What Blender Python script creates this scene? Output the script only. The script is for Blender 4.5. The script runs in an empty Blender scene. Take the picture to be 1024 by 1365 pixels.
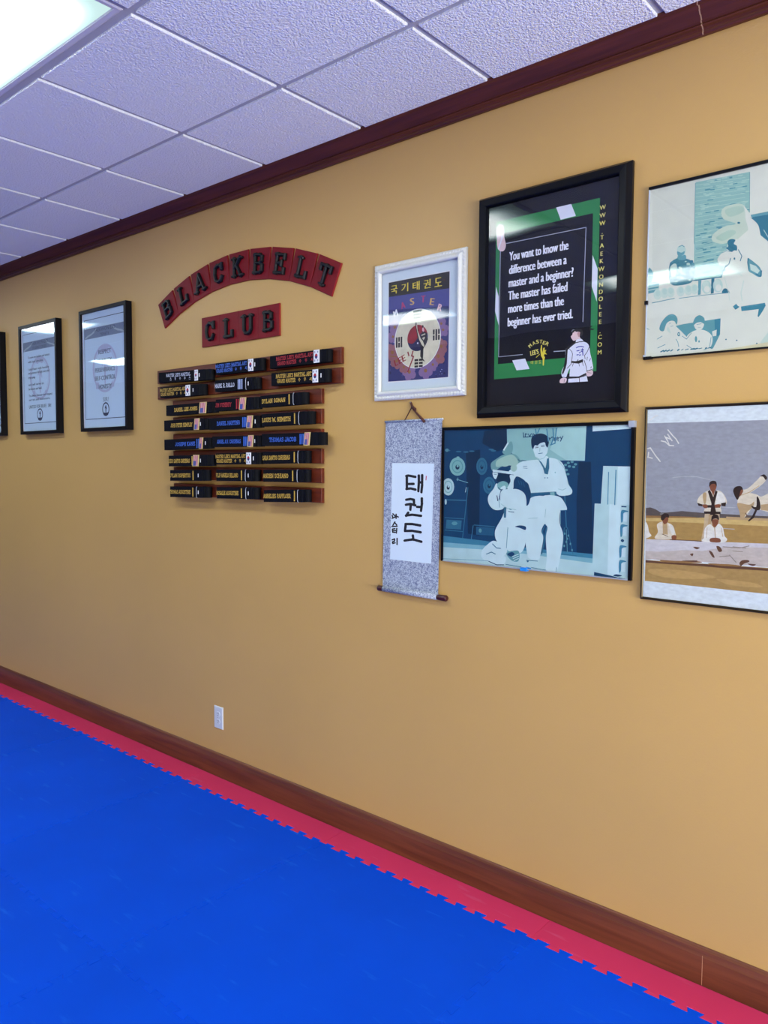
import bpy, bmesh, math, random
from mathutils import Vector, Matrix
from mathutils.geometry import tessellate_polygon

C = bpy.context.scene.collection
SC = bpy.context.scene
random.seed(5)

# ------------------------------------------------------------------ camera
cd = bpy.data.cameras.new('camera')
cam = bpy.data.objects.new('camera', cd)
C.objects.link(cam)
cd.sensor_fit = 'VERTICAL'
cd.sensor_height = 24.0
cd.lens = 24.0 * 1026.48 / 1365.0
cd.clip_start = 0.05
R_ = Vector((0.75850248, 0.6516528, 0.00475655))
U_ = Vector((-0.0437633, 0.04365379, 0.99808773))
F_ = Vector((-0.65019902, 0.75726018, -0.06162998))
m3 = Matrix((R_, U_, -F_)).transposed()
cam.matrix_world = Matrix.Translation((0, -2.4455, 1.6362)) @ m3.to_4x4()
SC.camera = cam

# ------------------------------------------------------------------ world, exposure, daylight
LAMP = 19.0            # radiance of the ceiling panels
SC.view_settings.view_transform = 'Standard'
SC.view_settings.look = 'None'
SC.view_settings.gamma = 1.0
SC.view_settings.use_curve_mapping = False
SC.view_settings.exposure = -0.08
w = bpy.data.worlds.new('world')
SC.world = w
w.use_nodes = True
w.node_tree.nodes['Background'].inputs[0].default_value = (0.55, 0.72, 1.0, 1)
w.node_tree.nodes['Background'].inputs[1].default_value = 0.6
ld = bpy.data.lights.new('window_daylight', 'AREA')
ld.shape = 'RECTANGLE'
ld.size = 3.7
ld.size_y = 1.3
ld.energy = 430.0
ld.color = (1.0, 0.97, 0.93)
lo = bpy.data.objects.new('window_daylight', ld)
C.objects.link(lo)
lo.location = (3.62, -2.4, .95)
lo.rotation_euler = (math.radians(90), 0, math.radians(90))   # faces -x, into the room

H = 3.0043            # ceiling grid height
XW, XE, YS = -12.4, 3.4, -4.68

# ------------------------------------------------------------------ helpers
def tint(h, f):
    return [min(1, a * b) for a, b in zip(lin(h), f)]
def lin(h):
    h = h.lstrip('#')
    v = [int(h[i:i+2], 16) / 255 for i in (0, 2, 4)]
    return [c / 12.92 if c <= .04045 else ((c + .055) / 1.055) ** 2.4 for c in v]

MATS = {}
def mat(name, col, rough=.6, spec=.5, metal=0.0, var=0.0, vscale=(8, 8, 8), bump=0.0, bscale=80.0, emit=None, coat=0.0):
    if name in MATS: return MATS[name]
    m = bpy.data.materials.new(name); m.use_nodes = True
    nt = m.node_tree; b = nt.nodes['Principled BSDF']
    c = lin(col) if isinstance(col, str) else list(col)
    b.inputs['Base Color'].default_value = (*c, 1)
    b.inputs['Roughness'].default_value = rough
    b.inputs['Specular IOR Level'].default_value = spec
    b.inputs['Metallic'].default_value = metal
    b.inputs['Coat Weight'].default_value = coat
    tc = nt.nodes.new('ShaderNodeTexCoord')
    if var > 0:
        mp = nt.nodes.new('ShaderNodeMapping'); mp.inputs['Scale'].default_value = vscale
        nz = nt.nodes.new('ShaderNodeTexNoise'); nz.inputs['Scale'].default_value = 1.0; nz.inputs['Detail'].default_value = 5
        mr = nt.nodes.new('ShaderNodeMapRange')
        mr.inputs[1].default_value = .3; mr.inputs[2].default_value = .7
        mr.inputs[3].default_value = 1 - var; mr.inputs[4].default_value = 1 + var
        mx = nt.nodes.new('ShaderNodeVectorMath'); mx.operation = 'SCALE'
        mx.inputs[0].default_value = c
        nt.links.new(tc.outputs['Object'], mp.inputs[0]); nt.links.new(mp.outputs[0], nz.inputs['Vector'])
        nt.links.new(nz.outputs['Fac'], mr.inputs[0]); nt.links.new(mr.outputs[0], mx.inputs['Scale'])
        nt.links.new(mx.outputs[0], b.inputs['Base Color'])
    if bump > 0:
        nz2 = nt.nodes.new('ShaderNodeTexNoise'); nz2.inputs['Scale'].default_value = bscale; nz2.inputs['Detail'].default_value = 3
        bp = nt.nodes.new('ShaderNodeBump'); bp.inputs['Strength'].default_value = bump; bp.inputs['Distance'].default_value = .01
        nt.links.new(tc.outputs['Object'], nz2.inputs['Vector']); nt.links.new(nz2.outputs['Fac'], bp.inputs['Height'])
        nt.links.new(bp.outputs[0], b.inputs['Normal'])
    MATS[name] = m
    return m

class MB:
    """collects faces; build() links them as one mesh object"""
    def __init__(s): s.v = []; s.f = []; s.mi = []; s.mats = []; s.sm = []
    def m(s, mt):
        if mt not in s.mats: s.mats.append(mt)
        return s.mats.index(mt)
    def face(s, pts, mt, smooth=False):
        i = len(s.v); s.v += [tuple(p) for p in pts]; s.f.append(tuple(range(i, i + len(pts)))); s.mi.append(s.m(mt)); s.sm.append(smooth)
    def box(s, x0, y0, z0, x1, y1, z1, mt):
        p = [(x, y, z) for z in (z0, z1) for y in (y0, y1) for x in (x0, x1)]
        i = len(s.v); s.v += p
        for q in ((0, 2, 3, 1), (4, 5, 7, 6), (0, 1, 5, 4), (2, 6, 7, 3), (0, 4, 6, 2), (1, 3, 7, 5)):
            s.f.append(tuple(i + k for k in q)); s.mi.append(s.m(mt)); s.sm.append(False)
    def grid(s, rings, mt, closed=True, caps=True, smooth=False):
        """rings: lists of equal length; quads between successive rings"""
        n = len(rings[0]); i = len(s.v); k = s.m(mt)
        for r in rings: s.v += [tuple(p) for p in r]
        for a in range(len(rings) - 1):
            for j in range(n if closed else n - 1):
                s.f.append((i + a*n + j, i + a*n + (j+1) % n, i + (a+1)*n + (j+1) % n, i + (a+1)*n + j)); s.mi.append(k); s.sm.append(smooth)
        if caps and closed:
            s.f.append(tuple(i + j for j in reversed(range(n)))); s.mi.append(k); s.sm.append(False)
            s.f.append(tuple(i + (len(rings)-1)*n + j for j in range(n))); s.mi.append(k); s.sm.append(False)
    def tube(s, path, r, mt, n=8, up=Vector((0, 1, .01))):
        P = [Vector(p) for p in path]; rings = []
        for k, p in enumerate(P):
            d = (P[min(k+1, len(P)-1)] - P[max(k-1, 0)]).normalized()
            u = d.cross(up).normalized(); v = d.cross(u)
            rr = r[k] if isinstance(r, (list, tuple)) else r
            rings.append([p + u*math.cos(t)*rr + v*math.sin(t)*rr for t in [2*math.pi*j/n for j in range(n)]])
        s.grid(rings, mt, smooth=True)
    def poly(s, pts3, mt):
        """filled, possibly concave polygon"""
        i = len(s.v); s.v += [tuple(p) for p in pts3]; k = s.m(mt)
        for t in tessellate_polygon([[Vector(p) for p in pts3]]):
            s.f.append(tuple(i + q for q in t)); s.mi.append(k); s.sm.append(False)
    def poly_xz(s, pts, y, mt):
        s.poly([(x, y, z) for x, z in pts], mt)
    def slab_xz(s, pts, y0, y1, mt):
        """outline in x,z extruded from y0 (back) to y1 (front)"""
        s.poly_xz(pts, y1, mt); s.poly_xz(pts, y0, mt)
        n = len(pts)
        for j in range(n):
            a, b = pts[j], pts[(j+1) % n]
            s.face([(a[0], y0, a[1]), (b[0], y0, b[1]), (b[0], y1, b[1]), (a[0], y1, a[1])], mt)
    def build(s, name, parent=None, fix=True):
        me = bpy.data.meshes.new(name)
        off = Vector(parent_world(parent)) if parent else Vector((0, 0, 0))
        me.from_pydata([Vector(p) - off for p in s.v], [], s.f)
        for mt in s.mats: me.materials.append(mt)
        me.polygons.foreach_set('material_index', s.mi)
        me.polygons.foreach_set('use_smooth', s.sm)
        if fix:
            bm = bmesh.new(); bm.from_mesh(me)
            bmesh.ops.remove_doubles(bm, verts=bm.verts, dist=1e-5)
            bmesh.ops.recalc_face_normals(bm, faces=bm.faces)
            bm.to_mesh(me); bm.free()
        o = bpy.data.objects.new(name, me); C.objects.link(o)
        if parent: o.parent = parent
        return o

def parent_world(o):
    p = Vector((0, 0, 0))
    while o is not None:
        p += o.location; o = o.parent
    return p
def tag(o, label=None, cat=None, group=None, kind=None):
    if label: o['label'] = label
    if cat: o['category'] = cat
    if group: o['group'] = group
    if kind: o['kind'] = kind
    return o
def thing(name, loc, label, cat, group=None):
    o = bpy.data.objects.new(name, None); C.objects.link(o); o.location = loc
    o.empty_display_size = .05
    return tag(o, label, cat, group)
def struct(name, mb, fix=True):
    return tag(mb.build(name, None, fix), kind='structure')

# filled lettering from the built-in font, as flat polygons (x right, z up)
_glyph = {}
def glyphs(text):
    if text in _glyph: return _glyph[text]
    cu = bpy.data.curves.new('t', 'FONT'); cu.body = text; cu.resolution_u = 3; cu.fill_mode = 'FRONT'
    ob = bpy.data.objects.new('t', cu); C.objects.link(ob)
    dg = bpy.context.evaluated_depsgraph_get(); dg.update()
    me = ob.evaluated_get(dg).to_mesh()
    vs = [(v.co.x, v.co.y) for v in me.vertices]; fs = [tuple(p.vertices) for p in me.polygons]
    ob.evaluated_get(dg).to_mesh_clear(); bpy.data.objects.remove(ob); bpy.data.curves.remove(cu)
    _glyph[text] = (vs, fs); return _glyph[text]
def capheight():
    vs, _ = glyphs('H'); return max(v[1] for v in vs)
def write(mb, text, x, z, y, mt, cap=None, width=None, height=None, align='l', ang=0.0, bold=0.0):
    vs, fs = glyphs(text)
    if not vs: return
    x0, x1 = min(v[0] for v in vs), max(v[0] for v in vs); z0, z1 = min(v[1] for v in vs), max(v[1] for v in vs)
    if height: sz = height / (z1 - z0); base = z0
    else: sz = cap / capheight(); base = 0
    sx = (width / (x1 - x0)) if width else sz
    ox = {'l': 0, 'c': -.5, 'r': -1}[align] * (x1 - x0) * sx
    ca, sa = math.cos(ang), math.sin(ang); k = mb.m(mt)
    for d in ([0] if bold == 0 else [-bold, bold]):
        i = len(mb.v)
        for vx, vz in vs:
            px = (vx - x0) * sx + ox + d; pz = (vz - base) * sz
            mb.v.append((x + px*ca - pz*sa, y - (0 if d <= 0 else 1e-5), z + px*sa + pz*ca))
        for f in fs: mb.f.append(tuple(i + q for q in f)); mb.mi.append(k); mb.sm.append(False)

# slab-serif capitals made of strokes: (strokes, serif points); unit height, own width
SL = {
 'A': (.86, [[(.10,0),(.43,1)],[(.43,1),(.76,0)],[(.22,.33),(.64,.33)]], [(.10,0),(.76,0)]),
 'B': (.80, [[(.20,0),(.20,1)],[(.12,.95),(.52,.95),(.66,.86),(.66,.64),(.54,.53),(.2,.53)],[(.54,.53),(.70,.42),(.70,.14),(.56,.05),(.12,.05)]], []),
 'C': (.80, [[(.72,.72),(.60,.92),(.38,.95),(.20,.82),(.14,.5),(.20,.18),(.38,.05),(.60,.08),(.72,.28)],[(.72,.66),(.72,.98)]], []),
 'D': (.82, [[(.20,0),(.20,1)],[(.10,.95),(.46,.95),(.68,.78),(.70,.5),(.68,.22),(.46,.05),(.10,.05)]], []),
 'E': (.78, [[(.20,0),(.20,1)],[(.10,.95),(.70,.95),(.70,.74)],[(.2,.52),(.52,.52)],[(.52,.40),(.52,.64)],[(.10,.05),(.72,.05),(.72,.28)]], []),
 'F': (.76, [[(.20,0),(.20,1)],[(.10,.95),(.70,.95),(.70,.74)],[(.2,.52),(.52,.52)],[(.52,.40),(.52,.64)]], [(.2,0)]),
 'G': (.84, [[(.72,.74),(.60,.92),(.38,.95),(.20,.82),(.14,.5),(.20,.18),(.38,.05),(.60,.08),(.72,.22),(.72,.45),(.5,.45)]], []),
 'H': (.90, [[(.18,0),(.18,1)],[(.72,0),(.72,1)],[(.18,.5),(.72,.5)]], [(.18,0),(.18,1),(.72,0),(.72,1)]),
 'I': (.44, [[(.22,0),(.22,1)]], [(.22,0),(.22,1)]),
 'J': (.66, [[(.46,1),(.46,.2),(.36,.05),(.2,.05),(.1,.2),(.12,.34)]], [(.46,1)]),
 'K': (.88, [[(.20,0),(.20,1)],[(.66,1),(.22,.45)],[(.36,.62),(.72,0)]], [(.2,0),(.2,1),(.66,1),(.72,0)]),
 'L': (.76, [[(.22,0),(.22,1)],[(.10,.05),(.70,.05),(.70,.32)]], [(.22,1)]),
 'M': (1.04, [[(.18,0),(.18,1)],[(.18,1),(.5,.25)],[(.5,.25),(.84,1)],[(.84,1),(.84,0)]], [(.18,0),(.84,0)]),
 'N': (.92, [[(.18,0),(.18,1)],[(.18,1),(.74,0)],[(.74,0),(.74,1)]], [(.18,0),(.74,1)]),
 'O': (.84, [[(.42,.95),(.2,.82),(.13,.5),(.2,.18),(.42,.05),(.64,.18),(.71,.5),(.64,.82),(.42,.95)]], []),
 'P': (.78, [[(.20,0),(.20,1)],[(.10,.95),(.54,.95),(.70,.84),(.70,.58),(.54,.46),(.2,.46)]], [(.2,0)]),
 'R': (.86, [[(.20,0),(.20,1)],[(.10,.95),(.54,.95),(.68,.84),(.68,.62),(.54,.5),(.2,.5)],[(.46,.5),(.70,.05),(.8,.05)]], [(.2,0)]),
 'S': (.74, [[(.62,.78),(.52,.93),(.28,.95),(.14,.82),(.18,.62),(.56,.42),(.64,.24),(.54,.07),(.28,.05),(.12,.24)]], []),
 'T': (.80, [[(.40,0),(.40,1)],[(.08,.70),(.08,.95),(.72,.95),(.72,.70)]], [(.4,0)]),
 'U': (.86, [[(.18,1),(.18,.25),(.28,.08),(.46,.05),(.62,.1),(.70,.25),(.70,1)]], [(.18,1),(.70,1)]),
 'V': (.86, [[(.12,1),(.43,0)],[(.43,0),(.74,1)]], [(.12,1),(.74,1)]),
 'W': (1.2, [[(.10,1),(.34,0)],[(.34,0),(.6,.8)],[(.6,.8),(.86,0)],[(.86,0),(1.1,1)]], [(.1,1),(1.1,1)]),
 'Y': (.84, [[(.10,1),(.42,.46)],[(.74,1),(.42,.46)],[(.42,.46),(.42,0)]], [(.1,1),(.74,1),(.42,0)]),
 'Z': (.76, [[(.1,.95),(.66,.95),(.1,.05),(.68,.05)]], []),
 '.': (.26, [[(.13,0),(.13,.14)]], []), "'": (.26, [[(.13,.75),(.13,1)]], []), ' ': (.42, [], []),
}
def strokes_of(ch, th=.15):
    wd, st, se = SL[ch]; out = []
    for pl in st:
        for a, b in zip(pl, pl[1:]): out.append((a, b, th))
    for x, z in se:
        zz = min(max(z, .05), .95); out.append(((x - .15, zz), (x + .15, zz), .11))
    return wd, out
def stroke_quad(a, b, th, ext):
    dx, dz = b[0] - a[0], b[1] - a[1]; L = math.hypot(dx, dz) or 1e-6; dx /= L; dz /= L
    e = ext; nx, nz = -dz * th / 2, dx * th / 2
    return [(a[0] - dx*e + nx, a[1] - dz*e + nz), (a[0] - dx*e - nx, a[1] - dz*e - nz), (b[0] + dx*e - nx, b[1] + dz*e - nz), (b[0] + dx*e + nx, b[1] + dz*e + nz)]
def slab_text(mb, text, x0, x1, z0, cap, y, mt, slope=0.0, th=.17):
    tot = sum(SL[c][0] for c in text); sx = (x1 - x0) / tot; x = x0
    for c in text:
        wd, st = strokes_of(c, th)
        for a, b, t in st:
            q = stroke_quad(a, b, t, t * .35)
            y -= 3e-6
            mb.face([(x + p[0]*sx, y, z0 + p[1]*cap + slope * (x + p[0]*sx - x0)) for p in q], mt)
        x += wd * sx

def smooth_closed(pts, k=4):
    n = len(pts); out = []
    for i in range(n):
        p0, p1, p2, p3 = pts[i-1], pts[i], pts[(i+1) % n], pts[(i+2) % n]
        for j in range(k):
            t = j / k
            out.append(tuple(.5 * (2*p1[c] + (p2[c]-p0[c])*t + (2*p0[c]-5*p1[c]+4*p2[c]-p3[c])*t*t + (3*p1[c]-p0[c]-3*p2[c]+p3[c])*t**3) for c in (0, 1)))
    return out
def clip_rect(pts, x0, z0, x1, z1):
    def cut(P, f, isec):
        o = []
        for i in range(len(P)):
            a, b = P[i-1], P[i]
            if f(a) != f(b): o.append(isec(a, b))
            if f(b): o.append(b)
        return o
    def ix(v): return lambda a, b: (v, a[1] + (b[1]-a[1]) * (v-a[0]) / (b[0]-a[0]))
    def iz(v): return lambda a, b: (a[0] + (b[0]-a[0]) * (v-a[1]) / (b[1]-a[1]), v)
    for f, g in ((lambda p: p[0] >= x0, ix(x0)), (lambda p: p[0] <= x1, ix(x1)), (lambda p: p[1] >= z0, iz(z0)), (lambda p: p[1] <= z1, iz(z1))):
        if pts: pts = cut(pts, f, g)
    return pts
def picture(mb, key, y, pal, clip, dy=2.5e-6):
    """printed picture: flat shapes laid on the paper plane at y"""
    x0, z0, rows = ART[key]
    for i, row in enumerate(rows.split('\n')):
        c, s, f = row.split('|'); f = [int(t) for t in f.split()]
        P = [((x0 + f[j]) / 1e4, (z0 + f[j+1]) / 1e4) for j in range(0, len(f), 2)]
        if s == '1': P = smooth_closed(P)
        P = clip_rect(P, *clip)
        if len(P) >= 3: mb.poly_xz(P, y - dy * (i + 1), pal[c])
    return y - dy * (len(rows.split('\n')) + 2)

def frame_rings(mb, x0, z0, x1, z1, prof, mt, close=False):
    """mitred frame: prof = (inset, depth) pairs swept round the rectangle"""
    R = [[(x0 + i, -d, z0 + i), (x1 - i, -d, z0 + i), (x1 - i, -d, z1 - i), (x0 + i, -d, z1 - i)] for i, d in prof]
    for a, b in zip(R, R[1:]):
        for j in range(4): mb.face([a[j], a[(j+1) % 4], b[(j+1) % 4], b[j]], mt)

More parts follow.
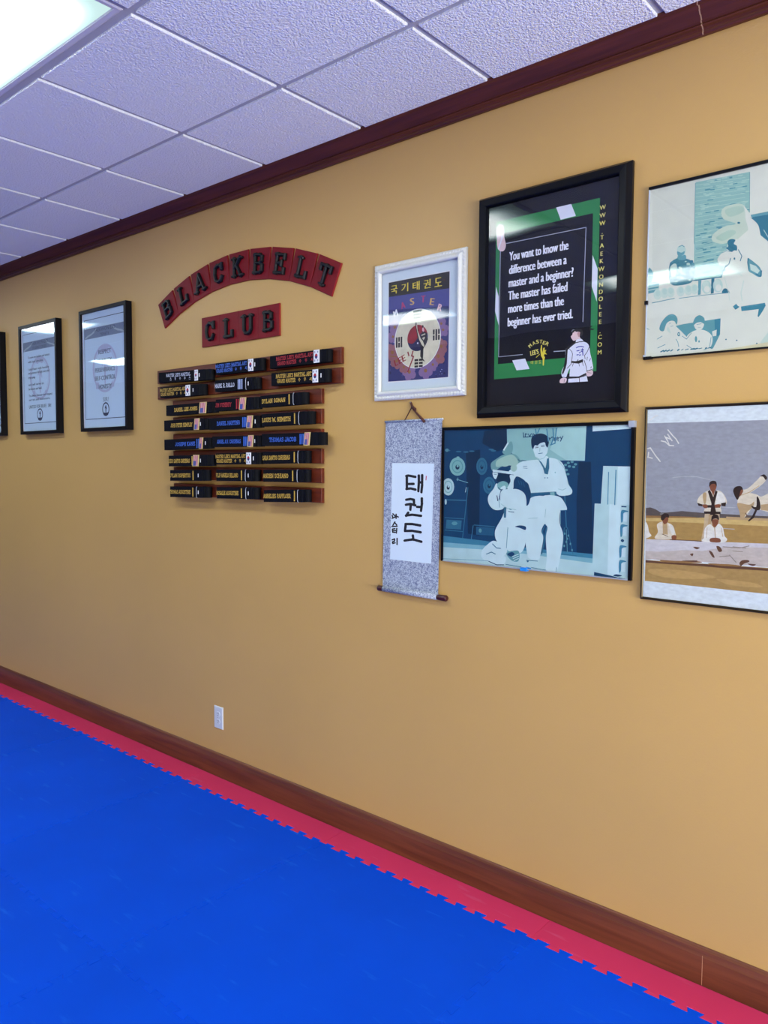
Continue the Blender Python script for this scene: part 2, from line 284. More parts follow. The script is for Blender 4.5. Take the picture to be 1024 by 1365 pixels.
ART = {
'A': (-17932, 12381, '''t_dark|0|0 5371 7636 5304 7730 216 0 207
t_deep|0|2868 5445 2943 4585 2488 4476 1853 4787 1937 5244 2475 5306
t_deep|0|1114 4486 1765 4558 1766 1310 1251 1356
t_deep|0|5782 4102 6233 4103 6379 976 5775 928 5733 2837
t_mid2|0|49 1200 1999 1131 3845 997 6416 979 6439 0 0 207
t_mid|0|52 941 2002 953 3847 886 6420 825 6439 0 0 207
t_pale|0|54 755 2004 798 3849 774 6423 665 6439 0 0 207
t_ban|0|2914 5294 6041 5337 6008 4137 5319 4151 3535 4114 2943 4562
t_ban2|0|4982 5297 6041 5337 6008 4137 5319 4151 4680 4532
t_white|0|6264 5331 7621 5357 7604 5185 6269 5124
t_pale|0|6677 3966 7615 3951 7649 2617 6620 2679
t_white|0|7194 3955 7615 3951 7649 2617 7177 2646
t_pale|0|6399 2699 7647 2684 7695 233 6363 379
t_white|0|6925 2697 7318 2685 7306 262 6909 326
t_mid2|0|6856 3770 6853 2681 6882 2682 6885 3769
t_mid2|0|7109 3842 7094 2669 7129 2669 7144 3841
t_dark|0|7343 2612 7519 2611 7520 2652 7344 2653
t_mid2|1|7343 2496 7554 2498 7569 2465 7430 2419 7408 2160 7346 2123
t_white|0|7416 2404 7555 2451 7549 2133 7416 2147
t_mid2|1|7334 2020 7545 2025 7560 1992 7421 1943 7399 1684 7336 1646
t_white|0|7407 1929 7546 1978 7540 1659 7406 1671
t_mid2|1|7316 1324 7527 1333 7542 1300 7403 1248 7381 988 7318 948
t_white|0|7389 1234 7529 1285 7522 965 7388 975
t_mid2|1|7314 832 7526 843 7540 810 7401 757 7379 495 7316 455
t_white|0|7387 742 7527 795 7521 475 7386 482
t_dark|1|7347 1497 7395 1561 7467 1512 7419 1454
t_dark|1|7112 312 7232 372 7425 336 7270 293
t_drum|0|1093 3916 1077 3807 1027 3708 948 3629 848 3578 735 3559 622 3575 518 3624 435 3702 382 3802 362 3912 379 4022 430 4122 511 4201 613 4251 726 4268 839 4251 941 4200 1022 4122 1074 4024
t_drum2|0|992 3915 981 3837 945 3766 887 3709 815 3672 734 3658 652 3670 578 3706 519 3762 480 3833 466 3912 478 3992 515 4063 573 4120 646 4157 727 4169 809 4157 882 4120 941 4064 978 3994
t_drum|0|949 3915 939 3850 909 3790 861 3743 801 3712 733 3701 665 3711 603 3741 554 3787 522 3847 510 3913 520 3979 551 4038 599 4086 660 4116 728 4127 796 4116 857 4086 906 4039 937 3980
t_deep|0|826 3891 821 3862 808 3837 788 3816 761 3803 732 3798 703 3802 676 3815 655 3836 641 3861 636 3890 640 3918 653 3944 674 3965 700 3978 730 3982 759 3978 786 3965 807 3945 821 3919
t_drum|0|791 3930 789 3915 782 3901 771 3890 756 3883 741 3880 725 3882 710 3889 699 3900 691 3914 689 3929 691 3945 698 3959 709 3970 724 3977 739 3979 755 3977 770 3970 781 3959 788 3945
t_pale|0|586 3129 574 3026 535 2932 473 2856 395 2807 307 2788 219 2801 138 2847 74 2920 32 3013 17 3116 30 3221 69 3316 132 3391 211 3440 299 3458 387 3443 466 3397 530 3324 571 3232
t_drum|0|507 3127 498 3053 470 2985 426 2931 369 2895 306 2882 242 2892 185 2924 138 2977 108 3044 97 3118 106 3193 135 3261 180 3316 237 3351 300 3364 364 3353 421 3320 467 3268 496 3201
t_pale|0|473 3127 466 3065 442 3008 405 2963 358 2933 306 2922 253 2930 204 2958 166 3001 141 3057 132 3119 139 3182 163 3238 201 3284 248 3313 301 3324 353 3315 401 3287 439 3244 464 3188
t_deep|0|377 3101 374 3074 364 3049 348 3029 327 3017 304 3012 282 3015 261 3027 244 3046 233 3070 229 3097 233 3124 243 3149 259 3168 280 3181 302 3186 325 3182 346 3170 363 3151 373 3127
t_pale|0|353 3140 351 3125 345 3112 337 3102 326 3095 313 3092 301 3094 290 3101 281 3111 275 3124 273 3138 275 3153 280 3166 289 3176 300 3183 312 3186 324 3184 336 3177 345 3167 350 3154
t_dim|0|2093 3929 2083 3830 2049 3740 1996 3668 1928 3621 1852 3605 1775 3619 1705 3665 1649 3736 1612 3826 1599 3926 1609 4027 1644 4117 1698 4189 1766 4235 1842 4250 1919 4234 1988 4189 2043 4117 2080 4028
t_dim2|0|2024 3929 2017 3857 1993 3792 1954 3740 1905 3707 1851 3695 1795 3706 1745 3738 1705 3790 1678 3855 1669 3927 1676 3999 1701 4064 1740 4115 1789 4149 1844 4160 1899 4149 1949 4116 1989 4064 2015 4000
t_dim|0|1995 3928 1989 3869 1969 3815 1937 3772 1896 3744 1850 3734 1804 3743 1762 3770 1729 3813 1707 3867 1698 3927 1705 3987 1725 4041 1758 4084 1799 4112 1844 4121 1890 4112 1932 4084 1965 4042 1987 3988
t_deep|0|1912 3905 1909 3879 1900 3856 1886 3837 1869 3825 1849 3821 1829 3825 1811 3836 1796 3855 1787 3878 1783 3904 1786 3930 1795 3954 1809 3972 1827 3984 1846 3988 1866 3984 1884 3973 1899 3954 1908 3931
t_dim|0|1891 3943 1889 3929 1885 3917 1877 3907 1867 3900 1857 3898 1846 3900 1836 3906 1829 3916 1823 3929 1822 3943 1823 3957 1828 3969 1835 3979 1845 3986 1855 3988 1866 3986 1876 3980 1884 3970 1889 3957
t_dim|0|2455 3225 2443 3126 2406 3036 2348 2963 2274 2915 2190 2897 2106 2911 2030 2954 1968 3024 1928 3113 1913 3213 1925 3313 1962 3404 2022 3476 2097 3523 2180 3540 2264 3525 2340 3481 2400 3411 2440 3323
t_dim2|0|2380 3223 2371 3152 2345 3087 2303 3035 2249 3000 2189 2987 2128 2997 2073 3029 2029 3079 2000 3143 1990 3215 1998 3287 2025 3352 2068 3404 2122 3438 2182 3450 2242 3440 2297 3408 2340 3358 2369 3294
t_dim|0|2347 3222 2340 3163 2318 3109 2283 3065 2238 3037 2188 3026 2138 3034 2092 3060 2055 3102 2031 3156 2022 3215 2029 3275 2052 3330 2087 3373 2132 3401 2182 3412 2233 3403 2278 3376 2315 3335 2339 3281
t_deep|0|2256 3197 2253 3172 2243 3148 2228 3129 2209 3117 2187 3112 2165 3116 2145 3127 2129 3145 2119 3169 2115 3194 2118 3220 2128 3244 2143 3263 2163 3275 2184 3279 2206 3276 2226 3264 2242 3246 2252 3223
t_dim|0|2232 3235 2230 3221 2225 3209 2217 3198 2207 3192 2195 3189 2183 3191 2172 3197 2164 3207 2158 3220 2156 3234 2158 3247 2163 3260 2171 3270 2182 3277 2193 3279 2205 3277 2216 3271 2224 3261 2230 3249
t_dim|0|1209 3129 987 1159 1025 1158 1247 3127
t_pale|0|1139 3126 1101 2933 1129 2930 1167 3123
t_mid2|0|1478 1690 1391 1125 1419 1123 1506 1689
t_dim|0|136 2590 1153 2601 1154 2648 137 2638
t_dim|0|149 1900 1062 1896 1064 1928 151 1932
t_dim|0|154 1417 1030 1405 1033 1436 157 1449
t_dim|0|240 1840 959 1844 926 1494 204 1492
t_drum2|0|759 1723 753 1700 734 1679 704 1662 666 1650 624 1644 582 1645 544 1653 514 1667 494 1686 487 1708 494 1731 513 1752 543 1769 581 1781 623 1787 665 1786 702 1778 733 1763 752 1744
t_dim|0|1518 1686 2451 1675 2454 1706 1520 1717
t_dim2|0|1623 1644 2444 1644 2404 1351 1627 1340
t_drum2|0|1874 1511 1871 1487 1863 1465 1849 1446 1831 1434 1811 1429 1791 1432 1773 1442 1758 1458 1749 1479 1745 1503 1748 1527 1757 1550 1771 1568 1789 1580 1809 1585 1829 1582 1847 1572 1861 1556 1871 1535
t_dim|0|404 4530 364 4508 268 4500 170 4510 129 4533 170 4555 267 4563 364 4553
t_dim|0|914 4487 875 4465 780 4457 685 4467 645 4489 684 4511 779 4520 874 4510
t_dim|0|1254 4469 1216 4447 1122 4439 1029 4449 989 4471 1028 4493 1122 4501 1215 4491
t_dim|0|1515 4498 1477 4477 1385 4468 1292 4478 1254 4500 1292 4522 1384 4530 1477 4520
t_dim|0|2381 4552 2344 4531 2256 4523 2167 4533 2129 4555 2166 4576 2255 4584 2344 4574
t_dim|0|2475 4506 2439 4485 2350 4477 2262 4486 2224 4508 2261 4529 2349 4537 2438 4528
t_drum2|0|315 4547 311 4527 299 4510 279 4496 255 4487 228 4484 200 4487 176 4497 156 4511 143 4529 138 4548 142 4568 155 4586 174 4600 199 4608 226 4611 253 4608 278 4599 298 4584 311 4567
t_drum|0|687 3415 1227 3287 1235 3310 696 3437
t_drum|0|753 3489 712 3367 740 3361 781 3483
t_pale|0|241 2537 233 2471 209 2430 178 2428 153 2468 143 2534 151 2600 175 2642 206 2643 231 2603
t_drum|0|831 4276 809 4259 755 4252 701 4259 678 4276 700 4293 754 4300 809 4293
t_dim|0|5258 2973 5346 1813 5393 1818 5305 2977
t_dim|0|5279 1827 5235 916 5258 916 5303 1827
t_dim|0|5395 1831 5627 909 5649 915 5418 1837
t_drum2|0|5358 1759 5415 965 5438 968 5381 1762
t_dim|0|5207 869 5783 857 5785 885 5209 898
t_drum2|0|5342 1610 5333 1579 5312 1565 5289 1577 5279 1606 5288 1637 5310 1651 5332 1640
t_drum2|0|5484 1548 5475 1517 5454 1503 5431 1514 5421 1544 5430 1575 5452 1589 5474 1577
t_drum2|0|5410 1328 5402 1298 5380 1283 5358 1294 5348 1324 5357 1355 5378 1369 5401 1358
t_drum2|0|5567 1268 5559 1237 5537 1223 5515 1234 5505 1264 5514 1295 5535 1309 5558 1298
t_drum2|0|5335 1180 5327 1149 5305 1135 5283 1146 5273 1175 5281 1206 5303 1221 5326 1210
t_drum2|0|5634 1059 5625 1028 5604 1014 5582 1025 5572 1054 5580 1085 5602 1099 5624 1089
t_drum2|0|5447 1438 5439 1407 5417 1393 5395 1404 5385 1434 5393 1465 5415 1479 5437 1468
t_drum2|0|5461 4066 5443 4036 5400 4024 5356 4036 5337 4066 5354 4096 5398 4109 5442 4096
t_drum2|0|5598 4102 5581 4072 5538 4060 5494 4072 5475 4102 5493 4132 5536 4144 5580 4132
t_drum2|0|5730 4018 5713 3988 5670 3976 5627 3988 5608 4018 5625 4047 5668 4060 5712 4048
t_drum2|0|5664 3926 5646 3896 5603 3884 5560 3896 5541 3926 5558 3956 5601 3968 5645 3956
t_drum2|0|5502 3947 5484 3917 5441 3904 5397 3916 5378 3946 5396 3976 5439 3989 5483 3976
t_drum2|0|5389 3819 5371 3788 5327 3776 5283 3788 5264 3818 5282 3848 5326 3861 5370 3849
t_drum2|0|5454 3678 5436 3648 5393 3635 5348 3646 5329 3676 5347 3707 5391 3720 5435 3708
t_drum2|0|5354 3995 5336 3965 5292 3953 5248 3965 5229 3995 5247 4025 5291 4038 5335 4025
t_dust2|1|2366 3717 2245 4021 2492 4211 2798 4361 3145 4397 3378 4306 3553 4025 3371 3765 2853 3722
t_dust|1|2497 3908 2493 4135 2800 4286 3120 4359 3320 4247 3409 4025 3197 3875 2849 3963
t_dust2|1|3077 4844 3184 4657 3136 4434 2929 4360 2735 4474
t_white|0|2815 4501 3008 4783 2956 4811 2761 4529
t_dark|1|2499 3795 2762 3932 3110 3964 3232 3875 3131 3725 2589 3735
t_dust|1|2716 4023 2934 4098 3091 4024 2937 3933 2762 3932
t_dark|0|3392 4185 3461 4117 3480 4132 3411 4199
t_dark|0|3465 4116 3586 4149 3578 4170 3457 4137
t_dark|0|3568 4148 3792 4117 3795 4139 3572 4170
t_white|1|3703 4129 4036 4165 4242 4158 4450 3941 4552 3703 4628 3942 4630 4230 5006 4172 5230 3974 5330 3641 5415 3323 5558 3149 5538 3000 5345 2938 5030 3000 4910 3040 3976 2971 3906 3130 3801 3349 3418 3520 3098 3650 3027 3762 3240 3890 3451 4062
t_dust|0|3369 3876 3363 3835 3344 3797 3314 3767 3277 3748 3234 3741 3192 3747 3153 3766 3122 3795 3101 3833 3094 3874 3100 3916 3119 3953 3149 3983 3187 4003 3230 4009 3272 4003 3311 3984 3341 3955 3362 3917
t_dim|0|3618 3929 3778 3930 3778 3945 3618 3944
t_dim|0|3619 3871 3795 3857 3797 3871 3620 3885
t_white|1|4265 4231 4588 4302 4625 4065 4551 3725 4450 3941 4333 4100
t_dim|0|4242 4158 4349 4100 4516 3869 4546 3992 4574 4216 4654 4230 4669 3885 4617 3654 4487 3681 4418 3898
t_white|1|4011 4596 4091 4741 4311 4803 4531 4763 4599 4590 4570 4403 4460 4238 4299 4187 4133 4253 4056 4428
t_deep|1|3943 4684 3939 4940 4085 5068 4346 5098 4558 5007 4635 4805 4582 4604 4516 4677 4466 4786 4288 4752 4191 4681 4076 4683 4012 4552
t_deep|0|4090 4584 4225 4598 4221 4620 4086 4605
t_deep|0|4335 4624 4477 4646 4472 4668 4330 4646
t_dim|0|4225 4379 4400 4401 4396 4423 4221 4401
t_drum|0|4283 4598 4268 4460 4285 4458 4299 4596
t_dim|0|4108 4631 4222 4653 4218 4667 4104 4645
t_dim|0|4327 4672 4473 4693 4470 4707 4324 4686
t_drum|0|4126 4255 4299 4179 4306 4192 4133 4268
t_drum|0|4298 4179 4467 4232 4461 4246 4292 4193
t_drum|0|4465 4231 4579 4388 4566 4396 4451 4239
t_drum|0|4997 4157 5243 3881 5256 3890 5009 4165
t_drum|0|5238 3890 5324 3635 5339 3640 5253 3894
t_drum|0|5322 3642 5424 3304 5439 3308 5337 3646
t_drum|0|5422 3308 5554 3135 5566 3143 5435 3316
t_drum|0|5021 3152 5202 3111 5206 3125 5025 3165
t_drum|0|5201 3111 5347 3189 5339 3202 5193 3123
t_dim|0|4531 3537 4519 3518 4495 3517 4482 3536 4494 3555 4518 3555
t_dim|0|4628 3538 4616 3519 4592 3519 4579 3537 4591 3556 4615 3557
t_drum|0|4928 3729 4916 3704 4892 3704 4880 3728 4891 3753 4915 3754
t_dim|0|3909 2983 4949 3062 5000 2899 4390 2844 4204 2699 4064 2709 4226 2839 3912 2821
t_dim2|0|3959 2941 4711 3006 4728 2927 3961 2867
t_drum|0|4710 3027 4886 3046 4905 2896 4746 2869
t_white|1|4965 3041 5224 3105 5420 3075 5345 2938 5071 2930
t_white|1|3978 2824 4593 2857 4603 2365 4578 1963 4491 1864 4397 1639 4484 1396 4380 817 4318 620 3936 618 3813 920 3752 1437 3802 2404
t_white|1|4390 2837 5032 2900 5288 2680 5379 2441 5137 2388 5115 1956 5257 1533 5170 807 5023 252 4767 205 4603 278 4634 764 4581 1417 4638 1785 4504 1996
t_dim|0|4541 1904 4407 1625 4445 1612 4578 1891
t_dim|0|4407 1627 4534 1362 4572 1378 4445 1643
t_dim|0|4531 1390 4407 814 4448 809 4571 1385
t_dim|0|4589 1799 4473 1183 4530 1177 4644 1793
t_dim|0|4479 1209 4398 840 4454 834 4535 1202
t_drum|0|5129 2391 5139 1918 5155 1918 5145 2391
t_drum|0|3863 2059 4245 2093 4244 2107 3862 2074
t_drum|0|4553 2439 4526 2140 4542 2139 4569 2439
t_dim|0|5130 2387 5381 2413 5378 2441 5128 2415
t_drum2|0|5008 402 4994 245 5018 245 5032 402
t_dim|0|3804 536 4276 546 4277 568 3805 559
t_white|1|2140 2643 2173 2859 2376 3093 2507 3302 2687 3101 2623 2735 2829 2553 2788 2362 2478 2311 2252 2432
t_dark|1|3138 3314 3332 3564 3631 3472 3845 3254 3950 2999 3914 2704 3816 2538 3727 2845 3511 3076 3212 3039
t_dim2|0|3405 3432 3472 3274 3496 3282 3429 3440
t_dim2|0|3516 3405 3574 3262 3598 3269 3541 3412
t_dim2|0|3619 3363 3676 3205 3700 3212 3643 3369
t_white|1|2673 2888 2776 3058 3142 3112 3468 3090 3708 2933 3781 2625 3718 2401 3396 2342 2963 2400 2714 2549
t_white|1|2830 2477 3352 2385 3817 2516 3806 1737 3758 1140 3594 814 3251 787 2944 892 2541 1168 2473 1547 2724 1980 2859 2289
t_white|1|2452 1162 2943 968 2947 702 2553 471 2102 371 1889 524 1913 775 2183 1028
t_white|1|2211 396 2550 655 2949 588 2840 297 2304 280
t_dark|0|2196 360 2557 255 2571 284 2210 390
t_dark|0|2547 256 2875 285 2875 315 2547 286
t_dim|0|2345 1034 2540 884 2564 907 2370 1057
t_dim|0|2535 885 2731 883 2734 913 2538 916
t_dim|0|2097 617 2339 719 2325 747 2083 645
t_dim|0|2308 718 2505 650 2520 678 2323 747
t_drum2|0|3006 1698 2956 926 2983 926 3032 1698
t_dim|0|2831 2424 2944 2444 2934 2051 2846 2047
t_dark|0|3026 2271 3273 2250 3277 2273 3030 2294
t_dim|0|3057 2365 3156 2335 3166 2356 3066 2386
t_dark|1|3321 1740 3534 1797 3763 1765 3749 1645 3510 1706
t_drum2|1|2973 750 3422 875 3527 748 3472 481 3187 494
t_white|0|3235 622 3504 738 3494 758 3225 642
t_white|0|3254 548 3505 664 3495 683 3244 568
t_white|0|3291 475 3507 581 3496 601 3280 495
t_dark|1|3009 707 3208 799 3321 732 3167 629
t_drum|1|2543 3280 2771 3390 3000 3304 2950 3122 2741 3057 2581 3098
t_white|1|2687 3146 2861 3226 2907 3106 2741 3057
t_deep|1|2505 3400 2608 3644 2940 3708 3133 3591 3052 3312 2902 3407 2665 3373
t_dark|0|2566 3148 2665 3058 2684 3074 2586 3163
t_dark|0|2666 3058 2785 3078 2780 3100 2661 3080
t_white|1|3072 3612 3339 3608 3240 3413 3211 3114 2968 3123 3102 3388
t_white|1|2340 3717 2518 3719 2555 3628 2469 3460 2360 3550
t_dark|0|2371 3634 2505 3620 2507 3635 2373 3650
t_deep|0|2513 2851 2555 2647 2590 2653 2548 2857
t_drum2|0|2591 2738 2642 2410 2668 2414 2617 2742
t_drum|0|2705 2545 2961 2391 2971 2404 2716 2557
t_drum|0|2957 2393 3356 2348 3359 2363 2960 2408
t_white|0|2338 3816 3252 3719 3253 3630 2339 3732
t_dark|0|2352 3710 3240 3614 3242 3629 2354 3725
t_mid2|0|2198 402 55 301 54 285 2197 387
t_dim|0|2945 311 3608 278 3612 301 2949 334
t_dim|0|4017 295 4608 252 4612 274 4021 317
t_dim|0|3912 526 3901 494 3871 478 3841 489 3828 519 3840 552 3870 567 3900 557
t_dark|0|3583 5151 3604 4989 3638 4991 3616 5153
t_dark|0|3704 4988 3702 5113 3668 5113 3671 4989
t_dark|0|3673 5094 3773 5066 3782 5094 3682 5122
t_dark|0|3792 5096 3860 4979 3890 4992 3822 5108
t_dark|0|3883 4979 3954 5107 3924 5121 3853 4992
t_dark|0|4003 4980 4019 5104 3986 5108 3970 4985
t_dark|0|3986 5091 4067 5045 4084 5069 4003 5115
t_dark|0|3597 4968 4096 4988 4093 5017 3594 4997
t_dark|0|4622 4952 4661 4837 4691 4844 4653 4959
t_dark|0|4677 4889 4783 4968 4763 4990 4656 4911
t_dark|0|4766 4965 4795 4836 4827 4840 4797 4969
t_dark|0|4843 4915 4938 4930 4931 4958 4836 4943
t_dark|0|4910 4950 4913 4851 4944 4850 4942 4950
t_dark|0|4933 4873 4838 4857 4845 4829 4939 4845
t_dark|0|4865 4837 4863 4937 4831 4938 4833 4838
t_dark|0|4957 4976 4977 4820 5009 4822 4988 4979
t_dark|0|4994 4898 5068 4947 5049 4970 4974 4921
t_dark|0|5066 4971 5104 4872 5134 4880 5096 4979
t_dark|0|5127 4870 5194 4994 5166 5008 5099 4883
t_dark|0|5105 4895 5069 4811 5099 4800 5134 4884
t_mid2|0|4076 5270 4115 5077 4156 5082 4116 5275
t_mid2|0|4247 5290 4160 5116 4197 5100 4284 5274
t_mid2|0|4524 5259 4592 4809 4631 4812 4564 5262
t_mid2|0|4764 5268 4796 4949 4836 4951 4804 5269
t_mid2|0|4799 4973 4703 4686 4741 4675 4837 4962
t_mid2|0|4901 5281 4855 4737 4894 4733 4940 5277
t_mid2|0|4878 4764 4677 4704 4690 4669 4891 4730
clip|0|3807 308 4009 289 3994 177 3792 187'''),
'B': (-9951, 19770, '''b_white|0|61 5361 3715 5251 3890 0 0 72
b_wall|0|128 5255 1461 5188 1477 2260 915 2203 207 2306
b_brick|0|1474 5208 3020 5151 3049 3970 2935 3817 2694 3331 2479 3281 2314 2226 1500 2257 1482 3370
b_brick2|0|1764 3869 1944 3860 1938 3894 1758 3904
b_brick2|0|2180 3665 2342 3657 2334 3706 2172 3714
b_brick2|0|2489 4326 2651 4315 2647 4338 2485 4349
b_brick3|0|2023 2287 2142 2285 2135 2325 2016 2326
b_brick3|0|2689 3713 2761 3710 2755 3742 2684 3746
b_brick2|0|2486 4903 2689 4886 2683 4926 2479 4943
b_brick2|0|2625 4243 2800 4232 2793 4277 2617 4289
b_brick2|0|2662 3841 2859 3830 2852 3876 2655 3887
b_brick3|0|2245 4038 2334 4033 2329 4064 2240 4069
b_brick2|0|1978 2611 2134 2608 2127 2648 1971 2651
b_brick3|0|1769 4740 1953 4726 1946 4765 1763 4779
b_brick2|0|1874 2467 2078 2464 2070 2514 1865 2517
b_brick3|0|2456 3288 2668 3280 2661 3325 2448 3333
b_brick2|0|2047 5121 2126 5114 2122 5143 2042 5150
b_brick2|0|1746 2684 1867 2681 1860 2728 1738 2731
b_brick2|0|2597 3508 2672 3504 2667 3537 2592 3541
b_brick2|0|2547 3379 2712 3372 2706 3410 2540 3417
b_brick3|0|2249 4631 2338 4624 2332 4662 2243 4669
b_brick2|0|2151 2889 2221 2887 2216 2916 2146 2917
b_brick3|0|2140 2989 2265 2986 2259 3019 2134 3023
b_brick2|0|2041 4214 2183 4205 2176 4243 2034 4252
b_brick3|0|2046 3807 2153 3801 2148 3833 2041 3839
b_brick2|0|2420 3316 2504 3313 2498 3346 2415 3350
b_brick2|0|1674 3177 1770 3174 1765 3209 1668 3212
b_brick3|0|2048 3242 2145 3238 2140 3268 2043 3272
b_brick2|0|1918 4861 2040 4851 2034 4889 1912 4899
b_brick2|0|1752 2438 1892 2436 1884 2484 1744 2486
b_brick3|0|1789 2248 1935 2246 1931 2271 1785 2272
b_brick3|0|1795 3522 1982 3514 1976 3552 1789 3560
b_brick2|0|1918 2700 2085 2696 2080 2727 1913 2731
b_brick3|0|2013 3125 2139 3121 2133 3158 2007 3162
b_brick2|0|2335 2818 2433 2815 2425 2862 2327 2865
b_brick3|0|2670 4109 2837 4098 2831 4139 2663 4150
b_brick2|0|2539 3462 2656 3457 2650 3497 2533 3502
b_brick2|0|2280 2821 2359 2819 2352 2866 2273 2868
b_brick2|0|2512 3229 2640 3225 2633 3267 2505 3272
b_brick3|0|2790 4880 2976 4864 2971 4891 2785 4906
b_brick2|0|2832 4754 2955 4744 2949 4777 2827 4787
b_brick2|0|1782 3301 1930 3295 1923 3338 1775 3344
b_brick3|0|2700 5091 2831 5079 2824 5117 2694 5129
b_brick3|0|2838 4262 2932 4256 2927 4283 2834 4289
b_brick2|0|2438 4784 2634 4768 2628 4802 2432 4818
b_brick2|0|2550 3229 2671 3224 2665 3263 2544 3267
b_brick2|0|2319 3085 2444 3081 2436 3130 2311 3134
b_brick3|0|1717 4774 1797 4767 1789 4818 1708 4825
b_brick3|0|1905 4589 2006 4582 2000 4618 1899 4626
b_brick2|0|1871 2783 2077 2778 2070 2824 1863 2829
b_brick2|0|2385 3342 2488 3338 2480 3387 2377 3391
b_brick2|0|1589 2562 1757 2559 1753 2586 1585 2589
b_brick3|0|2690 4714 2892 4698 2886 4731 2684 4747
b_brick3|0|1806 5139 2008 5121 2001 5163 1799 5181
b_brick3|0|1879 3646 1972 3642 1968 3665 1875 3670
b_brick3|0|2091 5125 2209 5114 2203 5149 2085 5160
b_brick2|0|1742 2423 1961 2420 1953 2469 1733 2472
b_brick3|0|2607 4144 2679 4139 2672 4181 2600 4185
b_brick3|0|2446 3973 2519 3969 2513 4003 2441 4008
b_brick2|0|1840 4577 2005 4565 2000 4595 1835 4607
b_brick3|0|1898 4377 2082 4364 2075 4412 1890 4425
b_brick2|0|1993 3141 2109 3138 2104 3167 1988 3171
b_brick2|0|2638 3313 2753 3308 2746 3353 2631 3358
b_brick3|0|1691 2385 1775 2384 1768 2422 1685 2423
b_brick2|0|2476 3887 2660 3877 2652 3926 2468 3937
b_brick2|0|2202 2307 2342 2306 2336 2345 2195 2346
b_brick3|0|2308 4593 2512 4578 2505 4623 2301 4639
b_brick2|0|2822 4561 2910 4554 2903 4596 2815 4603
b_brick3|0|1686 4440 1765 4434 1761 4458 1682 4464
b_brick3|0|2846 4931 3019 4916 3014 4943 2841 4958
b_brick2|0|2328 3607 2533 3598 2529 3623 2323 3633
b_brick3|0|2387 4972 2565 4957 2558 5000 2380 5016
b_brick3|0|2072 4379 2178 4372 2174 4402 2067 4410
b_brick2|0|1778 2762 1880 2759 1875 2794 1773 2796
b_brick2|0|2857 4075 3045 4063 3041 4090 2853 4101
b_brick3|0|2395 3702 2517 3696 2510 3737 2388 3744
b_brick2|0|1924 2803 2085 2799 2081 2824 1920 2828
b_brick2|0|2264 4108 2394 4100 2390 4124 2260 4132
b_brick3|0|2787 4567 2900 4558 2895 4588 2782 4597
b_brick2|0|2128 3712 2283 3704 2277 3743 2121 3751
b_brick3|0|1568 4213 1700 4205 1693 4247 1561 4255
b_brick2|0|1658 3616 1850 3607 1845 3639 1653 3648
b_brick3|0|1606 2948 1701 2946 1697 2970 1602 2973
b_brick3|0|2255 4838 2422 4824 2418 4848 2251 4862
b_brick2|0|2574 4336 2686 4329 2682 4352 2570 4359
b_brick3|0|2898 4291 2977 4286 2970 4333 2890 4338
b_brick2|0|1971 3143 2138 3137 2132 3174 1965 3180
b_brick3|0|2820 4314 3007 4301 3002 4334 2814 4347
b_brick2|0|1774 3729 1856 3725 1852 3750 1770 3754
b_brick3|0|1701 3493 1880 3485 1872 3535 1693 3543
b_brick3|0|2106 4071 2239 4063 2232 4108 2099 4116
b_brick2|0|1983 4939 2065 4932 2058 4976 1976 4983
b_brick2|0|2691 4079 2881 4067 2875 4104 2685 4116
b_brick2|0|1763 4891 1918 4878 1911 4924 1756 4936
b_brick2|0|1788 4221 1948 4211 1944 4236 1784 4247
b_brick2|0|1852 2241 1937 2240 1933 2264 1848 2264
b_brick3|0|1661 2920 1740 2917 1733 2955 1654 2957
b_brick2|0|2454 5092 2537 5085 2530 5131 2447 5138
b_brick3|0|2634 4218 2780 4208 2773 4248 2628 4258
b_brick3|0|2496 3872 2595 3867 2589 3907 2490 3913
b_brick3|0|1834 4380 1927 4373 1919 4421 1826 4428
b_brick3|0|2809 4935 2938 4924 2934 4950 2804 4961
b_brick2|0|1768 3037 1983 3031 1977 3069 1762 3075
b_brick2|0|1889 3307 2032 3302 2027 3333 1884 3338
b_brick2|0|1756 4476 1884 4467 1880 4491 1752 4500
b_brick3|0|2880 4095 3045 4085 3041 4113 2875 4123
b_brick3|0|2124 4894 2289 4880 2283 4916 2118 4930
b_brick3|0|2221 4236 2309 4230 2305 4254 2218 4260
b_brick2|0|1771 3903 1907 3896 1904 3919 1767 3927
b_brick2|0|2169 3965 2319 3956 2313 3993 2163 4002
b_brick3|0|1626 4455 1758 4446 1752 4478 1621 4487
b_brick3|0|1930 4647 2089 4635 2083 4674 1923 4686
b_brick3|0|1921 5083 2019 5074 2012 5116 1915 5125
b_brick2|0|2824 4188 2910 4182 2904 4215 2819 4220
b_brick3|0|2398 4789 2467 4783 2462 4815 2392 4821
b_brick3|0|1714 5051 1905 5034 1901 5063 1709 5079
b_brick3|0|1775 4719 1881 4711 1877 4735 1771 4743
b_brick2|0|2246 2405 2430 2402 2422 2451 2238 2454
b_brick3|0|1884 4766 2028 4754 2023 4787 1879 4798
b_brick3|0|1636 4428 1789 4417 1781 4465 1628 4475
b_brick3|0|1681 4377 1880 4364 1873 4405 1674 4419
b_brick2|0|2050 5060 2251 5043 2247 5069 2046 5087
b_brick3|0|2233 5132 2395 5118 2388 5165 2226 5180
b_brick2|0|2509 3115 2659 3110 2655 3135 2505 3140
b_brick3|0|2462 4888 2563 4880 2557 4920 2455 4929
b_brick2|0|1904 3465 2018 3460 2011 3501 1898 3506
b_brick2|0|1742 3122 1857 3118 1850 3159 1735 3162
b_brick3|0|2813 4213 2920 4206 2914 4246 2807 4253
b_brick2|0|1530 3587 1651 3581 1645 3614 1525 3620
b_brick2|0|1713 3314 1888 3308 1880 3358 1704 3364
b_brick3|0|2034 5068 2217 5052 2211 5087 2028 5104
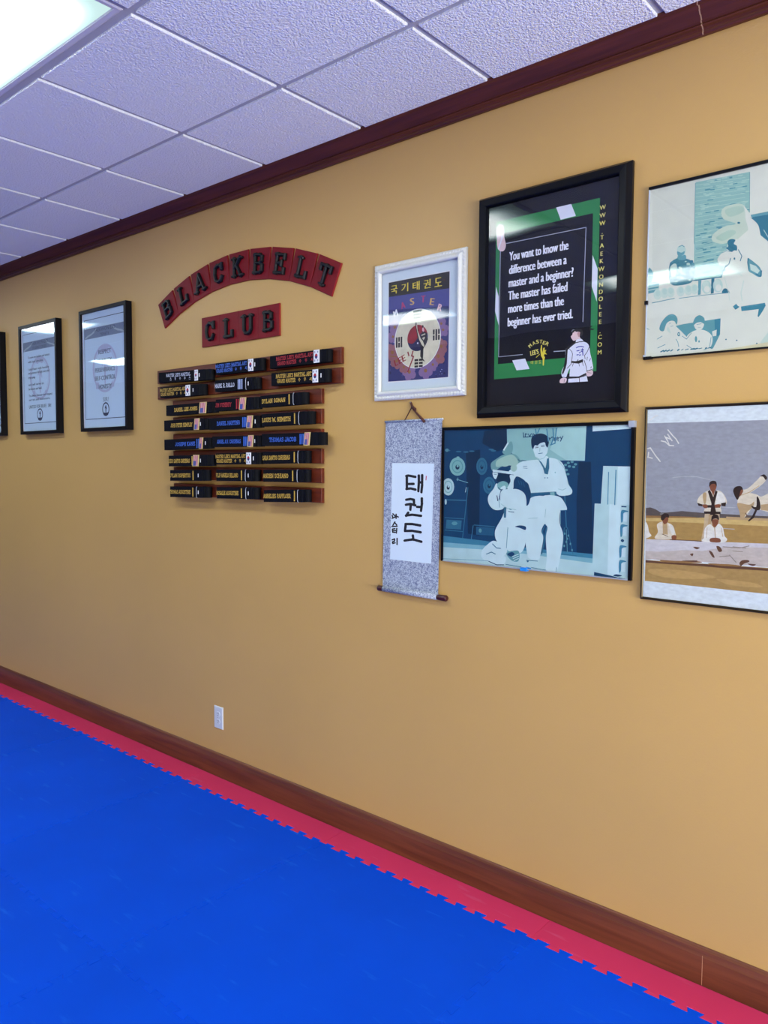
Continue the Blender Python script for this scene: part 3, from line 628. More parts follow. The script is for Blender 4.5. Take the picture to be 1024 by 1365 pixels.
b_brick3|0|1652 4335 1777 4327 1769 4372 1645 4380
b_brick3|0|2521 4241 2697 4229 2693 4254 2517 4265
b_brick3|0|2925 4584 3033 4576 3026 4616 2918 4624
b_brick3|0|1674 2662 1883 2658 1878 2688 1669 2692
b_brick2|0|1544 3182 1751 3175 1744 3219 1537 3226
b_brick2|0|1587 2919 1788 2914 1783 2942 1582 2947
b_brick2|0|1905 3909 2074 3899 2068 3940 1899 3949
b_mort|0|1466 5112 2901 5016 2899 5028 1464 5124
b_mort|0|1469 4992 2905 4901 2903 4913 1467 5004
b_mort|0|1473 4873 2908 4786 2906 4798 1471 4884
b_mort|0|1476 4753 2912 4671 2910 4683 1474 4765
b_mort|0|1480 4633 2916 4556 2913 4567 1478 4645
b_mort|0|1483 4513 2919 4441 2917 4452 1481 4525
b_mort|0|1487 4393 2923 4326 2921 4337 1485 4405
b_mort|0|1490 4273 2926 4210 2924 4222 1488 4285
b_mort|0|1494 4153 2930 4095 2928 4106 1492 4165
b_mort|0|1497 4033 2928 3981 2926 3992 1495 4045
b_mort|0|1501 3913 2893 3873 2891 3885 1499 3925
b_mort|0|1504 3793 2857 3765 2855 3777 1502 3804
b_mort|0|1508 3672 2822 3657 2820 3669 1506 3684
b_mort|0|1511 3552 2786 3549 2784 3560 1509 3564
b_mort|0|1515 3431 2751 3440 2749 3451 1512 3443
b_mort|0|1518 3311 2715 3331 2713 3342 1516 3323
b_mort|0|1522 3191 2680 3222 2677 3233 1519 3202
b_mort|0|1526 3070 2644 3112 2641 3123 1523 3082
b_mort|0|1529 2949 2608 3002 2605 3014 1526 2961
b_mort|0|1533 2829 2572 2892 2569 2903 1530 2840
b_mort|0|1536 2708 2536 2781 2533 2793 1533 2720
b_mort|0|1540 2587 2499 2671 2497 2682 1537 2599
b_mort|0|1543 2466 2463 2560 2460 2571 1540 2478
b_mort|0|1547 2346 2427 2448 2424 2460 1544 2357
b_mort|0|1551 2225 2390 2337 2387 2348 1547 2236
b_brick2|0|1459 5192 1475 3368 1489 3365 1473 5189
b_brick2|0|3014 5143 3042 3990 3055 3988 3026 5140
b_dust|1|2255 4177 2404 4303 2836 4270 3060 3880 3234 3670 2955 3194 2696 3286 2350 3214 2036 3339 2030 3544 2335 3712 2682 3734 2328 3938
b_dust2|1|2364 4200 2795 4221 2886 4048 2502 3970
b_dust2|1|2122 3436 2513 3588 2690 3465 2347 3305
b_white|0|2880 4225 3049 3970 3083 3809 3322 3521 3371 3294 3587 2993 3803 2608 3826 1910 2734 2073 2545 2551 2697 3241 3030 3489
b_dark|0|3083 3809 3187 3854 3763 3824 3797 2782 3585 3058 3372 3272 3323 3499
b_mid|0|3080 3911 3760 3911 3763 3816 3104 3836
b_white|1|2933 3906 3105 3805 3300 3569 3329 3323 3246 3317 3028 3578
b_camo|1|739 2843 822 2962 1034 3030 1224 2974 1389 2886 1519 2717 1485 2306 1340 2188 939 2190 792 2292 729 2514
b_pale|0|1029 2540 1016 2514 982 2507 947 2524 932 2555 945 2582 979 2588 1014 2571
b_dark|0|1216 2609 1206 2585 1182 2578 1157 2593 1146 2620 1156 2643 1180 2650 1205 2635
b_mid|0|1244 2861 1234 2846 1209 2844 1185 2854 1174 2872 1184 2886 1208 2889 1233 2878
b_pale2|0|1149 2659 1141 2639 1120 2633 1099 2645 1089 2669 1097 2689 1118 2695 1139 2683
b_pale|0|1284 2666 1268 2654 1229 2654 1190 2666 1174 2683 1190 2696 1228 2696 1267 2683
b_dark|0|872 2473 860 2449 828 2443 795 2459 781 2487 794 2511 826 2516 858 2501
b_mid|0|1470 2518 1455 2497 1418 2493 1379 2509 1363 2535 1378 2556 1416 2560 1454 2544
b_pale2|0|1195 2566 1178 2550 1135 2549 1091 2564 1073 2586 1090 2602 1133 2603 1177 2588
b_pale|0|1121 2598 1107 2586 1073 2586 1039 2597 1025 2613 1039 2625 1072 2626 1106 2615
b_dark|0|1255 2882 1245 2863 1218 2859 1191 2872 1180 2894 1190 2913 1217 2917 1244 2904
b_mid|0|1217 2515 1204 2504 1171 2503 1138 2514 1124 2530 1137 2541 1170 2542 1203 2531
b_pale2|0|1052 2424 1042 2398 1014 2391 985 2407 973 2436 984 2461 1012 2468 1040 2452
b_pale|0|1204 2519 1191 2491 1157 2485 1121 2502 1106 2534 1120 2561 1154 2568 1189 2551
b_dark|0|806 2899 798 2884 779 2880 759 2890 751 2908 758 2924 777 2928 797 2917
b_mid|0|837 2280 829 2260 808 2254 786 2266 777 2288 785 2309 806 2314 827 2302
b_pale2|0|1413 2553 1404 2536 1381 2532 1358 2543 1348 2563 1357 2579 1380 2583 1403 2572
b_pale|0|1109 2717 1098 2699 1069 2695 1039 2708 1026 2731 1038 2749 1067 2752 1097 2739
b_dark|0|908 2349 890 2329 847 2326 804 2342 785 2368 802 2388 845 2391 889 2375
b_mid|0|894 2327 883 2309 857 2305 830 2317 818 2338 829 2356 855 2361 882 2348
b_pale2|0|1017 2295 1003 2278 967 2276 932 2289 916 2309 931 2326 966 2328 1002 2315
b_pale|0|1073 2642 1062 2619 1035 2614 1008 2628 996 2654 1007 2677 1033 2683 1061 2668
b_dark|0|1472 2843 1457 2818 1418 2814 1379 2831 1362 2861 1377 2886 1416 2890 1455 2873
b_mid|0|1000 2262 984 2239 944 2235 903 2251 885 2279 901 2302 942 2307 983 2290
b_pale2|0|908 2651 894 2631 856 2627 819 2642 802 2667 817 2688 855 2691 892 2676
b_pale|0|868 2433 857 2418 829 2415 801 2426 789 2445 800 2461 828 2464 856 2452
b_dark|0|1051 2870 1040 2858 1014 2857 987 2867 976 2882 986 2894 1013 2895 1039 2885
b_mid|0|1487 2775 1477 2759 1452 2756 1427 2767 1416 2787 1426 2803 1451 2807 1476 2795
b_pale2|0|1151 2688 1135 2675 1095 2674 1054 2688 1036 2707 1053 2720 1093 2721 1134 2708
b_pale|0|1515 2593 1499 2577 1457 2576 1414 2591 1396 2612 1413 2628 1455 2629 1497 2615
b_dark|0|875 2383 867 2359 846 2351 824 2365 815 2392 823 2417 844 2424 866 2410
b_mid|0|1410 2732 1400 2711 1375 2706 1350 2719 1339 2743 1349 2764 1374 2769 1399 2756
b_pale2|0|1421 2286 1410 2265 1381 2260 1351 2274 1338 2298 1350 2319 1379 2324 1408 2310
b_pale|0|1380 2780 1364 2755 1323 2751 1281 2769 1263 2799 1280 2824 1321 2828 1362 2810
b_dark|0|998 2509 983 2487 947 2483 910 2498 894 2525 909 2547 945 2551 982 2535
b_mid|0|857 2931 847 2918 825 2915 801 2925 791 2942 801 2955 823 2958 847 2948
b_pale2|0|1164 2407 1152 2381 1120 2374 1087 2391 1073 2421 1086 2447 1118 2454 1150 2437
b_pale|0|1145 2612 1138 2584 1118 2575 1098 2591 1088 2621 1096 2649 1116 2658 1136 2643
b_dark|0|1309 2215 1292 2203 1251 2203 1209 2215 1192 2233 1209 2245 1250 2245 1292 2232
b_mid|0|1246 2570 1231 2558 1195 2558 1158 2570 1142 2586 1157 2598 1194 2598 1230 2586
b_pale2|0|1272 2479 1261 2466 1235 2463 1208 2474 1197 2491 1207 2505 1234 2507 1260 2496
b_pale|0|1277 2872 1267 2860 1241 2858 1216 2868 1205 2884 1215 2895 1240 2897 1266 2887
b_dark|0|1036 2770 1023 2747 990 2743 956 2758 941 2785 954 2808 988 2812 1021 2797
b_mid|0|1315 2613 1300 2591 1264 2587 1227 2602 1211 2629 1226 2651 1262 2655 1299 2639
b_pale2|0|1214 2370 1197 2352 1154 2349 1111 2365 1093 2389 1110 2407 1152 2410 1195 2394
b_pale|0|1475 2439 1464 2420 1438 2415 1411 2428 1399 2451 1410 2470 1436 2475 1463 2462
b_dark|0|1284 2684 1267 2667 1226 2665 1185 2680 1167 2703 1184 2719 1225 2721 1266 2706
b_pale2|1|756 2746 872 2869 969 2806 953 2527 835 2474
b_mid|1|995 3083 1221 3082 1234 2940 1026 2961
b_pale|1|963 3206 987 3356 1118 3379 1224 3277 1219 3129 1127 3070 1008 3099
b_mid|1|972 3227 1101 3168 1194 3198 1182 3107 1080 3069 994 3102
b_mid|0|1015 3347 1129 3378 1118 3402 1005 3370
b_mid|0|1107 3384 1184 3317 1197 3334 1120 3401
b_mid|1|78 2854 194 2764 244 2588 178 2430 70 2398
b_mid|0|80 2397 436 2392 410 2085 89 2058
b_pale|0|77 2333 437 2345 431 2375 71 2363
b_pale|0|79 2236 440 2250 434 2279 73 2266
b_pale|0|82 2149 442 2163 436 2192 76 2179
b_dark|0|1481 2243 2337 2231 2332 2263 1475 2276
b_mid|0|1639 2236 1730 2236 1720 1809 1638 1806
b_dark|0|2025 2234 2114 2234 2105 1792 2020 1791
b_pale2|0|515 1975 505 1906 471 1854 420 1829 363 1837 311 1875 274 1937 259 2010 270 2080 304 2131 355 2156 412 2148 464 2109 501 2047
b_pale|0|475 2019 466 1972 438 1941 399 1933 359 1952 329 1991 317 2040 327 2087 355 2118 394 2126 434 2107 463 2068
b_pale2|0|733 1992 723 1924 689 1872 639 1848 583 1855 531 1894 494 1955 480 2028 491 2096 524 2148 574 2172 631 2164 682 2126 719 2064
b_pale|0|693 2036 684 1990 657 1959 618 1951 579 1969 549 2008 538 2058 547 2104 574 2135 613 2142 652 2124 682 2085
b_pale2|0|925 1989 915 1921 882 1870 833 1845 777 1853 725 1891 689 1952 674 2024 685 2093 718 2144 768 2168 824 2160 875 2122 911 2061
b_pale|0|886 2032 877 1986 850 1956 812 1948 773 1966 743 2005 732 2054 741 2100 768 2131 806 2138 845 2120 874 2081
b_pale2|0|1234 1970 1223 1902 1191 1851 1142 1827 1088 1834 1037 1872 1001 1933 987 2004 997 2072 1030 2123 1079 2147 1134 2139 1184 2101 1219 2041
b_pale|0|1195 2012 1186 1967 1159 1936 1122 1929 1083 1947 1055 1985 1043 2034 1052 2080 1079 2110 1116 2117 1155 2099 1183 2061
b_pale2|0|1467 1974 1457 1907 1425 1856 1377 1832 1323 1840 1273 1877 1237 1937 1223 2008 1233 2076 1266 2127 1314 2150 1368 2142 1417 2105 1453 2045
b_pale|0|1428 2017 1420 1971 1393 1941 1356 1934 1318 1951 1290 1990 1278 2038 1287 2083 1314 2114 1351 2121 1389 2103 1417 2065
b_pale2|0|1651 1980 1641 1914 1609 1863 1562 1839 1508 1847 1459 1884 1424 1944 1410 2015 1420 2082 1452 2132 1499 2156 1553 2148 1602 2110 1637 2051
b_pale|0|1613 2023 1604 1978 1578 1947 1542 1940 1504 1958 1476 1996 1465 2044 1473 2089 1499 2119 1536 2126 1574 2109 1602 2071
b_pale|0|2032 1986 2023 1910 1994 1849 1948 1811 1893 1803 1837 1827 1788 1877 1754 1948 1741 2027 1750 2104 1780 2165 1826 2202 1881 2209 1937 2186 1985 2135 2019 2065
b_pale2|0|1957 2079 1947 2030 1914 1998 1869 1991 1823 2011 1789 2053 1775 2105 1786 2155 1818 2187 1863 2194 1909 2173 1944 2131
b_white|0|1998 1926 1987 1878 1955 1845 1910 1838 1864 1858 1830 1900 1816 1952 1827 2001 1859 2034 1904 2041 1950 2021 1984 1979
b_pale|0|2361 1984 2353 1908 2324 1848 2279 1811 2225 1803 2170 1826 2122 1876 2089 1946 2076 2025 2084 2101 2113 2161 2159 2198 2213 2205 2268 2182 2315 2131 2348 2062
b_pale2|0|2288 2076 2277 2028 2246 1996 2202 1989 2157 2009 2123 2050 2109 2102 2120 2151 2151 2183 2196 2190 2241 2170 2274 2128
b_white|0|2328 1925 2317 1877 2286 1844 2242 1837 2197 1857 2163 1898 2149 1951 2160 1999 2192 2031 2236 2038 2281 2018 2314 1977
b_mid|0|218 1738 934 1789 929 1813 212 1762
b_mid|0|1066 1771 1773 1770 1770 1789 1063 1791
b_mid|0|1763 1770 2576 1737 2574 1755 1761 1789
b_dark|1|2350 1767 2374 1864 2443 1890 2524 1825 2544 1759
b_dark|1|2425 3066 2484 3123 2454 3249 2539 3315 2679 3267 2639 3162 2728 3080 2716 2926 2555 2945 2488 3010
b_white|1|2178 2769 2305 2952 2445 2991 2537 2822 2499 2649 2318 2543 2201 2607
b_white|1|2537 2822 2641 2961 2772 2907 2834 2727 2716 2649 2563 2683
b_dark|0|2758 2971 2869 2756 2887 2763 2777 2979
b_dark|0|2866 2775 2825 2629 2846 2619 2887 2765
b_dark|0|2547 2761 2510 2599 2532 2590 2569 2752
b_dark|0|2518 2612 2412 2523 2428 2504 2534 2594
b_dark|0|2426 2582 2338 2404 2362 2388 2450 2566
b_dark|0|2342 2414 2298 2262 2324 2250 2368 2402
b_mid|0|2169 2760 2202 2600 2219 2601 2186 2760
b_mid|0|2202 2601 2318 2523 2326 2538 2209 2616
b_mid|0|2305 2944 2450 2985 2445 2998 2299 2957
b_mid|0|2440 2986 2535 2941 2538 2953 2443 2998
b_dark|0|2696 2719 2689 2695 2671 2687 2653 2701 2644 2728 2651 2752 2669 2759 2688 2746
b_dark|0|2802 3737 2790 3717 2760 3714 2729 3729 2716 3754 2728 3774 2758 3777 2789 3762
b_mid|1|3033 2614 3065 2666 3273 2478 3403 2316 3443 2108 3348 2087 3198 2203 3076 2310
b_pale2|0|3104 2505 3275 2411 3384 2262 3324 2183 3131 2324
b_dark|0|3052 2680 3027 2558 3056 2546 3081 2667
b_dark|0|3027 2567 3072 2301 3101 2301 3056 2567
b_dark|0|3268 2166 3411 2075 3424 2105 3281 2196
b_dark|0|3426 2081 3447 2258 3414 2269 3392 2092
b_pale2|0|2368 2311 2518 1783 2535 1785 2385 2313
b_pale2|0|2516 1793 2570 1505 2587 1506 2533 1793
b_pale2|0|2938 2052 2869 1692 2895 1682 2963 2042
b_pale2|0|2869 1700 2913 1457 2938 1458 2895 1701
b_pale2|0|2727 2241 2950 2300 2941 2322 2719 2263
b_pale2|0|3441 3410 3793 2774 3806 2781 3455 3417
b_pale2|0|2756 2310 2899 2168 2915 2186 2772 2328
b_blue|0|2896 1298 3551 1320 3574 1237 3505 1101 3398 933 3364 955 3390 1160 2917 1161
b_blue|0|2670 1327 2763 1396 2800 1337 2861 1293 2794 1248 2743 1227
b_mid|0|988 946 1234 975 2329 1020 2326 541 2141 155 2032 179 2032 479 1339 574
b_blue|0|2151 1009 2329 1020 2326 541 2190 463
b_white|0|2094 657 2227 698 2220 483 2112 517
b_mid|1|2060 430 2166 511 2257 456 2132 147 2040 192
b_white|1|399 646 568 773 761 810 1024 857 1193 730 1332 504 1376 114 414 90
b_white|1|1331 542 1476 700 1705 754 1935 683 2104 495 2076 221 1863 70 1399 112
b_white|1|681 1071 858 1132 996 1002 952 851 835 735 711 853
b_mid|1|476 917 548 1120 738 1303 930 1303 1039 1158 1015 981 946 1093 810 1118 696 1046 624 843 542 833
b_mid|0|828 937 916 948 913 962 824 952
b_mid|0|782 1038 837 1042 834 1057 778 1052
b_pale2|1|711 853 757 943 835 735
b_white|1|1542 959 1688 1026 1846 952 1814 789 1706 736 1603 784
b_mid|1|1506 935 1575 1123 1711 1190 1851 1081 1856 914 1754 972 1630 967 1544 912
b_mid|0|1629 909 1774 917 1771 931 1627 923
b_mid|0|1665 810 1752 810 1751 819 1664 819
b_mid|0|417 586 580 670 569 687 406 603
b_mid|0|433 304 684 395 675 413 424 323
b_mid|0|998 537 1063 427 1080 435 1014 545
b_mid|0|1059 439 1093 285 1112 287 1077 441
b_mid|0|1187 608 1330 494 1341 508 1198 622
b_mid|0|1336 494 1486 673 1472 686 1321 507
b_mid|0|2059 492 2022 177 2040 173 2077 487
b_mid|0|2032 189 1853 133 1860 115 2040 172
b_mid|0|1338 310 1536 169 1546 184 1347 325
b_mid|0|1534 169 1774 171 1771 190 1531 188
b_mid|0|58 966 144 914 153 930 67 982
b_dark|0|1133 675 1126 637 1106 615 1079 618 1057 644 1048 684 1055 722 1076 744 1102 741 1124 715
b_pale|0|1114 677 1108 651 1092 642 1074 654 1067 682 1073 708 1090 717 1107 705
b_mid|0|1658 471 1653 417 1635 384 1612 387 1593 423 1584 478 1589 533 1607 565 1630 562 1649 527
b_mid|0|1739 393 1733 367 1717 358 1700 370 1693 398 1698 423 1714 433 1731 420
b_dark|0|535 166 647 212 631 244 519 198
b_dark|0|634 162 735 208 715 244 614 198
b_dark|0|730 163 836 205 818 239 713 197
b_dark|0|853 163 934 206 915 235 835 193
b_dark|0|1071 156 1135 200 1110 234 1046 191
b_dark|0|1187 165 1254 199 1242 219 1175 185
b_dark|0|1302 163 1414 188 1406 212 1294 187
b_dark|0|1465 157 1574 180 1564 211 1455 188
b_dark|0|1538 156 1602 184 1587 214 1523 185
b_dark|0|1580 152 1692 173 1681 211 1569 190
b_dark|0|1720 160 1816 177 1810 198 1714 181
b_dark|0|1904 151 1966 171 1953 201 1892 182
b_dark|0|1993 154 2088 165 2082 192 1987 180
b_dark|0|2525 374 2517 357 2499 355 2483 368 2483 388 2497 399 2516 393
b_dark|0|2832 316 2824 299 2806 297 2791 311 2790 330 2805 341 2823 335
b_dark|0|3389 172 3382 155 3364 152 3349 166 3349 185 3363 196 3380 190
b_pale2|0|3451 179 3709 527 3871 554 3887 93
b_cream|0|3052 128 3883 202 3890 0 2090 49'''),
'C': (-9812, 12067, '''c_mat|0|0 6106 3753 6097 3955 0 72 44
c_sky|0|23 5653 3768 5641 3867 2652 63 2450
c_hill|0|51 2930 202 2957 364 2911 553 2803 737 2816 1201 2884 1556 2868 1880 2852 3861 2835 3867 2652 60 2584
c_far|0|58 2653 1258 2695 3863 2758 3894 1835 72 1702
c_field|0|62 2514 2255 2542 3870 2547 3894 1835 72 1702
c_tan2|0|2536 2771 3143 2771 3863 2772 3865 2710 2538 2682
c_tan3|0|57 2690 1409 2718 1860 2698 59 2610
c_pale|0|2157 2400 2787 2396 2788 2416 2158 2421
c_pale|0|524 2752 743 2772 741 2788 523 2767
c_field2|0|84 1247 3911 1329 3936 552 80 563
c_field3|1|254 967 1305 1012 2304 903 1313 752 367 790
c_field3|1|2306 852 3250 849 3618 740 2789 701
c_brown|0|95 1248 675 1228 1802 1274 3190 1298 3911 1305 3914 1238 3192 1219 2584 1202 1804 1203 677 1175 86 1166
c_tarp|0|66 1926 866 1948 3887 2037 3910 1353 3508 1336 3188 1357 2957 1326 2580 1333 1800 1341 988 1287 674 1270 300 1292 84 1247
c_tarp2|0|66 1926 866 1948 3887 2037 3891 1922 2564 1858 1890 1681 1287 1660 507 1548 76 1541
c_tan3|1|568 1288 1040 1301 1700 1348 1801 1305 781 1227
c_tan3|1|2048 1311 2580 1333 2957 1326 2958 1287 2293 1267
c_brown|0|859 1946 1588 1964 1588 1989 859 1972
c_brown|0|1575 1964 1837 1960 1838 1986 1576 1989
c_brown|1|2955 1386 3022 1481 3183 1509 3231 1459 3085 1387 3004 1311
c_brown|1|2062 1694 2160 1661 2238 1505 2164 1524
c_brown|1|2276 1852 2382 1845 2448 1724 2353 1691
c_brown|1|3187 1396 3415 1397 3326 1340
c_brown|1|1587 1786 1788 1775 1690 1717
c_brown|1|1494 1547 1593 1581 1571 1491
c_brown|1|1246 1319 1700 1368 1651 1313
c_tarp3|0|2462 1839 2946 1839 2947 1863 2463 1864
c_tarp3|0|2938 1838 3224 1920 3219 1944 2932 1861
c_tarp3|0|2746 1860 3131 1852 3132 1877 2747 1885
c_tarp3|0|2377 1529 2674 1579 2671 1604 2374 1554
c_tarp3|0|2750 1735 3042 1732 3043 1757 2751 1760
c_tarp3|0|2653 1611 2857 1394 2874 1412 2671 1629
c_white|1|52 2460 131 2374 180 2163 258 2046 109 1961 54 1968
c_cloth|1|431 2417 598 2521 746 2502 936 2413 1014 2214 1049 2076 995 1988 390 1959 469 2181
c_tan2|0|609 2506 756 2498 788 2111 630 2122
c_brown|0|600 2113 791 2047 798 2067 607 2133
c_white|1|810 2438 915 2417 1005 2188 913 2130
c_skin|1|584 2626 773 2661 776 2530 684 2441 619 2501
c_hair|1|554 2592 571 2730 685 2788 791 2761 804 2657 720 2664 628 2565
c_skin|1|914 2088 1048 2107 1052 1992 928 1974
c_trouser|0|1905 2833 2342 2852 2351 2562 2111 2498 1993 2350 1924 2193 1841 1994 1821 2003 1887 2446
c_tan2|0|2027 2838 2125 2843 2087 2482 2006 2401
c_cloth|1|1668 3149 1722 3344 1934 3523 2070 3551 2142 3417 2215 3555 2394 3505 2529 3289 2524 3150 2390 3165 2364 3074 2361 2863 1905 2843 1909 3046 1837 3129 1799 3072
c_white|0|2226 3520 2394 3495 2496 3303 2485 3188 2356 3174 2228 3119
c_tan2|1|1828 3434 1935 3462 1925 3158 1866 3156
c_hair|0|1973 3524 2040 3566 2144 3347 2200 3565 2264 3521 2188 3168 2197 2866 2100 2862 2091 3164
c_skin|0|2090 3517 2177 3519 2143 3377
c_hair|0|1907 3097 2344 3113 2346 3033 1909 3016
c_hair|0|1883 2903 2369 2914 2371 2839 1885 2827
c_hair|0|2092 3114 2190 3107 2245 2868 2189 2805 2063 2799
c_hair|0|1668 3159 1828 3114 1829 3053 1710 3069
c_hair|0|2380 3175 2522 3200 2507 3079 2383 3095
c_skin|1|1838 3104 1946 3118 1987 3039 1930 2996 1850 3033
c_skin|1|2199 3118 2357 3134 2346 3053 2216 3028
c_skin|1|2025 3742 2219 3746 2209 3590 2139 3498 2060 3556
c_hair|1|2013 3666 2023 3797 2119 3849 2217 3811 2231 3671 2180 3750 2074 3738
c_white|1|1841 1994 1897 2090 1919 2371 2071 2517 2211 2413 2327 2546 2451 2427 2506 2190 2585 2085 2488 1988 2127 1953
c_tan2|0|2198 2418 2228 2104 2252 2107 2222 2421
c_skin|1|2085 2072 2220 2111 2375 2091 2378 1980 2107 1972
c_skin|1|2126 2651 2309 2670 2294 2529 2210 2433 2150 2501
c_hair|1|2108 2599 2113 2751 2198 2826 2305 2791 2329 2661 2250 2697 2154 2672
c_tan2|0|1984 2405 1968 2091 1983 2091 1999 2404
c_tan2|0|2395 2426 2453 2146 2467 2150 2409 2430
c_cloth|1|2892 3390 3120 3505 3372 3463 3508 3409 3838 3539 3856 2988 3499 3012 3280 3071 3183 2949 3060 2777 2968 2753 2916 2948 2843 3191
c_tan2|1|2843 3191 3177 3155 3310 3257 3271 3070 3137 2957 3042 2766 2949 2762 2906 2947
c_tan2|0|3494 3167 3848 3228 3856 2988 3499 3012
c_cloth|1|2924 3578 3116 3632 3371 3890 3489 4017 3612 3942 3562 3816 3344 3623 3121 3471 2938 3431
c_tan2|0|2937 3420 3173 3513 3166 3532 2930 3438
c_tan2|0|3167 3510 3440 3716 3429 3732 3156 3526
c_hair|1|3449 4007 3555 4057 3638 3971 3604 3894 3530 3989
c_hair|1|2710 3558 2763 3668 2883 3705 2967 3663 2980 3540 2901 3400 2840 3290 2761 3406
c_skin|1|2933 3588 2998 3565 2938 3431 2892 3400
c_hair|1|3378 3405 3454 3301 3488 3060 3400 2998 3280 3051 3237 3132 3370 3103
c_hair|0|3345 3015 3400 2998 3317 2770 3183 2655 3155 2683 3261 2806
c_brown|0|3071 2905 3125 2798 3145 2810 3091 2917
c_white|0|478 5071 629 5033 636 5068 486 5106
c_white|0|605 5046 752 4917 776 4944 628 5073
c_white|0|747 4920 906 4906 907 4942 749 4956
c_white|0|677 5426 845 5227 872 5250 704 5448
c_white|0|833 5240 952 5121 977 5147 858 5265
c_white|0|938 5139 1039 4978 1069 4996 969 5157
c_white|0|615 5185 790 5113 803 5146 628 5219
c_white|0|577 5239 696 5050 727 5069 608 5257
c_white|0|686 5070 743 4922 777 4934 720 5082
c_white|0|675 5288 832 5063 861 5083 705 5308
c_white|0|51 4820 166 4850 155 4886 40 4856
c_white|0|130 4863 308 4610 339 4630 161 4883
c_white|0|298 4624 474 4410 503 4433 326 4646
c_white|0|48 4560 229 4513 238 4549 57 4596
c_white|0|83 4746 64 4558 102 4554 120 4741
c_pale|0|885 3907 1230 3955 1226 3981 881 3933
c_pale|0|1215 3954 1631 3950 1631 3975 1215 3980
c_pale|0|1616 3951 2025 3869 2029 3894 1620 3976
c_pale|0|2379 3040 2814 3042 2814 3062 2379 3060
c_white|0|105 5720 298 5868 281 5889 87 5741
c_white|0|282 5860 374 5881 366 5906 274 5886'''),
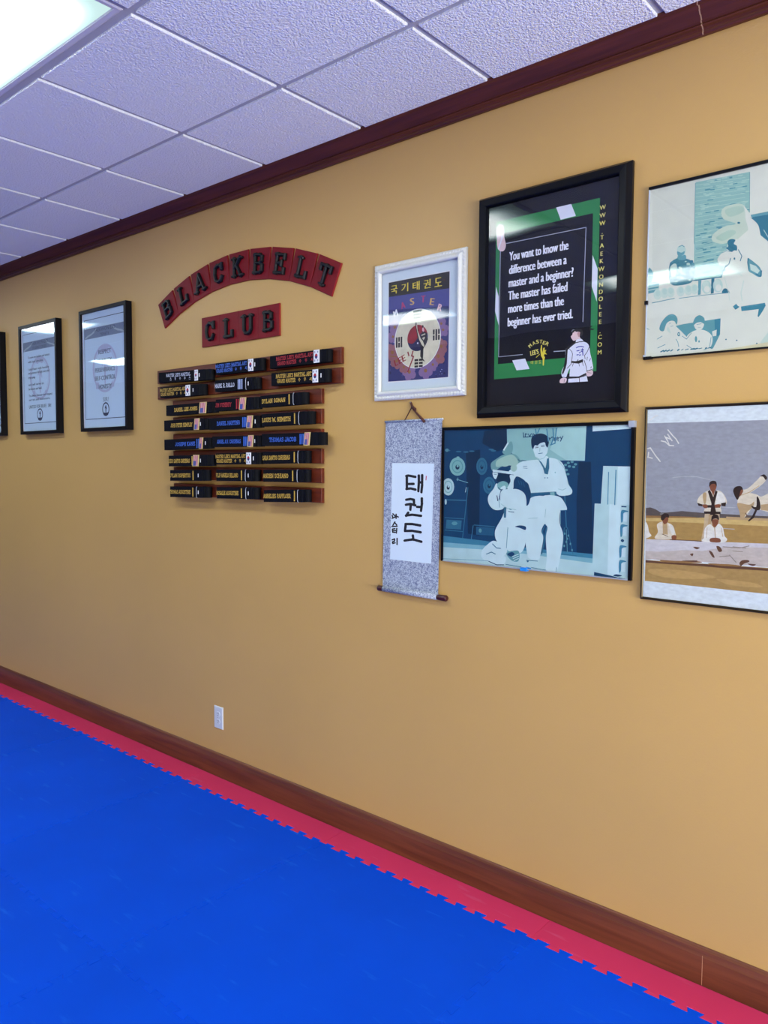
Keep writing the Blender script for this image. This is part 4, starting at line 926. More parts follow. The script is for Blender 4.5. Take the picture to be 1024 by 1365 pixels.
'P': (-15580, 19185, '''p_green|0|0 325 4015 325 4015 865 0 865
p_green|0|0 5545 4015 5545 4015 5994 0 5994
p_green|0|0 865 155 865 155 5545 0 5545
p_green|0|3780 865 4015 865 4015 5545 3780 5545
p_white|0|2413 6013 2976 6013 3160 5582 2594 5564
p_white|0|29 3682 149 3310 166 2275 1 2795
p_white|0|3793 4177 3986 3693 3976 2627 3788 3140
p_white|0|760 952 1289 971 1473 593 947 584
p_line|0|437 5143 3544 5120 3540 5140 432 5165
p_line|0|3526 5138 3481 2010 3503 2006 3548 5133
p_line|0|181 4938 168 1125 193 1123 207 4933
p_line|0|175 1119 1189 1116 1186 1138 173 1140
p_line|0|2416 1106 2883 1091 2880 1119 2413 1133
p_skin|1|13 5739 137 5870 305 5788 353 5394 425 5101 345 4918 177 4933 65 5094 34 5453
p_white|0|153 5753 248 5398 297 5399 202 5753
p_white|0|250 5430 81 5017 129 4996 297 5407
p_white|1|3265 1346 3378 1348 3525 1347 3673 1279 3749 1138 3782 947 3846 701 3902 415 3810 377 3670 360 3662 218 3403 190 3060 171 3053 480 2980 376 2899 182 2765 208 2736 408 2838 620 2863 892 2873 1138 2962 1239 3111 1320
p_white|1|3253 1347 3272 1448 3375 1475 3470 1433 3525 1352 3378 1329
p_black|0|3229 1363 3125 1332 2932 1242 2873 1138 2864 865 2810 540 2749 366 2787 289 2886 507 2929 668 2939 886 2952 1125 3083 1228 3236 1321
p_black|0|3212 1320 3389 1344 3381 1371 3204 1347
p_black|0|3372 1343 3540 1344 3536 1371 3368 1370
p_black|0|3093 742 3243 718 3391 733 3527 765 3529 668 3364 627 3215 650 3094 676
p_black|0|3310 695 3359 767 3339 780 3290 707
p_black|0|3369 635 3388 531 3405 532 3387 636
p_black|0|3162 655 3132 554 3150 548 3180 649
p_black|0|3502 665 3530 533 3547 534 3519 666
p_black|0|2993 219 3374 193 3672 306 3674 225 3404 147 3009 147
p_white|0|3000 142 3375 138 3668 199 3719 7 2988 11
p_black|0|3394 147 3403 1 3424 0 3415 146
p_black|0|2967 1181 3098 1053 3112 1065 2982 1193
p_black|0|3089 1065 3128 965 3148 970 3109 1069
p_black|0|3126 979 3105 786 3126 782 3147 975
p_black|0|3107 796 3069 621 3090 615 3127 791
p_black|0|3076 633 2936 506 2952 492 3092 619
p_black|0|3614 757 3592 889 3572 889 3594 756
p_black|0|3588 874 3691 1002 3674 1014 3571 887
p_black|0|3687 996 3752 1143 3732 1152 3668 1005
p_black|0|3557 727 3639 495 3658 500 3577 731
p_black|0|3636 506 3661 355 3681 356 3656 507
p_black|0|3793 780 3748 681 3767 672 3812 771
p_black|0|3681 709 3694 824 3674 828 3661 713
p_black|0|3829 496 3797 437 3816 427 3848 486
p_black|0|2732 211 2965 166 2968 187 2735 232
p_black|0|3664 334 3893 401 3885 419 3656 352
p_skin|1|2681 122 2765 180 2930 158 2903 25 2790 2 2676 31
p_skin|1|3665 328 3868 367 3894 242 3814 178 3698 181 3661 245
p_black|0|3691 300 3843 267 3845 277 3693 311
p_black|0|2843 142 2829 28 2841 26 2855 140
p_skin|1|3060 1562 3116 1626 3143 1737 3221 1729 3346 1729 3406 1669 3379 1550 3411 1466 3287 1446 3198 1412 3132 1440
p_skin2|1|3346 1716 3400 1696 3391 1563 3344 1527 3297 1640
p_black|1|3084 1730 3130 1798 3202 1769 3174 1702 3109 1681
p_black|1|3160 1784 3338 1803 3463 1757 3507 1639 3462 1536 3391 1571 3400 1669 3340 1703 3257 1704 3221 1729
p_line|0|3094 1724 3125 1783 3114 1789 3083 1730
p_line|0|3116 1778 3182 1777 3181 1788 3115 1789
p_blue|0|3269 1151 3367 1184 3352 1215 3253 1182
p_blue|0|3346 1180 3452 1183 3446 1216 3340 1213
p_blue|0|3428 1186 3549 1150 3556 1180 3435 1217
p_blue|0|3285 1042 3397 1054 3389 1086 3276 1074
p_blue|0|3288 906 3370 916 3362 948 3279 938
p_blue|0|3385 889 3455 904 3443 936 3373 921
p_blue|0|3476 1128 3493 1043 3527 1045 3511 1130
p_blue|0|3490 1061 3504 882 3539 881 3525 1060
p_blue|0|3437 1064 3548 1066 3543 1099 3432 1096
p_blue|0|3433 1036 3496 995 3514 1021 3451 1062
p_blue|0|3393 965 3440 1004 3414 1030 3367 990
p_black|0|3733 1790 3850 1823 3835 1854 3719 1821
p_black|0|3734 1781 3923 1733 3866 1700 3750 1712
p_gold|0|1925 1393 1957 1385 1966 1222 2021 1021 2085 954 2056 850 2044 661 2002 681 1998 897 1926 1015 1899 1228
p_gold|0|2009 1279 2066 1291 2062 1196 2131 1201 2088 1127 2159 1037 2064 1067 2028 964 1994 1107
p_gold|0|1739 962 1882 1071 1867 1087 1723 978'''),
'W': (-20929, 19711, '''w_navy|0|142 4084 3243 4055 3213 7 143 60
w_black|0|142 4084 3243 4055 3228 3419 159 3497
w_pur|0|159 3497 3228 3419 3225 2747 156 2970
w_pur|0|821 1218 812 1210 793 1210 777 1217 777 1227 793 1231 812 1227
w_deep|0|2702 1214 2683 1187 2641 1184 2607 1207 2606 1240 2640 1257 2683 1245
w_deep|0|1265 844 1241 821 1186 819 1141 841 1141 868 1185 882 1240 871
w_deep|0|857 1584 842 1545 809 1539 783 1569 782 1614 809 1639 842 1626
w_blu|0|1193 455 1183 436 1162 433 1144 448 1144 470 1161 483 1183 476
w_pur|0|2436 1085 2429 1074 2413 1073 2400 1082 2400 1095 2413 1101 2429 1097
w_pale|0|2723 2017 2710 1988 2680 1983 2656 2007 2656 2042 2680 2061 2709 2050
w_blu|0|2651 1496 2642 1479 2619 1477 2601 1491 2600 1511 2618 1522 2641 1515
w_pur|0|1019 2519 999 2498 956 2498 921 2518 921 2543 956 2555 999 2544
w_deep|0|3081 189 3062 157 3016 152 2980 178 2979 216 3015 237 3061 225
w_pur|0|1189 795 1186 789 1177 788 1170 793 1170 801 1177 805 1185 802
w_pur|0|1211 874 1204 851 1187 847 1173 864 1173 890 1186 904 1204 897
w_deep|0|2040 501 2028 488 2003 487 1982 498 1982 513 2003 521 2028 516
w_deep|0|1809 622 1787 594 1737 590 1697 614 1696 647 1736 664 1786 653
w_deep|0|799 2599 787 2573 759 2570 737 2591 736 2622 758 2638 786 2628
w_pur|0|702 1195 696 1178 681 1175 669 1189 668 1208 680 1219 695 1214
w_deep|0|1865 716 1848 680 1809 674 1777 703 1777 744 1808 768 1847 755
w_deep|0|334 406 315 365 272 358 238 389 238 436 272 463 314 450
w_pur|0|1137 1493 1119 1465 1078 1461 1044 1485 1044 1519 1077 1536 1118 1525
w_blu|0|2802 2144 2783 2123 2740 2122 2705 2142 2704 2169 2739 2181 2782 2170
w_pale|0|2924 179 2917 161 2903 157 2891 171 2891 192 2902 204 2917 198
w_deep|0|3040 606 3018 569 2968 564 2927 594 2927 637 2967 660 3017 646
w_deep|0|1716 1767 1701 1751 1667 1750 1640 1765 1640 1785 1667 1794 1700 1786
w_pur|0|2435 1061 2412 1032 2359 1029 2316 1054 2316 1089 2358 1107 2411 1094
w_pale|0|1031 1801 1014 1763 975 1757 944 1788 943 1832 974 1856 1013 1842
w_deep|0|2118 1811 2112 1797 2099 1795 2088 1806 2088 1822 2098 1830 2112 1825
w_pale|0|553 1631 528 1605 471 1603 426 1627 426 1659 471 1674 527 1662
w_pale|0|1896 1820 1879 1797 1839 1795 1807 1815 1807 1843 1839 1856 1878 1846
w_deep|0|2189 220 2180 204 2159 202 2142 214 2142 232 2159 242 2180 237
w_blu|0|2329 156 2312 121 2273 115 2241 142 2240 182 2272 204 2311 193
w_blu|0|1097 2132 1085 2121 1059 2120 1037 2131 1037 2145 1058 2151 1085 2145
w_pale|0|2683 961 2663 935 2617 932 2580 954 2579 986 2616 1002 2662 991
w_pale|0|2315 237 2295 199 2250 192 2214 222 2213 266 2249 291 2295 278
w_deep|0|384 2185 369 2158 337 2154 311 2177 311 2210 337 2227 369 2216
w_blu|0|1637 286 1624 274 1596 273 1573 284 1573 299 1596 306 1624 301
w_pur|0|780 1253 776 1233 767 1229 759 1244 759 1266 766 1279 776 1273
w_pale|0|2478 2373 2470 2348 2450 2344 2434 2364 2433 2393 2449 2409 2469 2400
w_blu|0|918 2334 901 2297 862 2292 830 2322 830 2365 861 2387 900 2374
w_pale|0|545 2283 520 2264 462 2265 415 2285 415 2310 462 2321 520 2309
w_deep|0|2815 1201 2801 1169 2768 1164 2741 1189 2741 1226 2767 1247 2800 1235
w_pale|0|845 1424 836 1405 817 1401 801 1417 801 1440 817 1453 836 1446
w_pur|0|484 2574 466 2536 425 2531 392 2563 391 2607 424 2631 466 2616
w_deep|0|1965 213 1940 198 1884 197 1838 213 1838 232 1883 241 1940 233
w_deep|0|2557 1740 2535 1731 2487 1733 2448 1745 2448 1759 2487 1763 2535 1755
w_deep|0|1224 365 1208 343 1171 340 1142 358 1142 383 1171 397 1207 389
w_blu|0|2985 2042 2980 2036 2969 2036 2960 2042 2960 2049 2969 2052 2980 2049
w_pale|0|2277 311 2256 279 2210 274 2173 300 2173 338 2209 359 2256 347
w_pur|0|895 1436 877 1425 836 1425 804 1437 803 1452 836 1458 877 1451
w_deep|0|3022 2192 3004 2169 2962 2167 2928 2189 2927 2217 2961 2231 3003 2219
w_pur|0|2565 967 2557 944 2538 939 2523 957 2523 984 2537 1000 2556 992
w_blu|0|3100 1755 3089 1749 3064 1750 3045 1757 3044 1764 3064 1767 3089 1763
w_pur|0|1527 159 1504 146 1452 146 1410 159 1410 176 1452 184 1504 176
w_pur|0|551 1567 529 1552 477 1553 435 1569 435 1588 477 1597 528 1587
w_blu|0|1540 1549 1528 1519 1500 1514 1477 1538 1476 1573 1499 1592 1527 1582
w_deep|0|1867 1610 1855 1582 1827 1577 1805 1600 1805 1632 1827 1650 1855 1640
w_blu|0|2534 1733 2530 1728 2522 1727 2516 1732 2516 1738 2522 1741 2530 1739
w_pale|0|2578 542 2571 524 2555 521 2542 534 2542 555 2554 567 2570 561
w_blu|0|3033 1138 3020 1101 2988 1094 2962 1123 2962 1167 2987 1191 3019 1179
w_deep|0|3096 1894 3076 1861 3029 1857 2991 1886 2991 1925 3028 1945 3075 1931
w_blu|0|2924 668 2917 649 2899 645 2885 660 2885 682 2899 695 2916 688
w_blu|0|872 1137 859 1129 831 1129 807 1137 807 1148 830 1152 859 1147
w_deep|0|630 2735 620 2698 595 2692 575 2721 574 2763 594 2788 619 2775
w_deep|0|2098 2010 2080 1991 2038 1990 2005 2008 2004 2031 2038 2042 2080 2032
w_deep|0|336 1013 318 1000 276 1000 242 1013 242 1028 276 1035 318 1028
w_deep|0|1775 2307 1755 2280 1709 2278 1672 2302 1671 2335 1708 2350 1754 2338
w_deep|0|1248 771 1242 756 1229 754 1218 765 1218 782 1228 792 1242 787
w_pur|0|1165 1123 1147 1088 1106 1083 1072 1111 1072 1152 1105 1175 1146 1162
w_deep|0|2658 119 2648 80 2624 71 2604 100 2604 145 2623 171 2647 159
w_pur|0|2229 2245 2218 2222 2194 2218 2174 2238 2173 2265 2193 2279 2218 2270
w_pur|0|2190 385 2168 348 2119 342 2079 372 2078 415 2118 438 2167 425
w_deep|0|2819 380 2809 373 2787 373 2769 380 2769 388 2787 392 2809 389
w_pale|0|1990 1514 1971 1497 1928 1496 1893 1513 1893 1535 1927 1545 1971 1536
w_pale|0|2945 1828 2935 1792 2914 1785 2896 1813 2896 1854 2913 1879 2935 1867
w_deep|0|2893 177 2883 157 2859 153 2840 169 2840 192 2859 205 2882 198
w_pale|0|2945 347 2930 335 2897 335 2870 346 2870 360 2897 366 2930 361
w_pur|0|2702 466 2690 449 2664 447 2643 460 2643 480 2664 490 2690 484
w_pale|0|1534 1742 1520 1703 1487 1697 1459 1727 1459 1772 1486 1797 1519 1783
w_blu|0|1689 1519 1665 1503 1609 1503 1563 1521 1563 1542 1608 1551 1664 1541
w_deep|0|1253 2541 1236 2518 1199 2517 1168 2537 1168 2564 1198 2578 1236 2567
w_pale|0|2875 273 2865 260 2842 258 2823 269 2823 285 2841 294 2864 289
w_pale|0|2844 163 2834 158 2812 158 2795 164 2795 170 2812 173 2834 170
w_deep|0|1711 2478 1702 2466 1681 2465 1664 2476 1664 2490 1680 2497 1701 2492
w_pale|0|1883 1203 1864 1192 1819 1192 1782 1205 1782 1220 1818 1226 1863 1219
w_deep|0|971 2316 954 2283 916 2278 886 2306 886 2345 916 2366 953 2353
w_pur|0|805 456 794 437 769 434 749 449 749 471 769 482 793 476
w_deep|0|2494 2565 2487 2557 2471 2556 2458 2564 2458 2575 2470 2580 2487 2576
w_deep|0|1840 1667 1831 1628 1809 1620 1791 1649 1791 1694 1808 1719 1830 1707
w_pur|0|1983 319 1959 292 1904 288 1860 312 1860 344 1903 361 1958 350
w_deep|0|2950 1489 2929 1471 2883 1471 2845 1489 2845 1511 2882 1522 2929 1512
w_deep|0|1068 1531 1054 1492 1021 1485 994 1516 993 1561 1020 1586 1053 1573
w_blu|0|2877 744 2872 735 2859 734 2849 742 2849 752 2859 757 2871 754
w_pale|0|1291 1203 1283 1190 1267 1188 1253 1199 1253 1215 1266 1223 1283 1218
w_pur|0|1008 2519 999 2500 979 2497 962 2513 962 2536 978 2548 999 2540
w_deep|0|1594 1307 1572 1289 1523 1289 1483 1306 1483 1328 1522 1338 1572 1329
w_deep|0|1439 492 1422 479 1385 478 1355 491 1354 507 1384 515 1422 508
w_pur|0|300 531 290 519 267 518 248 528 248 542 267 550 290 545
w_pur|0|2661 178 2646 169 2613 168 2586 178 2586 190 2613 196 2646 191
w_deep|0|3022 598 3014 575 2995 570 2980 588 2979 615 2994 630 3013 622
w_pur|0|1011 320 1001 282 979 274 961 302 961 345 978 370 1000 359
w_deep|0|1160 2416 1152 2400 1134 2399 1119 2411 1119 2429 1133 2439 1152 2433
w_pur|0|1556 2061 1544 2055 1518 2056 1497 2064 1497 2072 1518 2075 1544 2070
w_blu|0|400 855 380 819 335 813 298 842 298 885 334 908 380 895
w_pur|0|621 998 610 976 586 972 566 990 566 1016 585 1030 610 1022
w_deep|0|2784 516 2763 500 2715 499 2676 515 2675 535 2714 544 2762 536
w_pur|0|1635 2243 1613 2231 1562 2233 1522 2248 1521 2264 1562 2269 1613 2260
w_deep|0|2940 139 2933 126 2917 123 2904 134 2904 150 2916 159 2933 154
w_deep|0|3093 730 3073 719 3029 720 2994 732 2994 746 3029 751 3073 744
w_blu|0|2572 831 2560 820 2531 820 2508 830 2508 844 2531 850 2560 845
w_pur|0|1342 1309 1324 1288 1284 1286 1251 1305 1251 1331 1283 1344 1324 1334
w_deep|0|2314 253 2308 224 2292 218 2279 240 2279 272 2291 292 2307 283
w_deep|0|2624 2509 2614 2494 2590 2493 2571 2506 2571 2524 2590 2532 2613 2525
w_deep|0|1398 1847 1391 1822 1374 1817 1360 1836 1360 1866 1373 1882 1390 1874
w_deep|0|2687 505 2672 488 2637 486 2609 501 2609 521 2637 532 2672 524
w_blu|0|1109 2311 1096 2301 1066 2302 1042 2313 1042 2325 1066 2331 1096 2324
w_deep|0|1656 694 1633 668 1582 665 1541 688 1541 719 1582 735 1633 724
w_deep|0|2561 85 2557 74 2547 72 2539 81 2539 93 2547 101 2557 97
w_blu|0|741 2452 734 2423 718 2418 705 2439 704 2472 717 2491 734 2482
w_blu|0|2951 1487 2933 1474 2891 1474 2857 1488 2857 1504 2891 1511 2932 1503
w_deep|0|2518 645 2495 619 2443 617 2402 639 2401 669 2443 685 2495 674
w_deep|0|2045 2598 2023 2579 1974 2580 1935 2599 1935 2623 1974 2633 2023 2622
w_pur|0|2298 1374 2291 1355 2274 1352 2260 1367 2259 1388 2273 1400 2290 1394
w_pur|0|2201 2338 2185 2302 2148 2297 2118 2327 2117 2369 2147 2391 2184 2378
w_pur|0|346 2845 327 2813 285 2809 251 2837 250 2876 284 2895 327 2881
w_pale|0|1232 1294 1222 1280 1200 1278 1182 1290 1182 1307 1199 1315 1222 1309
w_pur|0|1905 501 1898 490 1882 488 1869 497 1868 510 1881 516 1898 512
w_deep|0|2480 1675 2475 1667 2464 1666 2454 1673 2454 1683 2463 1689 2475 1685
w_pale|0|2946 1342 2936 1330 2914 1329 2897 1340 2896 1354 2914 1361 2936 1356
w_pur|0|3025 1392 3011 1381 2978 1381 2952 1392 2952 1406 2978 1412 3011 1406
w_blu|0|1111 665 1095 646 1060 644 1032 660 1032 682 1060 694 1095 686
w_pale|0|3043 1721 3032 1707 3007 1706 2986 1718 2986 1735 3007 1743 3032 1737
w_pale|0|1736 540 1725 530 1700 529 1680 538 1680 550 1700 555 1725 551
w_deep|0|2290 2169 2275 2150 2242 2149 2215 2166 2214 2188 2241 2199 2275 2190
w_pale|0|1185 793 1169 772 1132 769 1102 787 1101 812 1131 825 1169 816
w_deep|0|2844 1974 2831 1943 2803 1939 2780 1963 2779 1998 2802 2017 2831 2006
w_pale|0|1163 864 1150 838 1118 834 1093 855 1093 886 1118 903 1149 893
w_pale|0|314 755 307 740 290 738 277 749 277 766 290 775 307 770
w_deep|0|924 1049 898 1011 840 1006 792 1038 792 1083 839 1106 898 1091
w_deep|0|1951 2218 1939 2192 1912 2189 1890 2210 1890 2240 1912 2256 1939 2247
w_pur|0|2649 342 2629 319 2582 317 2545 336 2545 363 2582 377 2628 368
w_pale|0|1972 2001 1955 1981 1917 1979 1886 1998 1885 2023 1916 2035 1954 2025
w_deep|0|1889 2567 1879 2556 1858 2556 1841 2566 1841 2579 1858 2585 1879 2580
w_pur|0|933 271 926 231 909 222 895 251 895 296 908 322 925 311
w_pale|0|2739 2554 2720 2539 2677 2540 2642 2556 2642 2575 2676 2583 2720 2573
w_pale|0|2290 253 2282 233 2264 230 2250 245 2249 267 2264 279 2281 273
w_deep|0|649 547 640 534 619 532 602 543 602 559 619 568 639 562
w_pur|0|2706 2064 2694 2059 2667 2061 2646 2067 2646 2074 2667 2076 2694 2071
w_pur|0|1618 2359 1608 2332 1585 2328 1566 2349 1566 2380 1584 2397 1607 2388
w_pur|0|951 1896 928 1868 875 1867 832 1892 832 1924 874 1940 927 1928
w_blu|0|276 2163 262 2150 232 2150 208 2162 208 2178 232 2185 262 2178
w_blu|0|586 1896 567 1872 524 1870 489 1891 489 1920 523 1934 567 1923
w_pk|0|503 2331 476 2254 403 2213 313 2223 240 2281 212 2364 239 2441 312 2482 402 2472 474 2414
w_pk|0|686 2397 660 2320 588 2279 499 2289 426 2347 398 2430 425 2506 497 2547 586 2537 658 2479
w_pk|0|825 2231 798 2154 727 2113 638 2123 566 2180 538 2263 565 2339 636 2381 725 2370 797 2313
w_pk|0|728 2063 701 1986 630 1944 541 1954 468 2011 440 2094 467 2171 539 2212 628 2202 700 2145
w_pk|0|528 2124 501 2047 429 2005 339 2015 266 2072 238 2155 265 2233 338 2274 427 2264 500 2207
w_gold2|0|582 2237 562 2193 511 2179 459 2204 438 2253 459 2297 510 2311 561 2286
w_pk|0|462 1730 437 1661 373 1623 293 1631 228 1682 202 1756 227 1825 291 1862 371 1854 436 1803
w_pk|0|396 1908 371 1839 307 1802 227 1810 161 1861 136 1935 160 2004 225 2041 305 2033 370 1982
w_pk|0|536 2008 512 1940 448 1903 369 1911 303 1962 278 2036 302 2104 367 2142 447 2133 511 2082
w_pk|0|688 1892 665 1824 601 1787 522 1795 457 1845 432 1919 456 1987 520 2025 599 2016 663 1966
w_pk|0|642 1720 619 1652 555 1614 475 1622 410 1673 385 1746 409 1815 474 1853 553 1844 617 1794
w_gold2|0|481 1858 462 1819 417 1806 371 1828 352 1872 370 1911 416 1924 462 1902
w_rose|0|551 1003 518 908 429 855 319 864 229 932 194 1034 228 1129 317 1182 427 1173 516 1104
w_rose|0|359 1184 326 1089 237 1036 126 1045 35 1114 0 1216 34 1312 124 1365 235 1355 324 1286
w_rose|0|454 1410 421 1315 332 1262 221 1272 131 1341 96 1443 130 1539 219 1591 330 1580 419 1511
w_rose|0|702 1366 669 1272 582 1219 472 1229 383 1298 348 1399 382 1494 470 1546 579 1536 668 1467
w_rose|0|762 1116 729 1022 641 969 532 978 443 1046 408 1147 442 1243 530 1295 639 1285 727 1217
w_gold2|0|477 1224 452 1169 389 1151 326 1180 299 1240 325 1295 388 1313 451 1283
w_rose|0|856 1026 826 940 747 892 648 900 568 962 536 1054 566 1140 646 1188 745 1179 825 1117
w_rose|0|966 817 936 731 857 683 759 690 679 752 647 843 677 930 757 978 855 969 935 908
w_rose|0|814 662 784 576 705 527 606 535 525 596 494 688 524 775 604 823 703 815 783 754
w_rose|0|609 776 579 689 499 641 399 648 318 710 286 802 317 889 397 938 497 929 578 868
w_rose|0|635 1002 605 915 526 867 426 875 344 937 313 1029 343 1116 424 1164 523 1155 604 1093
w_gold2|0|697 863 674 813 617 797 560 823 536 877 559 926 616 943 673 917
w_pk|0|1251 371 1219 277 1133 223 1026 230 939 297 904 397 937 492 1023 545 1130 537 1217 470
w_pk|0|1380 571 1348 477 1263 424 1156 432 1069 498 1035 598 1068 692 1154 745 1260 737 1346 670
w_pk|0|1613 490 1581 396 1497 343 1391 351 1305 417 1271 516 1303 610 1389 663 1494 655 1579 589
w_pk|0|1629 241 1597 148 1513 94 1407 101 1321 167 1288 266 1320 360 1405 414 1510 406 1596 340
w_pk|0|1406 167 1374 73 1289 19 1182 26 1095 91 1061 191 1094 286 1180 340 1286 332 1372 266
w_gold2|0|1371 374 1346 320 1286 301 1225 329 1199 387 1224 442 1284 460 1345 433
w_pk|0|2150 524 2119 432 2037 379 1934 387 1849 452 1816 550 1848 643 1931 695 2034 687 2117 622
w_pk|0|2382 522 2351 430 2270 378 2168 386 2084 451 2052 548 2082 641 2165 693 2267 684 2349 619
w_pk|0|2470 289 2440 197 2358 145 2257 152 2173 216 2141 314 2171 406 2253 459 2355 451 2438 386
w_pk|0|2294 146 2263 53 2181 0 2079 7 1995 72 1962 169 1993 263 2076 315 2178 308 2261 243
w_pk|0|2095 291 2064 198 1982 145 1878 152 1794 217 1761 315 1792 409 1875 461 1978 453 2062 388
w_gold2|0|2196 361 2172 307 2114 289 2055 316 2030 373 2054 427 2112 445 2171 418
w_rose|0|2823 683 2794 592 2714 540 2614 548 2532 613 2499 710 2530 801 2610 852 2710 844 2792 779
w_rose|0|2700 898 2670 806 2590 755 2489 764 2407 829 2374 926 2405 1017 2486 1068 2586 1059 2668 994
w_rose|0|2843 1070 2814 979 2734 929 2634 937 2552 1003 2520 1099 2550 1191 2630 1241 2730 1231 2811 1166
w_rose|0|3054 962 3024 872 2945 821 2846 829 2765 894 2733 990 2763 1081 2843 1132 2942 1122 3022 1058
w_rose|0|3042 724 3012 633 2933 582 2834 590 2753 654 2721 751 2751 842 2830 892 2930 884 3010 819
w_gold2|0|2812 874 2790 822 2733 804 2675 832 2651 888 2674 941 2731 958 2788 931
w_rose|0|2972 1410 2945 1329 2873 1283 2783 1292 2709 1352 2680 1439 2707 1521 2780 1566 2870 1557 2943 1498
w_rose|0|3163 1314 3137 1232 3065 1187 2976 1195 2902 1254 2874 1342 2901 1424 2973 1469 3062 1460 3135 1401
w_rose|0|3155 1098 3129 1016 3057 970 2967 978 2894 1037 2865 1124 2892 1207 2964 1252 3054 1243 3127 1184
w_rose|0|2959 1059 2932 977 2860 931 2769 939 2695 998 2666 1086 2694 1169 2766 1214 2857 1206 2930 1147
w_rose|0|2845 1253 2818 1171 2745 1125 2655 1134 2580 1193 2551 1281 2578 1364 2652 1409 2742 1400 2816 1341
w_gold2|0|2947 1234 2926 1187 2875 1171 2823 1196 2801 1248 2822 1295 2873 1310 2925 1285
w_pk|0|3230 1905 3206 1832 3142 1793 3062 1801 2996 1855 2970 1934 2994 2007 3059 2046 3139 2037 3204 1983
w_pk|0|3179 1725 3155 1652 3091 1611 3010 1620 2945 1673 2919 1752 2943 1825 3008 1865 3088 1857 3153 1803
w_pk|0|2996 1740 2972 1667 2907 1627 2826 1635 2760 1689 2734 1768 2758 1842 2823 1882 2904 1873 2970 1819
w_pk|0|2934 1932 2910 1859 2845 1819 2763 1828 2697 1882 2671 1961 2695 2035 2761 2074 2842 2065 2908 2011
w_pk|0|3079 2034 3055 1961 2991 1921 2910 1930 2844 1984 2818 2063 2842 2136 2907 2176 2988 2166 3053 2112
w_gold2|0|3019 1874 3000 1832 2954 1819 2908 1842 2888 1889 2907 1931 2953 1944 2999 1921
w_pk|0|2942 2257 2921 2192 2863 2157 2791 2165 2732 2214 2709 2284 2731 2349 2789 2384 2861 2375 2919 2327
w_pk|0|3095 2177 3074 2112 3017 2077 2945 2085 2887 2133 2864 2203 2885 2268 2943 2303 3014 2295 3072 2246
w_pk|0|3089 2004 3067 1939 3010 1904 2938 1912 2880 1960 2857 2030 2878 2095 2936 2130 3008 2122 3066 2074
w_pk|0|2931 1977 2910 1912 2852 1876 2780 1884 2721 1933 2698 2003 2720 2068 2778 2103 2850 2095 2908 2047
w_pk|0|2840 2133 2819 2068 2761 2033 2689 2041 2629 2090 2606 2160 2628 2225 2686 2260 2759 2252 2817 2203
w_gold2|0|2922 2116 2905 2079 2864 2067 2823 2088 2805 2129 2822 2167 2863 2178 2904 2157
w_rose|0|1149 737 1125 668 1063 630 985 636 921 685 896 757 920 826 983 865 1061 858 1124 809
w_rose|0|1275 599 1252 530 1189 492 1112 498 1048 546 1024 619 1047 687 1110 726 1187 720 1250 671
w_rose|0|1196 443 1173 374 1111 335 1033 341 969 389 944 462 968 531 1031 570 1109 564 1172 515
w_rose|0|1021 484 997 415 934 376 856 382 792 431 767 503 791 573 854 612 932 605 996 557
w_rose|0|991 667 967 598 904 559 826 565 762 614 737 687 761 756 824 795 903 788 966 739
w_gold2|0|1064 591 1046 551 1001 538 956 558 937 601 955 640 1000 654 1045 633
w_pk|0|2470 659 2448 593 2389 555 2315 561 2254 608 2231 679 2253 746 2312 783 2386 777 2446 730
w_pk|0|2626 707 2604 640 2545 603 2472 609 2412 656 2389 727 2411 793 2470 831 2543 824 2602 777
w_pk|0|2730 560 2708 493 2650 456 2577 461 2517 508 2493 579 2515 645 2574 683 2647 677 2706 630
w_pk|0|2638 421 2617 354 2558 316 2485 322 2425 369 2401 439 2423 506 2482 544 2556 538 2615 491
w_pk|0|2477 482 2455 415 2396 377 2323 383 2262 430 2239 501 2261 568 2320 605 2394 600 2454 552
w_gold2|0|2529 571 2512 532 2470 519 2428 539 2410 580 2427 619 2469 632 2511 612
w_gold2|0|262 1075 627 1012 633 1055 268 1119'''),
